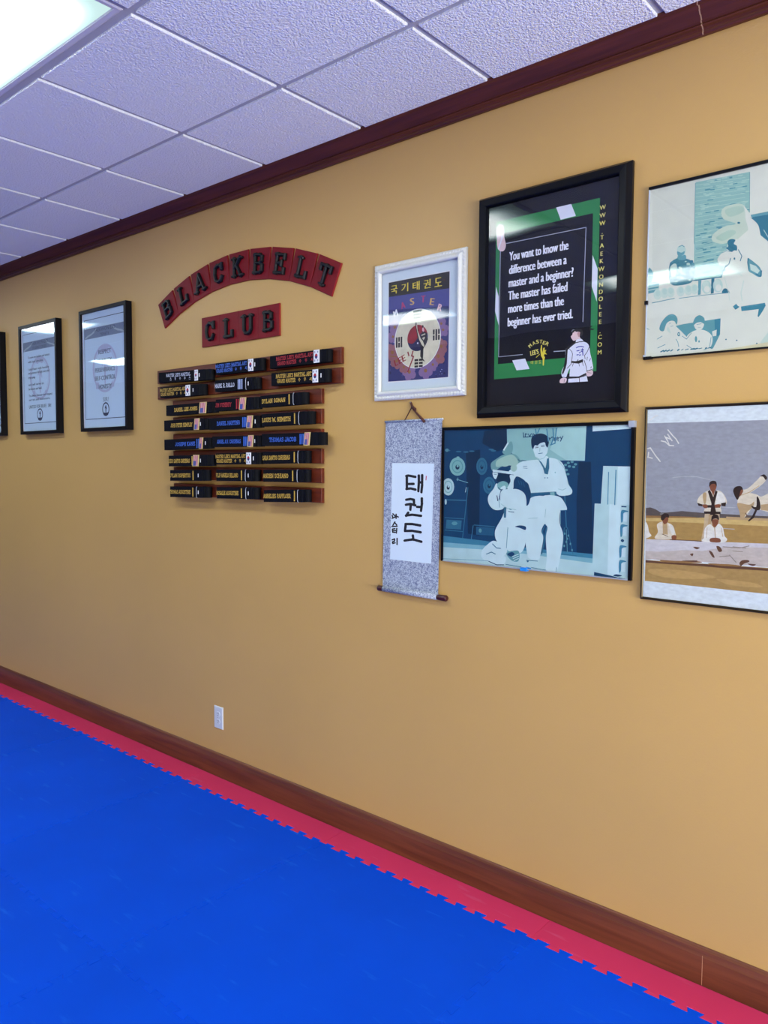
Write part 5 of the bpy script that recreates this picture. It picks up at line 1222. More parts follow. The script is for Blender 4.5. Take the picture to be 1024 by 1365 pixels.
'S': (-20534, 13035, '''ink|0|879 2930 918 2927 944 2906 958 2875 937 2845 906 2829 802 2815 760 2813 729 2836 720 2865 737 2891 773 2912
ink|0|1272 2884 1309 2869 1320 2840 1320 2809 1288 2786 1250 2781 880 2833 844 2843 825 2872 832 2903 862 2921 903 2931
ink|0|890 2335 884 2304 849 2284 809 2282 781 2300 762 2330 750 2854 762 2885 795 2900 837 2905 871 2884 884 2857
ink|0|1170 2601 1210 2592 1228 2567 1236 2535 1209 2508 1174 2497 859 2490 819 2493 794 2520 793 2550 816 2573 855 2589
ink|0|999 2412 1038 2407 1061 2385 1073 2353 1050 2324 1018 2309 813 2286 772 2285 743 2310 736 2339 756 2365 793 2384
ink|0|1286 2371 1323 2356 1333 2327 1331 2296 1298 2274 1260 2269 994 2314 958 2324 941 2354 950 2385 981 2403 1022 2411
ink|0|1505 2666 1500 2635 1466 2615 1428 2613 1399 2631 1380 2661 1371 2890 1382 2921 1414 2936 1454 2942 1488 2921 1502 2894
ink|0|1479 2260 1472 2230 1436 2211 1397 2212 1371 2232 1355 2262 1380 2665 1395 2695 1429 2708 1469 2712 1501 2689 1511 2661
ink|0|1669 2524 1663 2494 1629 2475 1591 2474 1563 2492 1545 2522 1541 2908 1554 2938 1586 2952 1626 2958 1659 2937 1671 2910
ink|0|1635 2219 1626 2189 1590 2172 1552 2174 1527 2195 1512 2225 1545 2526 1561 2556 1596 2568 1636 2571 1666 2548 1675 2520
ink|0|1602 2674 1641 2669 1662 2645 1673 2614 1649 2586 1617 2572 1454 2560 1414 2560 1387 2586 1382 2615 1402 2639 1439 2657
ink|0|1001 1982 1040 1979 1064 1957 1077 1926 1055 1896 1023 1880 807 1849 766 1847 736 1871 729 1900 747 1926 784 1946
ink|0|1201 1960 1238 1945 1248 1916 1247 1884 1214 1862 1176 1857 998 1885 962 1895 945 1924 953 1955 984 1973 1025 1983
ink|0|1265 1771 1262 1739 1229 1717 1190 1713 1160 1729 1139 1758 1123 1902 1132 1934 1163 1951 1204 1959 1239 1940 1255 1915
ink|0|1003 1779 1043 1776 1066 1754 1079 1723 1056 1693 1024 1677 793 1644 752 1642 722 1667 715 1696 734 1722 771 1742
ink|0|1286 1737 1323 1721 1331 1691 1328 1660 1294 1638 1256 1635 997 1682 962 1693 946 1723 956 1754 988 1771 1029 1779
ink|0|1075 1494 1066 1464 1029 1446 990 1447 964 1467 948 1498 966 1672 981 1703 1017 1716 1058 1720 1089 1697 1099 1669
ink|0|1665 1783 1661 1752 1627 1731 1589 1729 1561 1746 1542 1775 1532 1976 1543 2007 1575 2022 1615 2029 1649 2009 1663 1983
ink|0|1625 1473 1615 1443 1578 1426 1540 1428 1515 1448 1501 1479 1542 1782 1558 1812 1593 1824 1633 1827 1663 1804 1672 1775
ink|0|1584 1681 1623 1671 1639 1645 1644 1614 1616 1587 1581 1577 1363 1579 1324 1583 1301 1611 1302 1641 1327 1663 1366 1678
ink|0|844 1212 817 1190 777 1187 741 1203 733 1233 737 1265 848 1399 881 1423 922 1421 957 1410 972 1380 961 1348
ink|0|1082 1347 1122 1344 1145 1322 1157 1290 1133 1261 1101 1245 796 1201 755 1199 725 1223 719 1253 738 1279 776 1298
ink|0|1574 1327 1612 1315 1626 1288 1628 1256 1598 1231 1561 1223 1084 1249 1046 1255 1026 1284 1030 1315 1058 1335 1098 1348
ink|0|1094 971 1133 963 1151 938 1158 906 1130 878 1095 866 767 853 727 856 702 883 702 914 726 937 766 953
ink|0|1538 936 1575 923 1587 895 1587 864 1555 839 1518 833 1084 871 1047 879 1029 908 1035 940 1065 959 1105 971
ink|0|803 619 793 589 755 570 715 571 689 592 675 623 710 888 727 920 764 932 805 936 836 913 845 885
ink|0|1095 695 1134 688 1153 663 1161 632 1134 603 1100 590 745 565 705 566 679 592 677 623 700 647 740 665
ink|0|1565 664 1603 652 1615 624 1615 592 1584 568 1547 560 1087 595 1050 602 1031 631 1037 663 1066 683 1107 695
ink|0|1241 294 1240 262 1207 238 1169 232 1138 245 1116 273 1088 447 1096 479 1126 498 1167 509 1203 492 1220 467
ink|0|1146 348 1186 345 1209 324 1221 292 1198 262 1166 246 737 172 696 169 666 193 660 222 679 249 716 270
ink|0|1612 282 1647 267 1655 238 1651 206 1618 184 1580 180 1138 250 1104 261 1089 290 1100 322 1132 339 1173 348
ink|0|123 1142 127 1124 112 1109 92 1103 72 1107 56 1120 14 1215 13 1232 27 1245 49 1254 71 1247 85 1236
ink|0|239 1222 252 1207 245 1189 233 1176 210 1172 189 1179 64 1271 53 1285 57 1301 73 1316 96 1317 117 1312
ink|0|218 1195 240 1198 257 1190 269 1175 261 1157 248 1145 66 1074 43 1069 23 1078 13 1092 17 1108 34 1123
ink|0|299 1110 296 1093 276 1081 255 1080 239 1090 229 1106 227 1278 234 1295 253 1304 276 1307 294 1296 302 1281
ink|0|394 1198 412 1187 414 1170 409 1153 388 1143 366 1144 251 1179 233 1187 228 1204 237 1221 257 1228 280 1230
ink|0|123 799 109 786 87 783 66 791 60 807 61 825 169 970 186 984 209 984 229 979 238 962 233 945
ink|0|326 856 338 841 330 823 316 810 294 808 273 816 156 913 147 927 152 943 169 957 192 957 212 952
ink|0|316 814 338 811 349 798 354 781 339 765 320 758 38 732 16 732 1 746 0 763 12 776 33 786
ink|0|196 705 219 704 232 693 240 676 227 659 210 650 77 625 54 624 37 636 33 652 43 667 63 678
ink|0|121 528 120 511 101 498 80 495 63 503 50 518 33 646 38 663 55 673 78 679 98 669 107 656
ink|0|222 554 244 549 253 534 255 517 239 502 218 496 85 498 64 500 51 515 53 532 67 544 90 552
ink|0|199 629 221 627 234 615 240 598 226 581 208 573 75 555 53 554 37 567 34 583 45 598 66 608
ink|0|320 504 316 487 295 477 273 476 259 487 250 503 265 696 273 713 293 720 316 723 333 711 339 696
ink|0|311 622 331 614 336 598 334 581 315 568 294 566 228 577 208 583 199 599 205 616 222 626 245 631
ink|0|176 280 197 284 214 276 226 260 218 242 204 230 72 178 49 172 29 182 19 196 24 212 41 227
ink|0|224 168 220 151 201 139 179 137 163 147 153 163 152 252 159 270 178 279 201 283 219 272 227 257
ink|0|87 93 66 90 48 98 36 114 45 132 59 144 175 188 198 194 218 184 227 171 222 154 205 140
ink|0|124 64 125 46 108 32 87 27 68 33 54 48 37 111 40 129 55 140 78 148 99 140 111 127
ink|0|215 118 237 119 252 108 261 92 250 74 233 64 100 31 77 28 59 40 53 55 62 71 82 83
ink|0|357 30 354 13 334 1 312 0 297 9 286 25 284 280 291 298 310 307 333 311 351 300 359 285
seal|0|1792 2883 1777 2706 1823 2704 1839 2881'''),
}
BELTS = [
 (1, -3.6759, 2.0983, -3.2035, 2.0845, 0.0541, 'white', "MASTER LEE'S MARTIAL|", 0.082, 0.3006, [('kor', 0.3398, 0.3651), ('wrap', 0.3651), ('tag', 0.3802)]),
 (1, -3.1757, 2.107, -2.8096, 2.1048, 0.0568, 'blue', "MASTER LEE'S MARTIAL ART|GRAND MASTER", 0.008, 0.2536, [('kor', 0.2683, 0.3018), ('wrap', 0.3032), ('tag', 0.3162)]),
 (1, -2.7675, 2.1064, -2.3709, 2.1075, 0.0555, 'red', "MASTER LEE'S MARTIAL ART|GRAND MASTER", 0.0551, 0.2989, [('kor', 0.3063, 0.3396), ('wrap', 0.3421)]),
 (2, -3.6646, 2.0179, -3.2636, 2.0132, 0.0555, 'gold', "MASTER LEE'S MARTIAL ART|GRAND MASTER", 0.0094, 0.2464, [('kor', 0.2464, 0.2896), ('wrap', 0.2931), ('tag', 0.3153)]),
 (2, -3.1818, 2.0231, -2.843, 2.0178, 0.0562, 'white', 'MARK R. RALLO', 0.0032, 0.166, [('bar', 'silver', 0.1948), ('bar', 'silver', 0.2068), ('bar', 'silver', 0.2218), ('edge', 0.2559), ('wrap', 0.2588), ('tag', 0.2735)]),
 (2, -2.7583, 2.0278, -2.3769, 2.0216, 0.057, 'gold', "MASTER LEE'S MARTIAL ART|GRAND MASTER", 0.0441, 0.2808, [('kor', 0.2896, 0.3218), ('wrap', 0.3242), ('tag', 0.3426)]),
 (3, -3.6107, 1.9183, -3.1736, 1.9204, 0.0545, 'gold', 'DANIEL LEE JONES', 0.0878, 0.2921, [('usa', 0.3123, 0.3688), ('wrap', 0.3721)]),
 (3, -3.1783, 1.927, -2.8395, 1.9249, 0.0568, 'red', "JIM O'CHERRY", 0.008, 0.137, [('bar', 'red', 0.1767), ('bar', 'red', 0.1903), ('usa', 0.2023, 0.2471), ('wrap', 0.2515)]),
 (3, -2.8366, 1.9285, -2.5168, 1.9308, 0.0535, 'gold', 'DYLAN SGMAN', 0.0228, 0.1868, [('bar', 'gold', 0.2121), ('edge', 0.2437), ('wrap', 0.2463)]),
 (4, -3.6312, 1.8379, -3.2366, 1.8385, 0.0565, 'gold', 'JOHN PETER KEMPLEY', 0.0739, 0.2685, [('usa', 0.2873, 0.328), ('wrap', 0.3313), ('tag', 0.3414)]),
 (4, -3.2334, 1.8354, -2.8345, 1.8369, 0.057, 'blue', 'DANIEL HARTING', 0.0747, 0.2565, [('bar', 'blue', 0.279), ('bar', 'blue', 0.2909), ('bar', 'blue', 0.3028), ('usa', 0.3116, 0.3527), ('wrap', 0.3571), ('tag', 0.3745)]),
 (4, -2.8302, 1.8409, -2.4753, 1.8426, 0.057, 'gold', 'LOUIS W. NEMETH', 0.0171, 0.2158, [('bar', 'gold', 0.2421), ('edge', 0.2734), ('wrap', 0.276)]),
 (5, -3.6316, 1.7357, -3.2135, 1.7408, 0.056, 'blue', 'JOSEPH KANE', 0.114, 0.2895, [('bar', 'blue', 0.3065), ('bar', 'blue', 0.3217), ('usa', 0.3302, 0.357), ('wrap', 0.3603), ('tag', 0.3819)]),
 (5, -3.2102, 1.7462, -2.8309, 1.7446, 0.0535, 'blue', 'ANGEL A.V. CARDENAS', 0.0534, 0.2398, [('bar', 'blue', 0.2623), ('bar', 'blue', 0.2742), ('bar', 'blue', 0.2861), ('usa', 0.2949, 0.333), ('wrap', 0.336), ('tag', 0.3476)]),
 (5, -2.828, 1.7487, -2.4011, 1.7484, 0.0562, 'blue', 'THOMAS JACOB', 0.0651, 0.2502, [('bar', 'blue', 0.2761), ('bar', 'blue', 0.2878), ('bar', 'blue', 0.2993), ('usa', 0.3045, 0.34), ('wrap', 0.3451)]),
 (6, -3.5926, 1.6487, -3.1985, 1.6525, 0.057, 'gold', 'DIEGO SANTOS CARDENAS', 0.0092, 0.2042, [('bar', 'gold', 0.2232), ('usa', 0.2335, 0.2829), ('wrap', 0.2863), ('tag', 0.2998)]),
 (6, -3.1822, 1.6599, -2.8287, 1.6628, 0.0564, 'gold', "MASTER LEE'S MARTIAL ART|GRAND MASTER", 0.0081, 0.2483, [('kor', 0.2558, 0.2882), ('wrap', 0.2912), ('tag', 0.3087)]),
 (6, -2.8215, 1.6638, -2.5046, 1.6685, 0.0561, 'gold', 'SARA SANTOS CARDENAS', 0.0043, 0.2012, [('bar', 'gold', 0.2303), ('edge', 0.2591), ('wrap', 0.2617)]),
 (7, -3.5813, 1.5717, -3.2407, 1.5761, 0.057, 'gold', 'DYLAN ROPERTUS', 0.0055, 0.1968, [('bar', 'gold', 0.2192), ('wrap', 0.2364), ('tag', 0.2687)]),
 (7, -3.1785, 1.5779, -2.8539, 1.5806, 0.0566, 'gold', 'FILIP ANGELO BELLONO', 0.0049, 0.1852, [('bar', 'gold', 0.2109), ('edge', 0.2453), ('wrap', 0.2483), ('tag', 0.2661)]),
 (7, -2.8179, 1.5797, -2.5048, 1.5838, 0.0563, 'gold', 'ANDEN SCHIANO', 0.0043, 0.1866, [('bar', 'gold', 0.2158), ('edge', 0.2499), ('wrap', 0.2526)]),
 (8, -3.5832, 1.4844, -3.2371, 1.4895, 0.057, 'gold', 'THOMAS AUGUSTINE', 0.0037, 0.1971, [('bar', 'gold', 0.2178), ('edge', 0.2539), ('wrap', 0.2573), ('tag', 0.2692)]),
 (8, -3.1765, 1.4892, -2.8546, 1.4952, 0.0563, 'gold', 'ROSALIE AUGUSTINE', 0.0032, 0.1853, [('bar', 'gold', 0.208), ('edge', 0.2455), ('wrap', 0.2485), ('tag', 0.2633)]),
 (8, -2.8158, 1.4841, -2.5037, 1.4936, 0.0565, 'gold', 'ANNELIES RAFFLOER', 0.0043, 0.2001, [('bar', 'gold', 0.2252), ('edge', 0.2501), ('wrap', 0.2528)]),
]


# ------------------------------------------------------------------ materials
def wall_paint():
    m = mat('tan_wall_paint', (.565, .352, .110), rough=.42, spec=.35, var=.035, vscale=(1.2, 1.2, 1.6), bump=.05, bscale=150)
    return m
def wood(name, col, col2, rough=.38, sc=(2.2, 40, 40)):
    m = bpy.data.materials.new(name); m.use_nodes = True; nt = m.node_tree; b = nt.nodes['Principled BSDF']
    tc = nt.nodes.new('ShaderNodeTexCoord'); mp = nt.nodes.new('ShaderNodeMapping'); mp.inputs['Scale'].default_value = sc
    nz = nt.nodes.new('ShaderNodeTexNoise'); nz.inputs['Scale'].default_value = 1; nz.inputs['Detail'].default_value = 6; nz.inputs['Distortion'].default_value = .6
    cr = nt.nodes.new('ShaderNodeValToRGB'); cr.color_ramp.elements[0].position = .32; cr.color_ramp.elements[1].position = .68
    cr.color_ramp.elements[0].color = (*lin(col2), 1); cr.color_ramp.elements[1].color = (*lin(col), 1)
    nt.links.new(tc.outputs['Object'], mp.inputs[0]); nt.links.new(mp.outputs[0], nz.inputs['Vector'])
    nt.links.new(nz.outputs['Fac'], cr.inputs[0]); nt.links.new(cr.outputs[0], b.inputs['Base Color'])
    b.inputs['Roughness'].default_value = rough; b.inputs['Specular IOR Level'].default_value = .4
    return m
def glass_mat(name, wave=0.0, scale=5.0, rough=.0):
    m = bpy.data.materials.new(name); m.use_nodes = True; nt = m.node_tree; nt.nodes.clear()
    out = nt.nodes.new('ShaderNodeOutputMaterial'); mx = nt.nodes.new('ShaderNodeMixShader')
    tr = nt.nodes.new('ShaderNodeBsdfTransparent'); gl = nt.nodes.new('ShaderNodeBsdfGlossy'); fr = nt.nodes.new('ShaderNodeFresnel')
    ge = nt.nodes.new('ShaderNodeNewGeometry'); fm = nt.nodes.new('ShaderNodeMath'); fm.operation = 'SUBTRACT'; fm.use_clamp = True
    fr.inputs['IOR'].default_value = 1.5; gl.inputs['Roughness'].default_value = rough
    nt.links.new(fr.outputs[0], fm.inputs[0]); nt.links.new(ge.outputs['Backfacing'], fm.inputs[1]); f2 = nt.nodes.new('ShaderNodeMath'); f2.operation = 'MULTIPLY'; f2.use_clamp = True; f2.inputs[1].default_value = 1.15; nt.links.new(fm.outputs[0], f2.inputs[0]); nt.links.new(f2.outputs[0], mx.inputs[0]); nt.links.new(tr.outputs[0], mx.inputs[1]); nt.links.new(gl.outputs[0], mx.inputs[2]); nt.links.new(mx.outputs[0], out.inputs[0])
    if wave:
        tc = nt.nodes.new('ShaderNodeTexCoord'); nz = nt.nodes.new('ShaderNodeTexNoise'); nz.inputs['Scale'].default_value = scale; nz.inputs['Detail'].default_value = 1
        bp = nt.nodes.new('ShaderNodeBump'); bp.inputs['Strength'].default_value = 1.0; bp.inputs['Distance'].default_value = wave
        nt.links.new(tc.outputs['Object'], nz.inputs['Vector']); nt.links.new(nz.outputs['Fac'], bp.inputs['Height']); nt.links.new(bp.outputs[0], gl.inputs['Normal'])
    return m

M_wall = wall_paint()
M_crown = wood('dark_cherry_crown', '#612f1a', '#4a2314', .42)
M_base = wood('cherry_baseboard', '#74432a', '#59301e', .36)
M_caulk = mat('cream_caulk', '#b08a6a', .7)
M_rail = wood('red_mahogany_rail', '#6b2a13', '#4e1c0d', .4, (4, 50, 50))

def tile_mat():
    m = bpy.data.materials.new('fissured_ceiling_tile'); m.use_nodes = True; nt = m.node_tree; b = nt.nodes['Principled BSDF']
    geo = nt.nodes.new('ShaderNodeNewGeometry'); tc = nt.nodes.new('ShaderNodeTexCoord')
    mr = nt.nodes.new('ShaderNodeMapRange'); mr.inputs[3].default_value = .95; mr.inputs[4].default_value = 1.05
    nt.links.new(geo.outputs['Random Per Island'], mr.inputs[0])
    nz = nt.nodes.new('ShaderNodeTexNoise'); nz.inputs['Scale'].default_value = 140; nz.inputs['Detail'].default_value = 2.5
    nz2 = nt.nodes.new('ShaderNodeTexNoise'); nz2.inputs['Scale'].default_value = 190; nz2.inputs['Detail'].default_value = 2
    ad = nt.nodes.new('ShaderNodeMath'); ad.operation = 'MULTIPLY_ADD'; ad.inputs[1].default_value = .35
    nt.links.new(tc.outputs['Object'], nz.inputs['Vector']); nt.links.new(tc.outputs['Object'], nz2.inputs['Vector'])
    nt.links.new(nz2.outputs['Fac'], ad.inputs[0]); nt.links.new(nz.outputs['Fac'], ad.inputs[2])
    bp = nt.nodes.new('ShaderNodeBump'); bp.inputs['Strength'].default_value = .65; bp.inputs['Distance'].default_value = .012
    nt.links.new(ad.outputs[0], bp.inputs['Height']); nt.links.new(bp.outputs[0], b.inputs['Normal'])
    sc = nt.nodes.new('ShaderNodeVectorMath'); sc.operation = 'SCALE'; sc.inputs[0].default_value = (.87, .91, .92)
    nt.links.new(mr.outputs[0], sc.inputs['Scale']); nt.links.new(sc.outputs[0], b.inputs['Base Color'])
    b.inputs['Roughness'].default_value = .9; b.inputs['Specular IOR Level'].default_value = .2
    return m
M_tile = tile_mat()
M_tee = mat('white_grid_paint', (.42, .42, .46), .5)

def foam(name, col, var=.14):
    m = bpy.data.materials.new(name); m.use_nodes = True; nt = m.node_tree; b = nt.nodes['Principled BSDF']
    tc = nt.nodes.new('ShaderNodeTexCoord'); mp = nt.nodes.new('ShaderNodeMapping'); mp.inputs['Scale'].default_value = (5, 26, 1); mp.inputs['Rotation'].default_value = (0, 0, .7)
    nz = nt.nodes.new('ShaderNodeTexNoise'); nz.inputs['Scale'].default_value = 1; nz.inputs['Detail'].default_value = 4
    cr = nt.nodes.new('ShaderNodeValToRGB'); cr.color_ramp.elements[0].position = .63; cr.color_ramp.elements[1].position = .76
    big = nt.nodes.new('ShaderNodeTexNoise'); big.inputs['Scale'].default_value = 2.2; big.inputs['Detail'].default_value = 3
    oi = nt.nodes.new('ShaderNodeObjectInfo')
    s1 = nt.nodes.new('ShaderNodeMath'); s1.operation = 'MULTIPLY_ADD'; s1.inputs[1].default_value = .26; s1.inputs[2].default_value = .78
    s2 = nt.nodes.new('ShaderNodeMath'); s2.operation = 'MULTIPLY_ADD'; s2.inputs[1].default_value = var
    sc = nt.nodes.new('ShaderNodeVectorMath'); sc.operation = 'SCALE'; sc.inputs[0].default_value = col
    mix = nt.nodes.new('ShaderNodeMixRGB'); mix.inputs[2].default_value = (col[0]*.95 + .012, col[1] + .07, min(1, col[2]*.95 + .10), 1)
    sk = nt.nodes.new('ShaderNodeMath'); sk.operation = 'MULTIPLY'; sk.inputs[1].default_value = .55
    L = nt.links.new
    L(tc.outputs['Object'], mp.inputs[0]); L(mp.outputs[0], nz.inputs['Vector']); L(nz.outputs['Fac'], cr.inputs[0])
    L(tc.outputs['Object'], big.inputs['Vector']); L(big.outputs['Fac'], s1.inputs[0]); L(oi.outputs['Random'], s2.inputs[0]); L(s1.outputs[0], s2.inputs[2])
    L(s2.outputs[0], sc.inputs['Scale']); L(sc.outputs[0], mix.inputs[1]); L(cr.outputs[0], sk.inputs[0]); L(sk.outputs[0], mix.inputs[0]); L(mix.outputs[0], b.inputs['Base Color'])
    b.inputs['Roughness'].default_value = .6; b.inputs['Specular IOR Level'].default_value = .06
    n3 = nt.nodes.new('ShaderNodeTexNoise'); n3.inputs['Scale'].default_value = 320
    bp = nt.nodes.new('ShaderNodeBump'); bp.inputs['Strength'].default_value = .12; bp.inputs['Distance'].default_value = .004
    L(tc.outputs['Object'], n3.inputs['Vector']); L(n3.outputs['Fac'], bp.inputs['Height']); L(bp.outputs[0], b.inputs['Normal'])
    return m
M_blue = foam('blue_foam', (.0, .070, .66))
M_red = foam('red_foam', (.60, .038, .115), .05)

# ------------------------------------------------------------------ room shell
mb = MB(); mb.box(XW, 0, -.04, XE, .12, H + .25, M_wall); struct('wall_north', mb)
M_wall2 = mat('tan_wall_paint_shaded', (.20, .12, .06), .6)  # unseen walls: backlit shade put into the tan, for dark glass reflections
mb = MB(); mb.box(XW, YS - .12, -.04, XE, YS, H + .25, M_wall2); struct('wall_south', mb)
mb = MB(); mb.box(XW - .12, YS, -.04, XW, 0, H + .25, M_wall2); struct('wall_west', mb)
mb = MB()
mb.box(XE, YS, -.04, XE + .12, -4.35, H + .25, M_wall2); mb.box(XE, -.45, -.04, XE + .12, 0, H + .25, M_wall2)
mb.box(XE, -4.35, -.04, XE + .12, -.45, .25, M_wall2); mb.box(XE, -4.35, 2.45, XE + .12, -.45, H + .25, M_wall2); struct('wall_east', mb)
M_alu = mat('aluminium_window_frame', (.35, .35, .36), .35, metal=.8)
M_clear = glass_mat('clear_glass')
mb = MB()
for yy in (-4.35, -3.38, -2.42, -1.45, -.49): mb.box(XE + .02, yy, .25, XE + .09, yy + .04, 2.45, M_alu)
mb.box(XE + .02, -4.35, .25, XE + .09, -.45, .30, M_alu); mb.box(XE + .02, -4.35, 2.40, XE + .09, -.45, 2.45, M_alu)
wf = struct('window_1', mb)
mb = MB(); mb.box(XE + .05, -4.33, .28, XE + .056, -.47, 2.42, M_clear); pane = mb.build('window_pane', wf)
mb = MB(); mb.box(XW, YS, -.16, XE, 0, -.025, mat('grey_concrete', (.25, .25, .25), .9)); struct('floor', mb)

# crown moulding: cove with beads, along the whole wall
def sweep_x(prof, x0, x1, mt):
    b = MB(); b.grid([[(x0, y, z) for y, z in prof], [(x1, y, z) for y, z in prof]], mt); return b
top = H + .02
prof = [(0, H - .0784), (-.012, H - .0784), (-.016, H - .074), (-.016, H - .066), (-.021, H - .0625), (-.0285, H - .060), (-.0305, H - .0565), (-.0285, H - .053), (-.0265, H - .0515),
        (-.033, H - .046), (-.042, H - .034), (-.052, H - .022), (-.060, H - .014), (-.066, H - .011), (-.0708, H - .007), (-.0708, top), (0, top)]
mb = sweep_x(prof, XW, XE, M_crown)
seam = [(y - .0006, z) for y, z in prof[1:15]]
for a, b in zip(seam, seam[1:]):
    j = random.uniform(-.002, .002)
    mb.face([(-.8395 + j, a[0], a[1]), (-.836 + j, a[0], a[1]), (-.836 + j, b[0], b[1]), (-.8395 + j, b[0], b[1])], M_caulk)
struct('trim_1', mb)
prof = [(0, -.025), (-.016, -.025), (-.016, .090), (-.0145, .094), (-.013, .100), (-.0115, .110), (-.008, .1165), (-.004, .1196), (0, .1196)]
mb = sweep_x(prof, XW, XE, M_base)
mb.box(-.7556, -.0166, 0, -.7540, -.0158, .096, M_caulk)
struct('baseboard_north', mb)

# ceiling: tegular tiles dropped below an exposed grid, fixtures recessed in some cells
T = .6096; X0 = -2.1624; Y0 = -.5087
def cell_x(k): return X0 + k * T
rows_l = {2: [(-2, 0), (-6, -4), (-10, -8), (2, 4)], 5: [(-1, 1), (-5, -3), (-9, -7), (-13, -11), (3, 5)]}
lit = {}
for r, L in rows_l.items():
    for a, b in L:
        for k in range(a, b): lit[(k, r)] = True
mb = MB(); g = .0125; dz = .0085
for k in range(-17, 10):
    for r in range(0, 13):
        if (k, r) in lit: continue
        xa, xb = max(cell_x(k) + g, XW), min(cell_x(k + 1) - g, XE)
        ya = -.0690 if r == 0 else Y0 - (r - 1) * T - g
        yb = max(Y0 - r * T + g, YS)
        if xb - xa < .05 or ya - yb < .05: continue
        zt, zb, c = H + .012, H - dz, .0025
        base = [(xa, ya), (xb, ya), (xb, yb), (xa, yb)]; ins = [(xa + c, ya - c), (xb - c, ya - c), (xb - c, yb + c), (xa + c, yb + c)]
        mb.grid([[(x, y, zt) for x, y in base], [(x, y, zb + .0015) for x, y in base], [(x, y, zb) for x, y in ins]], M_tile)
struct('ceiling', mb)
mb = MB()
for r in range(0, 13):
    y = Y0 - r * T
    if y > YS: mb.box(XW, y - .0125, H - .0005, XE, y + .0125, H + .010, M_tee)
for k in range(-17, 10):
    x = cell_x(k)
    segs = []; y = -.05
    if XW < x < XE:
        start = -.05
        for r in range(0, 14):
            inside = lit.get((k, r)) and lit.get((k - 1, r)) and any(a < k < b for a, b in rows_l.get(r, []))
            y_r0 = -.05 if r == 0 else Y0 - (r - 1) * T; y_r1 = max(Y0 - r * T, YS)
            if not inside and y_r0 > YS: mb.box(x - .012, y_r1 + .0126, H, x + .012, y_r0 - (.0126 if r else 0), H + .009, M_tee)
mb.box(XW, YS, H + .16, XE, 0, H + .20, M_tee)
struct('trim_2', mb)

def diffuser_mat():
    m = bpy.data.materials.new('prismatic_diffuser'); m.use_nodes = True; nt = m.node_tree; nt.nodes.clear()
    out = nt.nodes.new('ShaderNodeOutputMaterial'); em = nt.nodes.new('ShaderNodeEmission'); tc = nt.nodes.new('ShaderNodeTexCoord')
    sp = nt.nodes.new('ShaderNodeSeparateXYZ'); L = nt.links.new
    L(tc.outputs['Object'], sp.inputs[0])
    # tubes run along x inside the housing: the lens is dimmer near its rim
    def edge(sock, half, soft):
        a = nt.nodes.new('ShaderNodeMath'); a.operation = 'ABSOLUTE'; L(sock, a.inputs[0])
        r = nt.nodes.new('ShaderNodeMapRange'); r.interpolation_type = 'SMOOTHSTEP'; r.inputs[1].default_value = half - soft; r.inputs[2].default_value = half; r.inputs[3].default_value = 1; r.inputs[4].default_value = 0
        L(a.outputs[0], r.inputs[0]); return r.outputs[0]
    e1 = edge(sp.outputs['X'], .60, .26); e2 = edge(sp.outputs['Y'], .30, .17)
    m0 = nt.nodes.new('ShaderNodeMath'); m0.operation = 'MULTIPLY'; L(e1, m0.inputs[0]); L(e2, m0.inputs[1])
    mu = nt.nodes.new('ShaderNodeMath'); mu.operation = 'POWER'; mu.inputs[1].default_value = 2.0; L(m0.outputs[0], mu.inputs[0])
    st = nt.nodes.new('ShaderNodeMath'); st.operation = 'MULTIPLY_ADD'; st.inputs[1].default_value = LAMP - .9; st.inputs[2].default_value = .9; L(mu.outputs[0], st.inputs[0])
    cr = nt.nodes.new('ShaderNodeMixRGB'); cr.inputs[1].default_value = (.72, 1, 1, 1); cr.inputs[2].default_value = (.93, 1, .98, 1); L(mu.outputs[0], cr.inputs[0])
    L(cr.outputs[0], em.inputs[0]); L(st.outputs[0], em.inputs[1]); L(em.outputs[0], out.inputs[0])
    return m
M_diff = diffuser_mat(); M_lens_frame = mat('light_frame_white', (.62, .62, .68), .45)
first = True
for r, L in rows_l.items():
    for a, b in L:
        xa, xb = cell_x(a), cell_x(b); ya, yb = Y0 - (r - 1) * T, Y0 - r * T
        cx, cy = (xa + xb) / 2, (ya + yb) / 2
        lab = 'bright fluorescent ceiling panel at the upper left corner' if (r, a) == (2, -2) else 'fluorescent ceiling panel further along the ceiling'
        t = thing('ceiling_light', (cx, cy, H), lab, 'light', None if (r, a) == (2, -2) else 'ceiling lights outside the view')
        m1 = MB(); i = .0135
        R = []
        for ins, z in ((i, H + .02), (i, H - .001), (i + .006, H - .003), (i + .020, H - .002), (i + .024, H + .006), (i + .024, H + .02)):
            R.append([(xa + ins, ya - ins, z), (xb - ins, ya - ins, z), (xb - ins, yb + ins, z), (xa + ins, yb + ins, z)])
        for p, q in zip(R, R[1:]):
            for j in range(4): m1.face([p[j], p[(j+1) % 4], q[(j+1) % 4], q[j]], M_lens_frame)
        m1.build('frame', t)
        m2 = MB(); e = i + .022
        m2.box(xa + e, yb + e, H + .003, xb - e, ya - e, H + .006, M_diff); m2.build('diffuser', t)
        m3 = MB(); m3.box(xa + .02, yb + .02, H + .02, xb - .02, ya - .02, H + .10, M_lens_frame); m3.build('housing', t)

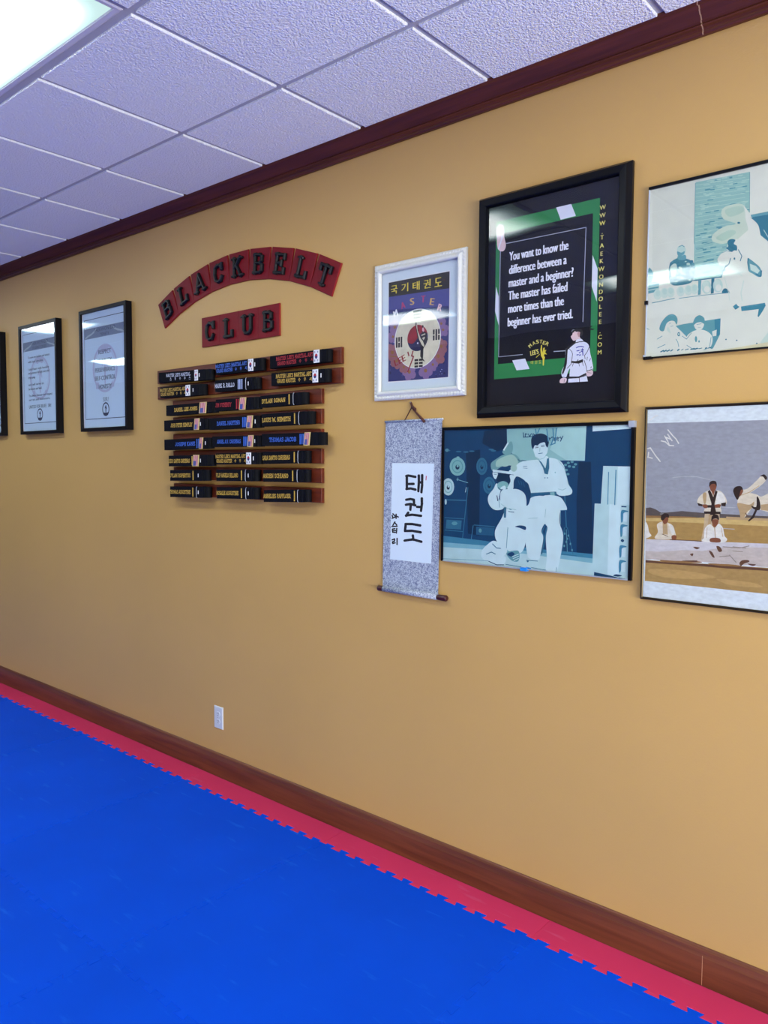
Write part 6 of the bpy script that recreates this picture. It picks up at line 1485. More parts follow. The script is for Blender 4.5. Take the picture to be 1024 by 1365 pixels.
# ------------------------------------------------------------------ foam floor
SX, PX, SY, PY = -1.285, 1.025, -.154, 1.015
def edge_pts(n=12, p=PX / 12, d=.011):
    """deviation profile along one mat side (corner to corner), dovetail tabs"""
    P = [(.0, .0), (.02, .0), (.02, d)]
    for k in range(1, n):
        c = k * p
        P += [(c - .20*p, d), (c - .30*p, -d), (c + .30*p, -d), (c + .20*p, d)]
    P += [(n*p - .02, d), (n*p - .02, 0), (n*p, 0)]
    return P
EX = edge_pts(); EY = edge_pts(12, PY / 12)
def h_edge(i, y): return [(SX + i*PX + s, y + d) for s, d in EX]
def v_edge(i, ytop): return [(SX + i*PX + d, ytop - s) for s, d in EY]
def puzzle(mbx, pts, mt, h=.025, b=.0020):
    n = len(pts)
    A2 = sum(pts[i-1][0]*pts[i][1] - pts[i][0]*pts[i-1][1] for i in range(n))
    if A2 < 0: pts = pts[::-1]
    ins = []
    for i in range(n):
        a, p, c = Vector(pts[i-1]), Vector(pts[i]), Vector(pts[(i+1) % n])
        d1 = (p - a).normalized(); d2 = (c - p).normalized()
        n1 = Vector((-d1.y, d1.x)); n2 = Vector((-d2.y, d2.x)); m_ = n1 + n2
        m_ = m_ / max(m_.dot(n1), .35) if m_.length > 1e-6 else n1
        ins.append(p + m_ * b)
    mbx.poly([(p[0], p[1], 0) for p in ins], mt)
    for i in range(n):
        j = (i + 1) % n
        mbx.face([(*pts[i], -b*.9), (*pts[j], -b*.9), (*ins[j], 0), (*ins[i], 0)], mt)
        mbx.face([(*pts[i], -h), (*pts[j], -h), (*pts[j], -b*.9), (*pts[i], -b*.9)], mt)
    mbx.poly([(p[0], p[1], -h) for p in pts], mt)
blue_labels = {
 (0, 0): 'blue foam mat along the red border, at the right end of the row',
 (-1, 0): 'blue foam mat along the red border, second from the right end',
 (-2, 0): 'blue foam mat along the red border, in front of the wall outlet',
 (-3, 0): 'blue foam mat along the red border, just left of the wall outlet',
 (-4, 0): 'blue foam mat along the red border, at the left edge',
 (-1, 1): 'blue foam mat at the bottom edge, one row out from the red border',
 (-2, 1): 'blue foam mat in the bottom left corner, one row out',
}
for r in range(0, 3):
    for i in range(-7, 2):
        yt, yb = SY - r*PY, SY - (r + 1)*PY
        P = h_edge(i, yt) + v_edge(i + 1, yt)[1:] + h_edge(i, yb)[::-1][1:] + v_edge(i, yt)[::-1][1:-1]
        lab = blue_labels.get((i, r))
        m1 = MB(); puzzle(m1, P, M_blue)
        o = m1.build('foam_mat')
        tag(o, lab or 'blue foam puzzle mat further out on the training floor', 'mat', 'blue foam mats')
        if not lab: o['group'] = 'blue foam mats further out'
red_labels = {
 0: 'red foam border strip at the lower right, right of the nearest seam',
 -1: 'red foam border strip by the baseboard, under the hanging scroll',
 -2: 'red foam border strip by the baseboard, right under the wall outlet',
 -3: 'red foam border strip by the baseboard, one strip left of the outlet',
 -4: 'red foam border strip by the baseboard, at the left edge of the photo',
}
for i in range(-7, 2):
    a, b = SX + i*PX, SX + (i + 1)*PX
    P = [(a, -.0175), (b, -.0175)] + h_edge(i, SY)[::-1]
    m1 = MB(); puzzle(m1, P, M_red)
    o = m1.build('mat_border')
    lab = red_labels.get(i)
    tag(o, lab or 'red foam border strip further along the wall', 'mat border', 'red border strips' if lab else 'red border strips further along')
yb = SY - 3*PY - .012
mb = MB(); mb.box(XW, YS, -.0245, XE, yb, -.001, M_blue); mb.box(XW, yb, -.0245, SX - 7*PX - .012, -.1, -.001, M_blue); mb.box(SX + 2*PX + .012, yb, -.0245, XE, -.1, -.001, M_blue); struct('floor_foam', mb)

# ------------------------------------------------------------------ wall outlet
M_plate = mat('white_plastic', (.62, .68, .70), .35); M_slot = mat('dark_slot', (.03, .03, .03), .6)
t = thing('wall_outlet', (-3.232, 0, .3095), 'white duplex wall outlet low on the tan wall above the baseboard', 'outlet')
m1 = MB(); x0, x1, z0, z1 = -3.268, -3.196, .251, .368
m1.grid([[(x0, 0, z0), (x1, 0, z0), (x1, 0, z1), (x0, 0, z1)], [(x0, -.003, z0), (x1, -.003, z0), (x1, -.003, z1), (x0, -.003, z1)], [(x0 + .004, -.0065, z0 + .004), (x1 - .004, -.0065, z0 + .004), (x1 - .004, -.0065, z1 - .004), (x0 + .004, -.0065, z1 - .004)]], M_plate)
m1.build('cover_plate', t)
for zc in (.290, .329):
    m2 = MB(); ring = [(-3.232 + .0165*math.cos(a), zc + max(-.0125, min(.0125, .0165*math.sin(a)))) for a in [2*math.pi*j/20 for j in range(20)]]
    m2.slab_xz(ring, -.006, -.0085, M_plate)
    for dx in (-.006, .006): m2.box(-3.232 + dx - .001, -.0087, zc - .001, -3.232 + dx + .001, -.0084, zc + .007, M_slot)
    m2.box(-3.234, -.0087, zc - .009, -3.230, -.0084, zc - .005, M_slot)
    m2.build('socket', t)
m2 = MB(); m2.slab_xz([(-3.232 + .003*math.cos(a), .3095 + .003*math.sin(a)) for a in [2*math.pi*j/10 for j in range(10)]], -.006, -.0075, M_alu); m2.build('screw', t)

# ------------------------------------------------------------------ BLACKBELT CLUB letter tiles
M_rtile = mat('red_painted_tile', '#760c1a', .5, spec=.2, var=.08, vscale=(9, 9, 9)); M_redge = mat('bright_red_edge', '#8c1016', .5); M_letter = mat('black_letter', '#0b0d11', .4, spec=.25)
def letter_tile(ch, cx, cz, ang, label, s=.149):
    t = thing('letter_tile', (cx, 0, cz), label, 'letter tile', 'red letter tiles of the wall sign')
    ca, sa = math.cos(ang), math.sin(ang)
    def W(u, v): return (cx + u*ca - v*sa, cz + u*sa + v*ca)
    h = s / 2; m1 = MB(); th = .010
    sq = [(-h, -h), (h, -h), (h, h), (-h, h)]
    ring = lambda k, y: [(W(u*k, v*k)[0], y, W(u*k, v*k)[1]) for u, v in sq]
    m1.grid([ring(1, -.0005), ring(1, -th + .0015)], M_redge, caps=False); m1.grid([ring(1, -th + .0015), ring(.98, -th)], M_rtile, caps=False); m1.face(ring(.98, -th), M_rtile); m1.face(ring(1, -.0005), M_rtile)
    m1.build('tile', t)
    cap = .090; wd, st = strokes_of(ch, .17); sx = cap * 1.12
    m2 = MB()
    for i, (a, b, tk) in enumerate(st):
        q0 = stroke_quad((a[0]*sx, a[1]*cap), (b[0]*sx, b[1]*cap), tk*cap, tk*cap*.38)
        q1 = stroke_quad((a[0]*sx, a[1]*cap), (b[0]*sx, b[1]*cap), tk*cap*.45, tk*cap*.14)
        ox, oz = -wd*sx/2, -cap/2 - .001
        e = i * 2e-5
        P0 = [W(x + ox, z + oz) for x, z in q0]; P1 = [W(x + ox, z + oz) for x, z in q1]
        m2.grid([[(x, -th, z) for x, z in P0], [(x, -th - .010 - e, z) for x, z in P0], [(x, -th - .015 - e, z) for x, z in P1]], M_letter)
    m2.build('letter', t)
ords = ['first', 'second', 'third', 'fourth', 'fifth', 'sixth', 'seventh', 'eighth', 'ninth']
for i, ch in enumerate('BLACKBELT'):
    a = math.radians(-24.3 + i * 6.1)
    letter_tile(ch, -3.0375 + 1.447*math.sin(a), 1.1475 + 1.447*math.cos(a), -a, 'red tile with black letter %s, %s tile of the arched row' % (ch, ords[i]), .1460)
for i, ch in enumerate('CLUB'):
    letter_tile(ch, -3.2615 + i*.1492, 2.3092, 0, 'red tile with black letter %s, %s tile of the straight lower row' % (ch, ords[i]))

# ------------------------------------------------------------------ belt display rails and belts
BD = .018
rails = [(-3.733, 2.0720, -2.333, 2.1430), (-3.733, 1.9875, -2.333, 2.0560)] + [(-3.590, z - .0660, -2.4530, z) for z in (1.9720, 1.8830, 1.7935, 1.7050, 1.6175, 1.5290)]
for k, (xa, za, xb, zb) in enumerate(rails):
    t = MB(); c = .002
    t.grid([[(xa, 0, za), (xb, 0, za), (xb, 0, zb), (xa, 0, zb)], [(xa, -BD + c, za), (xb, -BD + c, za), (xb, -BD + c, zb), (xa, -BD + c, zb)], [(xa + c, -BD, za + c), (xb - c, -BD, za + c), (xb - c, -BD, zb - c), (xa + c, -BD, zb - c)]], M_rail)
    o = t.build('display_rail')
    tag(o, 'reddish brown wooden rail holding three rolled black belts, %s from the top' % (ords[k] if k else 'topmost, first'), 'rail', 'belt display rails')

M_belt = mat('black_belt_cotton', '#0a0c14', .8, spec=.12, bump=.25, bscale=420); M_belt2 = mat('black_belt_binding', '#06080c', .7, spec=.15)
EMB = {'gold': mat('gold_thread', '#c9a545', .45), 'white': mat('white_thread', '#c3cbdc', .5), 'blue': mat('blue_thread', '#3a68c8', .45), 'red': mat('red_thread', '#a81a2c', .5), 'silver': mat('silver_blue_thread', '#a9bbe0', .45)}
M_patch = mat('white_patch', '#e4e6e6', .7); M_patch_gold = mat('gold_border', '#d8bf7a', .6); M_flag_red = mat('patch_red', '#b85560', .7); M_flag_stripe = mat('patch_pink_white', '#dcb4b4', .7); M_flag_blue = mat('patch_blue', '#4a5596', .7); M_kred = mat('patch_bright_red', '#b02030', .7); M_kblue = mat('patch_navy', '#1c2a66', .7)
M_silver = mat('silver_trim', '#b9c2cc', .3, metal=.4)
def oval_path(x0, x1, yc, r, n=7):
    P = []
    for j in range(n + 1):
        a = math.pi/2 - math.pi*j/n; P.append((x1 - r + r*math.cos(a), yc + r*math.sin(a)))
    for j in range(n + 1):
        a = -math.pi/2 - math.pi*j/n; P.append((x0 + r + r*math.cos(a), yc + r*math.sin(a)))
    return P
def belt(row, x0, z0, x1, z1, h, col, text, ta, tb, feats, label):
    L = x1 - x0; sl = (z1 - z0) / L; th = .0355; yb = -BD - .0006; yf = yb - th; yc = (yb + yf)/2
    t = thing('black_belt', ((x0 + x1)/2, yc, (z0 + z1)/2), label, 'belt', 'rolled black belts on the rails')
    ta = max(ta, .010)
    Z = lambda x: z0 + sl*(x - x0)
    wrap = next((f[1] for f in feats if f[0] == 'wrap'), L*.8)
    xe = x0 + min(wrap + (L - wrap)*.55, L - .02)
    m1 = MB(); r = th/2
    # the strap: three nested turns of webbing seen edge-on from above and below
    for k in range(3):
        d = .0052*k; xa, xb_ = x0 + d*1.2, xe + .012 - d*1.2
        o_ = oval_path(xa, xb_, yc, r - d); i_ = oval_path(xa + .0032, xb_ - .0032, yc, r - d - .0032); n = len(o_)
        dz = .0012*k
        rings = []
        for P, s in ((o_, -1), (o_, 1), (i_, 1), (i_, -1)):
            rings.append([(x, y, Z(x) + s*(h/2 - dz)) for x, y in P])
        rings.append(rings[0]); m1.grid(rings, M_belt, caps=False)
    m1.build('strap', t)
    # keeper: the free end wound round the bundle
    m2 = MB(); ww = max(L - wrap, .03)
    for q, (fa, fb, gr, hh) in enumerate(((0, .62, .0035, .5), (.5, 1.0, .001, .49))):
        xa, xb_ = x0 + wrap + ww*fa, x0 + wrap + ww*fb
        o_ = oval_path(xa, xb_, yc - gr/2, r + gr/2 - .0003*0, 8)
        rad = min(r + gr/2, (xb_ - xa)/2)
        P = []
        for x, y in o_:
            P.append((min(max(x, xa), xb_), max(min(y, yb), yf - gr)))
        m2.grid([[(x, y, Z(x) - h*hh) for x, y in P], [(x, y, Z(x) - h*hh*.92) for x, y in P], [(x, y, Z(x) + h*hh*.92) for x, y in P], [(x, y, Z(x) + h*hh) for x, y in P]], M_belt2 if q else M_belt)
    m2.build('keeper_band', t)
    # embroidery
    m3 = MB(); ye = yf - .0006
    if '|' in text:
        a, b = text.split('|'); cap = h*.30
        if b:
            slab_text(m3, a, x0 + ta, x0 + tb, Z(x0 + ta) + h*.06, cap, ye, EMB[col], sl, .15)
            w1 = (tb - ta)*.56; slab_text(m3, b, x0 + ta + .008, x0 + ta + w1, Z(x0 + ta) - h*.34, cap, ye, EMB[col], sl, .15); start = w1 + .018; chs = '수우시'
        else:
            slab_text(m3, a, x0 + ta, x0 + tb, Z(x0 + ta) + h*.02, cap, ye, EMB[col], sl, .15); start = .035; chs = '스우수우스'
        xs = x0 + ta + start; n = len(chs)
        for q, c in enumerate(chs):
            px = xs + (x0 + tb - xs - .014)*q/(n - 1) if n > 1 else xs
            write(m3, c, px, Z(px) - h*.34, ye, EMB[col], width=.014, height=cap*.95, bold=.0006)
    else:
        slab_text(m3, text, x0 + ta, x0 + tb, Z(x0 + ta) - h*.17, h*.34, ye, EMB[col], sl, .17)
    m3.build('embroidery', t)
    for f in feats:
        if f[0] == 'bar':
            m4 = MB(); xa = x0 + f[2]; m4.box(xa - .0032, yf - .0012, Z(xa) - h*.42, xa + .0032, yf, Z(xa) + h*.42, EMB[f[1]]); m4.build('rank_bar', t)
        elif f[0] == 'kor':
            m4 = MB(); xa, xb_ = x0 + f[1], x0 + f[2]; xm = (xa + xb_)/2; zc = Z(xm); hw = min((xb_ - xa)/2, .018)
            m4.box(xm - hw, yf - .0045, zc - h*.50, xm + hw, yf - .0003, zc + h*.50, M_patch); y5 = yf - .0048
            rr = hw*.52
            top_ = [(xm + rr*math.cos(a), zc + rr*1.3*math.sin(a)) for a in [math.pi*j/10 for j in range(11)]]
            m4.poly_xz(top_, y5, M_kred); m4.poly_xz([(2*xm - x, 2*zc - z) for x, z in top_], y5, M_kblue)
            for sx_, sz_ in ((-1, -1), (1, -1), (-1, 1), (1, 1)):
                bx, bz = xm + sx_*hw*.55, zc + sz_*h*.33
                for q in (-1, 0, 1): m4.face([(bx - .0035, y5, bz + q*.0028 - .0008), (bx + .0035, y5, bz + q*.0028 - .0008), (bx + .0035, y5, bz + q*.0028 + .0008), (bx - .0035, y5, bz + q*.0028 + .0008)], M_kblue)
            m4.build('flag_patch', t)
        elif f[0] == 'usa':
            m4 = MB(); xa, xb_ = x0 + f[1], x0 + f[2]; zc = Z((xa + xb_)/2); lean = .004
            def Q(u, v): return (xa + (xb_ - xa)*u + lean*v, zc + h*.52*v)
            m4.slab_xz([Q(0, -1), Q(1, -1), Q(1, 1), Q(0, 1)], yf - .0003, yf - .0035, M_patch_gold); y5 = yf - .0037
            m4.poly_xz([Q(.12, -.9), Q(.88, -.9), Q(.88, .9), Q(.12, .9)], y5, M_flag_stripe)
            for q in range(4):
                u = .14 + q*.2; m4.poly_xz([Q(u, -.9), Q(u + .11, -.9), Q(u + .11, .9), Q(u, .9)], y5 - 1e-4, M_flag_red)
            m4.poly_xz([Q(.12, -.9), Q(.60, -.9), Q(.60, -.05), Q(.12, -.05)], y5 - 2e-4, M_flag_blue)
            m4.build('flag_patch', t)
        elif f[0] == 'edge':
            m4 = MB(); xa = x0 + f[1]; pts = [(xa + .006, h*.50), (xa + .001, h*.46), (xa - .001, h*.3), (xa - .001, -h*.3), (xa + .001, -h*.46), (xa + .006, -h*.50)]
            m4.tube([(x, yf - .0045, Z(x) + z) for x, z in pts], .0013, M_silver, 6); m4.build('silver_edging', t)
        elif f[0] == 'tag':
            m4 = MB(); xa = x0 + f[1]; m4.box(xa - .0022, yf - .0048, Z(xa) - h*.16, xa + .0022, yf - .0030, Z(xa) + h*.16, M_patch); m4.build('label_tag', t)
    return t
cnt = {}
pos = ['left', 'middle', 'right']
for b in BELTS:
    r = b[0]; k = cnt.get(r, 0); cnt[r] = k + 1
    fl = [f[0] for f in b[10]]
    extra = ', white flag patch' if 'kor' in fl else ', gold edged flag patch' if 'usa' in fl else ', rank bar' if 'bar' in fl else ''
    belt(*b[:11], 'black belt with %s lettering%s, %s one on the %s rail' % (b[6], extra, pos[k], 'topmost' if r == 1 else ords[r-1] if r < 8 else 'lowest'))

# ------------------------------------------------------------------ framed certificates at the left
M_bf = mat('black_satin_frame', '#090b11', .34, spec=.16); M_paper = mat('white_paper', (.50, .66, .80), .7); M_pinkline = mat('mat_bevel', (.75, .70, .74), .7)
M_cprint = mat('dark_blue_print', '#22304c', .7); M_cgrey = mat('grey_print', '#6d7d92', .7); M_cring = mat('faded_mauve_print', '#a9b0cc', .7); M_cwhite = mat('white_print', '#c9d4e2', .7); M_cream_rib = mat('pale_ribbon_print', '#a3b3bb', .7)
M_glass_wavy = glass_mat('framed_acrylic', .0009, 3.5); M_glass = glass_mat('framed_glass', .00025, 4.0)
def pane_box(x0, z0, x1, z1, d, mt, name, t):
    m = MB(); m.box(x0, -d - .0015, z0, x1, -d, z1, mt); return m.build(name, t)
def ring_xz(mb, cx, cz, rx, rz, w, y, mt, a0=0, a1=2*math.pi, n=36):
    for j in range(n):
        a, b = a0 + (a1 - a0)*j/n, a0 + (a1 - a0)*(j + 1)/n
        mb.face([(cx + rx*math.cos(a), y, cz + rz*math.sin(a)), (cx + rx*math.cos(b), y, cz + rz*math.sin(b)), (cx + (rx - w)*math.cos(b), y, cz + (rz - w)*math.sin(b)), (cx + (rx - w)*math.cos(a), y, cz + (rz - w)*math.sin(a))], mt)
def rect(mb, x0, z0, x1, z1, y, mt): mb.face([(x0, y, z0), (x1, y, z0), (x1, y, z1), (x0, y, z1)], mt)
def certificate(dx, label, kind):
    x0, x1, z0, z1 = -4.541 + dx, -4.009 + dx, 1.829, 2.561
    t = thing('framed_certificate', ((x0 + x1)/2, 0, z0), label, 'framed certificate', 'black framed certificates')
    m = MB(); frame_rings(m, x0, z0, x1, z1, [(0, 0), (0, .039), (.002, .041), (.020, .041), (.021, .039), (.021, .030)], M_bf)
    m.box(x0 + .004, -.028, z0 + .004, x1 - .004, -.001, z1 - .004, M_bf); m.build('frame', t)
    p = MB(); y = -.0290; a = .0208
    p.box(x0 + a, y, z0 + a, x1 - a, -.0282, z1 - a, M_paper)
    rect(p, x0 + a, z0 + a, x0 + a + .010, z1 - a, y - 3e-5, M_pinkline)
    y -= 6e-5
    lx0, lx1, lz0, lz1 = -4.497 + dx, -4.036 + dx, 1.901, 2.502; w_ = .004
    for q in ((lx0, lz0, lx1, lz0 + w_), (lx0, lz1 - w_, lx1, lz1), (lx0, lz0, lx0 + w_, lz1), (lx1 - w_, lz0, lx1, lz1)): rect(p, *q, y, M_cprint)
    rect(p, lx0 + w_, 2.386, lx1 - w_, 2.447, y, M_cgrey)
    cx, cz = -4.262 + dx, 2.199
    # faded laurel ring and figure behind the words
    ring_xz(p, cx, cz, .141, .143, .016, y - 2e-5, M_cring); ring_xz(p, cx, cz, .118, .120, .004, y - 2.4e-5, M_cring); ring_xz(p, cx, cz + .088, .058, .042, .030, y - 2.8e-5, M_cring, .3, 2.84)
    p.poly_xz([(cx - .006, cz - .10), (cx + .006, cz - .10), (cx + .010, cz + .02), (cx + .030, cz - .005), (cx + .034, cz + .004), (cx + .012, cz + .05), (cx - .004, cz + .06), (cx - .03, cz + .02), (cx - .026, cz + .012), (cx - .008, cz + .03)], y - 3.2e-5, M_cring)
    rect(p, cx - .105, cz - .118, cx - .07, cz - .08, y - 3.6e-5, M_cring); rect(p, cx + .07, cz - .115, cx + .10, cz - .085, y - 4e-5, M_cring)
    # banner ribbon
    for sx_, xe_ in ((1, lx0), (-1, lx1)):
        pts = [(.012, 2.392), (.045, 2.403), (.085, 2.411), (.120, 2.424), (.146, 2.441)]
        for k_, (a_, b_) in enumerate(zip(pts, pts[1:])):
            w0, w1 = (.010, .013) if k_ < 3 else (.013, .005)
            p.face([(xe_ + sx_*a_[0], y - 5e-5 - k_*2e-6, a_[1] - w0/2), (xe_ + sx_*b_[0], y - 5e-5 - k_*2e-6, b_[1] - w1/2), (xe_ + sx_*b_[0], y - 5e-5 - k_*2e-6, b_[1] + w1/2), (xe_ + sx_*a_[0], y - 5e-5 - k_*2e-6, a_[1] + w0/2)], M_cream_rib)
    yt = y - 7e-5
    write(p, 'TAEKWON-DO', cx, 2.421, yt, M_cprint, cap=.020, width=.24, align='c'); write(p, 'STUDENT CREED' if kind else 'TENETS', cx, 2.393, yt, M_cprint, cap=.016, width=.20 if kind else .10, align='c')
    if kind == 0:
        for s, z, wd in (('RESPECT', 2.285, .142), ('HUMILITY', 2.232, .155), ('PERSEVERANCE', 2.179, .225), ('SELF-CONTROL', 2.131, .232), ('HONESTY', 2.079, .145)):
            write(p, s, cx, z, yt, M_cprint, cap=.025, width=wd, align='c', bold=.0009)
        write(p, 'SIR!', cx + .003, 2.003, yt, M_cgrey, cap=.025, width=.062, align='c', bold=.0006)
    elif kind == 1:
        L_ = [('To serve my teachers and seniors', .304, 2.347), ('with loyal devotion.', .220, 2.318), ('I shall learn with humility', .295, 2.268), ('and persevere through every trial', .297, 2.243), ('of my training.', .100, 2.213), ('and will strive to', .217, 2.166), ('be honest and kind.', .190, 2.137), ('To always honour and respect', .332, 2.092), ('our art and instructors.', .30, 2.065)]
        for s, wd, z in L_: write(p, s, lx0 + .070, z - .012, yt, M_cprint, cap=.015, width=wd, bold=.0008)
        write(p, 'UNITED FOR BELIEF,  SIR!', lx0 + .070, 2.002, yt, M_cprint, cap=.021, width=.312, bold=.0006)
    else:
        for q in range(9): write(p, 'To build a strong body and mind', lx0 + .07, 2.33 - q*.034, yt, M_cprint, cap=.015, width=.30)
    sx, sz = cx + .002 + (.0 if kind == 0 else -.012), 1.957
    ring_xz(p, sx, sz, .040, .041, .008, yt, M_cprint); rect(p, sx - .026, sz - .036, sx + .026, sz - .020, yt - 5e-6, M_cprint)
    p.poly_xz([(sx - .004, sz - .018), (sx + .004, sz - .018), (sx + .006, sz + .004), (sx + .013, sz + .001), (sx + .008, sz + .012), (sx + .003, sz + .026), (sx - .004, sz + .020), (sx - .012, sz + .004), (sx - .004, sz + .006)], yt - 1e-5, M_cprint)
    p.build('certificate_print', t, fix=False)
    pane_box(x0 + .0205, z0 + .0205, x1 - .0205, z1 - .0205, .0325, M_glass_wavy, 'glass_pane', t)
certificate(0, 'black framed certificate listing RESPECT, HUMILITY and HONESTY, nearest the letter sign', 0)
certificate(-.824, 'black framed certificate with paragraphs of small print, left of the RESPECT certificate', 1)
certificate(-1.643, 'black framed certificate cut off by the left edge of the photo', 2)

# ------------------------------------------------------------------ ornate white frame with flag picture
M_wf = mat('white_ornate_frame', (.70, .72, .64), .45, bump=.0); M_wmat = mat('pale_mat_board', (.60, .70, .74), .8); M_wbevel = mat('white_bevel', (.72, .74, .74), .6)
x0, x1, z0, z1 = -2.147, -1.688, 1.9005, 2.4547
t = thing('framed_picture', ((x0 + x1)/2, 0, z0), 'ornate white frame holding a blue picture with a round flag emblem', 'framed picture')
m = MB(); frame_rings(m, x0, z0, x1, z1, [(0, 0), (0, .009), (.002, .012), (.008, .0145), (.014, .0135), (.020, .0165), (.024, .0215), (.030, .0225), (.034, .0205), (.036, .016), (.036, .0075)], M_wf)
# carved leaf beads round the outer band
def beads(m, x0, z0, x1, z1, i, d, r, n_per_m=70):
    for (ax, az, bx, bz) in ((x0+i, z0+i, x1-i, z0+i), (x1-i, z0+i, x1-i, z1-i), (x1-i, z1-i, x0+i, z1-i), (x0+i, z1-i, x0+i, z0+i)):
        L = math.hypot(bx-ax, bz-az); n = int(L*n_per_m); ux, uz = (bx-ax)/L, (bz-az)/L
        for k in range(n):
            s = L*(k+.5)/n; cx, cz = ax+ux*s, az+uz*s; e = L/n*.62
            q = [(-e, -r*.5), (-.2*e, -r), (e, -.2*r), (e*.9, r*.6), (0, r), (-e*.8, .3*r)]
            ring = [(cx+ux*u - uz*v, cz+uz*u + ux*v) for u, v in q]
            m.grid([[(x, -d+.003, z) for x, z in ring], [(x, -d, z) for x, z in ring], [(cx+(x-cx)*.4, -d-.0022, cz+(z-cz)*.4) for x, z in ring]], M_wf)
beads(m, x0, z0, x1, z1, .0095, .0145, .0068)
m.build('frame', t)
p = MB(); p.box(x0 + .034, -.0045, z0 + .034, x1 - .034, -.001, z1 - .034, M_wmat)
ox0, ox1, oz0, oz1 = -2.0757, -1.7695, 1.9750, 2.3785
p.build('mat_board', t)
PALW = {k: mat('print_' + k, c, .65) for k, c in dict(w_navy='#2b2f66', w_black='#26241f', w_pur='#474a86', w_deep='#1c1e4a', w_blu='#2c3a84', w_pale='#8f95bd', w_pk='#80658c', w_rose='#8d5a60', w_gold2='#8c6236').items()}
p = MB(); y = -.0050
rect(p, ox0 - .0025, oz0 - .0025, ox1 + .0025, oz1 + .0025, y, M_wbevel)  # white bevel of the mat opening round the print
y = picture(p, 'W', y, PALW, (ox0, oz0, ox1, oz1))
M_disc = mat('cream_disc_print', '#cdc9ae', .65, var=.12, vscale=(30, 30, 30)); M_trired = mat('flag_red_print', '#8c1c28', .65, var=.2, vscale=(60, 60, 60)); M_trinavy = mat('flag_navy_print', '#1f1f4a', .65); M_ink = mat('black_print', '#14141c', .6); M_yel = mat('yellow_print', '#e0cc3c', .6); M_gold3 = mat('gold_print', '#cfa860', .6); M_pinkp = mat('pink_print', '#b03a66', .6); M_redp = mat('crimson_print', '#8a1f26', .6); M_palep = mat('pale_pink_print', '#d8b4b8', .6); M_white = mat('white_print_plain', '#dfe3e6', .6)
dcx, dcz, dr = -1.9250, 2.1370, .1170
circ = lambda cx, cz, r, n=48, a0=0, a1=2*math.pi: [(cx + r*math.cos(a0 + (a1-a0)*j/n), cz + r*math.sin(a0 + (a1-a0)*j/n)) for j in range(n)]
p.poly_xz(circ(dcx, dcz, dr), y - 2e-5, M_white); p.poly_xz(circ(dcx, dcz, dr - .0025), y - 4e-5, M_disc)
tx, tz, tr = -1.9235, 2.1395, .0518; y -= 6e-5
p.poly_xz(circ(tx, tz, tr), y, M_trired)
low = [(tx + tr*math.cos(a), tz + tr*math.sin(a)) for a in [math.pi + .25 + (math.pi)*j/20 for j in range(21)]]
mid = [(tx + .048 - .096*j/12, tz + .012 - .024*j/12 + .014*math.sin(math.pi*2*j/12)) for j in range(13)]
p.poly_xz(low + mid[1:-1], y - 2e-5, M_trinavy)
def trig(cx, cz, vert, pat):
    for q, br in enumerate(pat):
        off = (q - 1)*.0125
        for a, b in ([(-.021, .021)] if not br else [(-.021, -.002), (.002, .021)]):
            if vert: rect(p, cx + off - .0042, cz + a, cx + off + .0042, cz + b, y - 3e-5, M_ink)
            else: rect(p, cx + a, cz + off - .0042, cx + b, cz + off + .0042, y - 3e-5, M_ink)
trig(-1.9245, 2.2325, False, (0, 0, 0)); trig(-2.0185, 2.1320, True, (0, 1, 0)); trig(-1.8300, 2.1430, True, (1, 0, 1)); trig(-1.9170, 2.0400, False, (1, 1, 1))
p.poly_xz([(-1.9324,2.2044),(-1.9347,2.1977),(-1.9322,2.1813),(-1.9244,2.1459),(-1.9138,2.1218),(-1.9077,2.0958),(-1.9089,2.066),(-1.9014,2.0561),(-1.8969,2.0488),(-1.8836,2.0431),(-1.8955,2.0556),(-1.8941,2.0647),(-1.8929,2.0945),(-1.8843,2.1097),(-1.87,2.13),(-1.8788,2.1412),(-1.876,2.1546),(-1.8907,2.1607),(-1.8939,2.1862),(-1.8997,2.188),(-1.9009,2.1572),(-1.9082,2.1488),(-1.9051,2.1301),(-1.9141,2.1494),(-1.9202,2.1731),(-1.9279,2.197)], y - 6e-5, M_ink)
p.poly_xz([(-1.93,2.1972),(-1.9257,2.1898),(-1.9232,2.1688),(-1.9141,2.1517),(-1.9081,2.1373),(-1.8962,2.1246),(-1.8887,2.1078),(-1.8916,2.1012),(-1.9019,2.1114),(-1.9139,2.131),(-1.92,2.15),(-1.9286,2.1809)], y - 8e-5, M_disc)
p.poly_xz([(-1.900, 2.176), (-1.894, 2.178), (-1.889, 2.166), (-1.893, 2.160), (-1.900, 2.165)], y - 8e-5, M_palep); p.poly_xz([(-1.905, 2.150), (-1.885, 2.154), (-1.884, 2.150), (-1.903, 2.145)], y - 8e-5, M_disc); p.poly_xz([(-1.900, 2.137), (-1.888, 2.141), (-1.886, 2.136), (-1.893, 2.128)], y - 8e-5, M_disc)
p.poly_xz(circ(-1.922, 2.119, .0035, 10), y - 8e-5, M_white)
for s, x_, z_ in (('국', -2.0462, 2.3466), ('기', -1.9904, 2.3473), ('태', -1.9322, 2.3456), ('권', -1.8772, 2.3451), ('도', -1.8229, 2.3436)):
    write(p, s, x_, z_ - .017, y - 3e-5, M_yel, width=.034, height=.034, align='c', bold=.0008)
rect(p, -1.7955, 2.345, -1.7935, 2.351, y - 3e-5, M_redp)
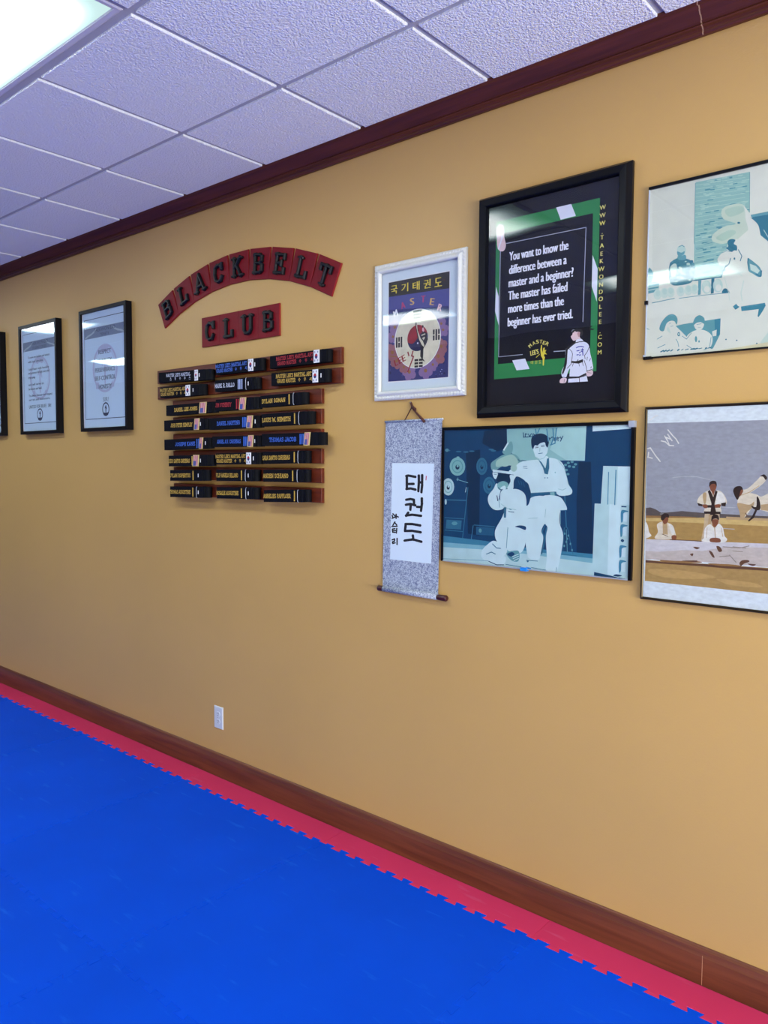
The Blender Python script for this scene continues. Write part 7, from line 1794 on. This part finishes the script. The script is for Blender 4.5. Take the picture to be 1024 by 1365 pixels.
for s, x_, z_, a, mm in (('M', -2.0327, 2.2504, .8, M_white), ('A', -1.9961, 2.2771, .5, M_pinkp), ('S', -1.9513, 2.2856, .15, M_gold3), ('T', -1.8965, 2.2878, -.1, M_pinkp), ('E', -1.8545, 2.2719, -.4, M_gold3), ('R', -1.8177, 2.2449, -.7, M_palep)):
    write(p, s, x_, z_ - .012, y - 3e-5, mm, cap=.026, width=.019, align='c', ang=a*.5, bold=.0016)
for s, x_, z_ in (('L', -2.037, 2.037), ('E', -2.016, 2.044), ('E', -1.997, 2.051)): write(p, s, x_, z_, y - 9e-5, M_redp, cap=.026, width=.016, ang=.35, bold=.0014)
for q in (((-1.972, 2.088), (-1.967, 2.074)), ((-1.946, 2.089), (-1.953, 2.072)), ((-1.953, 2.072), (-1.943, 2.068)), ((-1.943, 2.068), (-1.972, 2.010))):
    qq = stroke_quad(q[0], q[1], .006, .002); p.poly_xz(qq, y - 9e-5, M_redp)
p.build('picture_print', t, fix=False)
pane_box(x0 + .034, z0 + .034, x1 - .034, z1 - .034, .0066, M_glass, 'glass_pane', t)

# ------------------------------------------------------------------ black quote poster
x0, x1, z0, z1 = -1.630, -1.046, 1.811, 2.612
t = thing('framed_poster', ((x0 + x1)/2, 0, z0), 'large black framed poster with white quote, green border and figure in white uniform', 'framed poster')
m = MB(); frame_rings(m, x0, z0, x1, z1, [(0, 0), (0, .014), (.003, .018), (.008, .026), (.0125, .034), (.016, .035), (.034, .032), (.038, .030), (.0395, .024), (.0395, .010)], M_bf); m.build('frame', t)
PALP = {k: mat('poster_' + k, c, .6) for k, c in dict(p_green='#0c7a3c', p_white='#d6dae4', p_line='#aeb6c2', p_black='#0b0d14', p_skin='#d9bfc0', p_skin2='#b88f8c', p_blue='#3b3f9c', p_gold='#d8c83c').items()}
M_poster = mat('dark_poster_paper', '#0e121d', .7, spec=.2); M_pwhite = mat('poster_lettering_white', '#e6eaf0', .6); M_pgold = mat('poster_lettering_gold', '#d9cf6a', .6)
p = MB(); y = -.0118; p.box(x0 + .036, y, z0 + .036, x1 - .036, -.002, z1 - .036, M_poster)
y = picture(p, 'P', y, PALP, (x0 + .0396, z0 + .0396, x1 - .0396, z1 - .0396))
for s, xa, xb, zb in (('You want to know the', -1.4997, -1.2682, 2.3703), ('difference between a', -1.4997, -1.2738, 2.3228), ('master and a beginner?', -1.5006, -1.2478, 2.2765), ('The master has failed', -1.5014, -1.2689, 2.2310), ('more times than the', -1.5015, -1.2813, 2.1849), ('beginner has ever tried.', -1.5023, -1.2470, 2.1368)):
    write(p, s, xa, zb, y, M_pwhite, cap=.0305, width=xb - xa, bold=.0013)
for s, z_ in zip('WWW.TAEKWONDOLEE.COM', (2.4848, 2.4594, 2.4339, 2.4059, 2.388, 2.3612, 2.335, 2.3113, 2.2856, 2.2599, 2.2342, 2.211, 2.1878, 2.162, 2.1374, 2.1128, 2.0823, 2.0628, 2.0381, 2.0127)):
    write(p, s, -1.1462, z_ - .0068, y, M_pgold, cap=.0136, align='c', bold=.0005)
for s, x_, z_, a in (('M', -1.4053, 2.0603, .75), ('A', -1.3925, 2.0675, .4), ('S', -1.3798, 2.0704, .1), ('T', -1.367, 2.0692, -.1), ('E', -1.3558, 2.0639, -.35), ('R', -1.3447, 2.06, -.6)): write(p, s, x_, z_ - .006, y, M_pgold, cap=.0125, width=.010, align='c', ang=a, bold=.0006)
write(p, "LEE'S", -1.4065, 2.024, y, M_pgold, cap=.016, width=.032, ang=.15, bold=.0008)
for s, x_ in (('태', -1.401), ('권', -1.385), ('도', -1.369)): write(p, s, x_, 1.994, y, PALP['p_gold'], width=.010, height=.011, align='c')
p.build('poster_print', t, fix=False)
pane_box(x0 + .0385, z0 + .0385, x1 - .0385, z1 - .0385, .0165, glass_mat('poster_acrylic', .0026, 2.6), 'glass_pane', t)

# ------------------------------------------------------------------ hanging scroll
def brocade():
    m = bpy.data.materials.new('silver_blue_brocade'); m.use_nodes = True; nt = m.node_tree; b = nt.nodes['Principled BSDF']
    tc = nt.nodes.new('ShaderNodeTexCoord'); vo = nt.nodes.new('ShaderNodeTexNoise'); vo.inputs['Scale'].default_value = 130; vo.inputs['Detail'].default_value = 1.5; vo.inputs['Distortion'].default_value = 1.6
    cr = nt.nodes.new('ShaderNodeValToRGB'); cr.color_ramp.elements[0].position = .40; cr.color_ramp.elements[1].position = .58
    cr.color_ramp.elements[0].color = (*lin('#6c7690'), 1); cr.color_ramp.elements[1].color = (*lin('#b6c1ca'), 1)
    nt.links.new(tc.outputs['Object'], vo.inputs['Vector']); nt.links.new(vo.outputs['Fac'], cr.inputs[0]); nt.links.new(cr.outputs[0], b.inputs['Base Color'])
    b.inputs['Roughness'].default_value = .5
    return m
M_broc = brocade(); M_rod = mat('dark_red_lacquer', '#3c1418', .3); M_cord = mat('brown_cord', '#4a2418', .7); M_spaper = mat('scroll_paper', (.62, .74, .80), .75); M_bink = mat('brush_ink', '#0c0e16', .6); M_seal = mat('red_seal', '#c0506a', .6)
t = thing('hanging_scroll', (-1.9455, 0, 1.88), 'silver brocade hanging scroll with black Korean brush lettering, on a brown cord', 'scroll')
TL, TR_, BR, BL = (-2.0868, 1.8125), (-1.7975, 1.8140), (-1.8105, 1.1225), (-2.1005, 1.1225)
def bow(v): return -.0065 - .004*math.sin(math.pi*v)
m = MB(); n = 16
rings = []
for k in range(n + 1):
    v = k/n; a = [TL[i] + (BL[i] - TL[i])*v for i in (0, 1)]; b = [TR_[i] + (BR[i] - TR_[i])*v for i in (0, 1)]; y = bow(v)*.3 - .004
    rings.append([(a[0], y, a[1]), (b[0], y, b[1]), (b[0], y + .0012, b[1]), (a[0], y + .0012, a[1])])
m.grid(rings, M_broc); m.build('brocade_cloth', t)
m = MB(); m.poly_xz([(-2.0500, 1.6424), (-1.8335, 1.6411), (-1.8444, 1.2417), (-2.0589, 1.2422)], -.0076, M_spaper); 
PALS = {'ink': M_bink, 'seal': M_seal}
picture(m, 'S', -.0078, PALS, (-2.06, 1.24, -1.83, 1.645)); m.build('calligraphy_paper', t, fix=False)
m = MB(); m.tube([(-2.0905, -.012, 1.1155), (-1.8085, -.012, 1.1125)], .0118, M_broc, 14); m.build('rolled_hem', t)
for xa, xb, z_ in ((-2.120, -2.090, 1.1156), (-1.809, -1.762, 1.1125)):
    s = 1 if xb > -1.9 else -1; a, b = (xa, xb) if s > 0 else (xb, xa)
    m = MB(); m.tube([(a - s*.001, -.012, z_), (a + s*.006, -.012, z_), (a + s*.010, -.012, z_), (b - s*.004, -.012, z_), (b, -.012, z_)], [.0105, .0105, .0120, .0125, .0095], M_rod, 14); m.build('rod_knob', t)
m = MB(); m.tube([(-2.0885, -.008, 1.8125), (-1.7955, -.008, 1.8140)], .0045, M_broc, 8); m.tube([(-1.7960, -.008, 1.814), (-1.7925, -.008, 1.814)], .0052, M_silver, 8); m.build('top_rod', t)
m = MB(); m.tube([(-1.9825, -.010, 1.815), (-1.953, -.006, 1.862), (-1.951, -.006, 1.866)], .0022, M_cord, 6)
m.tube([(-1.9560, -.006, 1.887), (-1.951, -.008, 1.882), (-1.944, -.010, 1.866), (-1.925, -.012, 1.846), (-1.902, -.012, 1.826), (-1.8795, -.013, 1.8065)], [.0035, .0045, .0045, .0042, .0048, .0062], M_cord, 8)
m.tube([(-1.940, -.013, 1.867), (-1.932, -.017, 1.863), (-1.925, -.015, 1.858), (-1.930, -.010, 1.852)], .0055, M_cord, 8); m.build('hanging_cord', t)
m = MB(); m.tube([(-1.9545, .0, 1.8865), (-1.9545, -.011, 1.8868)], .0022, M_alu, 8); m.build('nail', t)

# ------------------------------------------------------------------ teal photograph of a breaking demonstration
tc_ = dict(t_dark='#083f66', t_deep='#042c4c', t_mid2='#3d7f9c', t_mid='#7fb0bf', t_pale='#b7d0d4', t_ban='#8fb8b8', t_ban2='#a9cbca', t_white='#ccdde2', t_drum='#7fafb0', t_drum2='#5f949e', t_dim='#2f6a86', t_dim2='#1f5a7c', t_dust='#a3c0b4', t_dust2='#729ea0', clip='#1f86d8')
PALA = {k: mat('photo_' + k, tint(c, (.86, .95, .88)), .6, spec=.2, var=.05, vscale=(25, 25, 25)) for k, c in tc_.items()}
x0, x1, z0, z1 = -1.7915, -1.0185, 1.2590, 1.7810
t = thing('framed_photograph', ((x0 + x1)/2, 0, z0), 'teal photograph of a standing man in white and a kneeling man', 'framed photograph')
m = MB(); fr = [(x0, z1 - .0115, x1, z1), (x0, z0, x0 + .008, z1 - .0115), (x1 - .0105, z0, x1, z1 - .0115)]
for a, b, c, d in fr: m.box(a, -.0150, b, c, -.0005, d, M_bf)
m.box(x0 + .008, -.0085, z0 + .0005, x1 - .0105, -.0005, z1 - .0115, M_bf); m.build('frame', t)
m = MB(); m.box(x0 + .008, -.0145, z0, x1 - .0105, -.0005, z0 + .0035, M_silver); m.build('bottom_strip', t)
m = MB(); px = (x0 + .008, z0 + .0035, x1 - .0105, z1 - .0115)
m.box(px[0], -.0092, px[1], px[2], -.0086, px[3], PALA['t_dark']); picture(m, 'A', -.0094, PALA, px); m.build('photo_print', t, fix=False)
pane_box(*px, .0128, M_glass, 'glass_pane', t)
m = MB(); m.box(-1.4325, -.0185, 1.2535, -1.4060, -.0005, 1.2665, mat('blue_plastic_clip', '#1f86d8', .4)); m.build('blue_clip', t)
m = MB()
for a, b in ((x1 - .020, z1 - .020),): m.box(a, -.0165, b, x1 + .001, -.0005, z1 + .001, M_silver)
m.build('corner_bracket', t)

# ------------------------------------------------------------------ pale photograph, upper right
bc = dict(b_white='#d9dee2', b_wall='#d3d9dc', b_brick='#8fbdc4', b_brick2='#4f93aa', b_brick3='#a8cdd0', b_mort='#b4d5d6', b_dust='#c2d3cf', b_dust2='#aecac6', b_dark='#2c7596', b_mid='#5f9cb2', b_pale='#b5d2d8', b_pale2='#c3d8dc', b_camo='#3f7f98', b_blue='#3f86a6', b_cream='#d5d0bb')
PALB = {k: mat('photo_' + k, tint(c, (.88, .88, .68)), .6, spec=.2, var=.03, vscale=(25, 25, 25)) for k, c in bc.items()}
x0, x1, z0, z1 = -.9915, -.1800, 1.9790, 2.5135
t = thing('framed_photograph', ((x0 + x1)/2, 0, z0), 'pale washed out photograph, upper one at the right edge', 'framed photograph')
m = MB(); m.box(x0, -.0080, z0, x1, -.0005, z1, M_bf); m.box(x0, -.0150, z1 - .0085, x1, -.0005, z1, M_bf); m.box(x0, -.0130, z0 - .0015, x1, -.0005, z0 + .0030, M_bf); m.build('frame', t)
px = (x0 + .0025, z0 + .0035, x1 - .003, z1 - .0085)
m = MB(); m.box(px[0], -.0090, px[1], px[2], -.0081, px[3], PALB['b_white']); # the picture carries on to the right of what the photo shows
rect(m, -.640, 2.2550, -.36, 2.3585, -.00905, PALB['b_dark']); rect(m, -.640, 2.3585, -.36, 2.3680, -.00905, PALB['b_mid']); rect(m, -.3600, 2.02, px[2], 2.47, -.00905, PALB['b_wall']); rect(m, -.640, 1.985, px[2], 1.999, -.00905, PALB['b_cream'])
picture(m, 'B', -.0092, PALB, px, 2e-6); m.build('photo_print', t, fix=False)
m = MB(); m.box(px[0] - .0022, -.0145, px[1], px[0] + .0006, -.0005, px[3], M_silver); m.build('edge_strip', t)
pane_box(px[0] + .001, px[1], px[2], px[3], .0120, M_glass, 'glass_pane', t)
m = MB(); m.box(x0 - .004, -.0175, z0 - .004, x0 + .022, -.0005, z0 + .0045, M_bf); m.box(x0 - .004, -.0175, z0 - .004, x0 + .004, -.0005, z0 + .010, M_silver); m.build('corner_bracket', t)
m = MB(); m.box(x0 - .004, -.0170, 2.148, x0 + .006, -.0005, 2.160, M_bf); m.build('side_clip', t)

# ------------------------------------------------------------------ field photograph, lower right
cc = dict(c_mat='#cfdbe6', c_sky='#9397a6', c_hill='#57504f', c_far='#c2a86e', c_field='#a4854f', c_tan2='#b09672', c_tan3='#8d6a40', c_pale='#a6aab4', c_field2='#a58755', c_field3='#b5955f', c_brown='#5e4030', c_tarp='#b9b0ae', c_tarp2='#c3c2cc', c_tarp3='#8d8580', c_white='#d8d8d6', c_cloth='#d0c8b8', c_skin='#7d4a34', c_hair='#2a1e1c', c_trouser='#b9a68a')
PALC = {k: mat('photo_' + k, tint(c, (.98, .965, .84)), .6, spec=.2, var=.09, vscale=(60, 60, 130)) for k, c in cc.items()}
M_brass = mat('dark_brass_frame', '#3e3524', .34, metal=.8)
x0, x1, z0, z1 = -.9865, -.0450, 1.2030, 1.8240
t = thing('framed_photograph', ((x0 + x1)/2, 0, z0), 'colour photograph of martial artists on a sandy field in a metal frame, lower right', 'framed photograph')
m = MB(); frame_rings(m, x0, z0, x1, z1, [(0, 0), (0, .012), (.0015, .0150), (.0035, .0160), (.0060, .0155), (.0085, .0130), (.0085, .006)], M_brass); m.build('frame', t)
px = (x0 + .0080, z0 + .0080, x1 - .0080, z1 - .0080)
m = MB(); m.box(px[0], -.0105, px[1], px[2], -.001, px[3], PALC['c_mat']); 
for za, zb_, c_ in ((1.482, 1.7710, 'c_sky'), (1.480, 1.4890, 'c_hill'), (1.4605, 1.4817, 'c_far'), (1.4093, 1.4605, 'c_field'), (1.3977, 1.4093, 'c_tarp2'), (1.3400, 1.3977, 'c_tarp'), (1.3294, 1.3400, 'c_brown'), (1.2610, 1.3294, 'c_field2')):
    rect(m, -.640, za, px[2] - .014, zb_, -.01055 - (1e-5 if c_ == 'c_hill' else 0), PALC[c_])
m.poly_xz([(-.640, 1.556), (-.55, 1.572), (-.44, 1.618), (-.415, 1.616), (-.425, 1.590), (-.54, 1.530), (-.640, 1.508)], -.01058, PALC['c_cloth'])
picture(m, 'C', -.0107, PALC, px); m.build('photo_print', t, fix=False)
pane_box(px[0], px[1], px[2], px[3], .0122, M_glass, 'glass_pane', t)
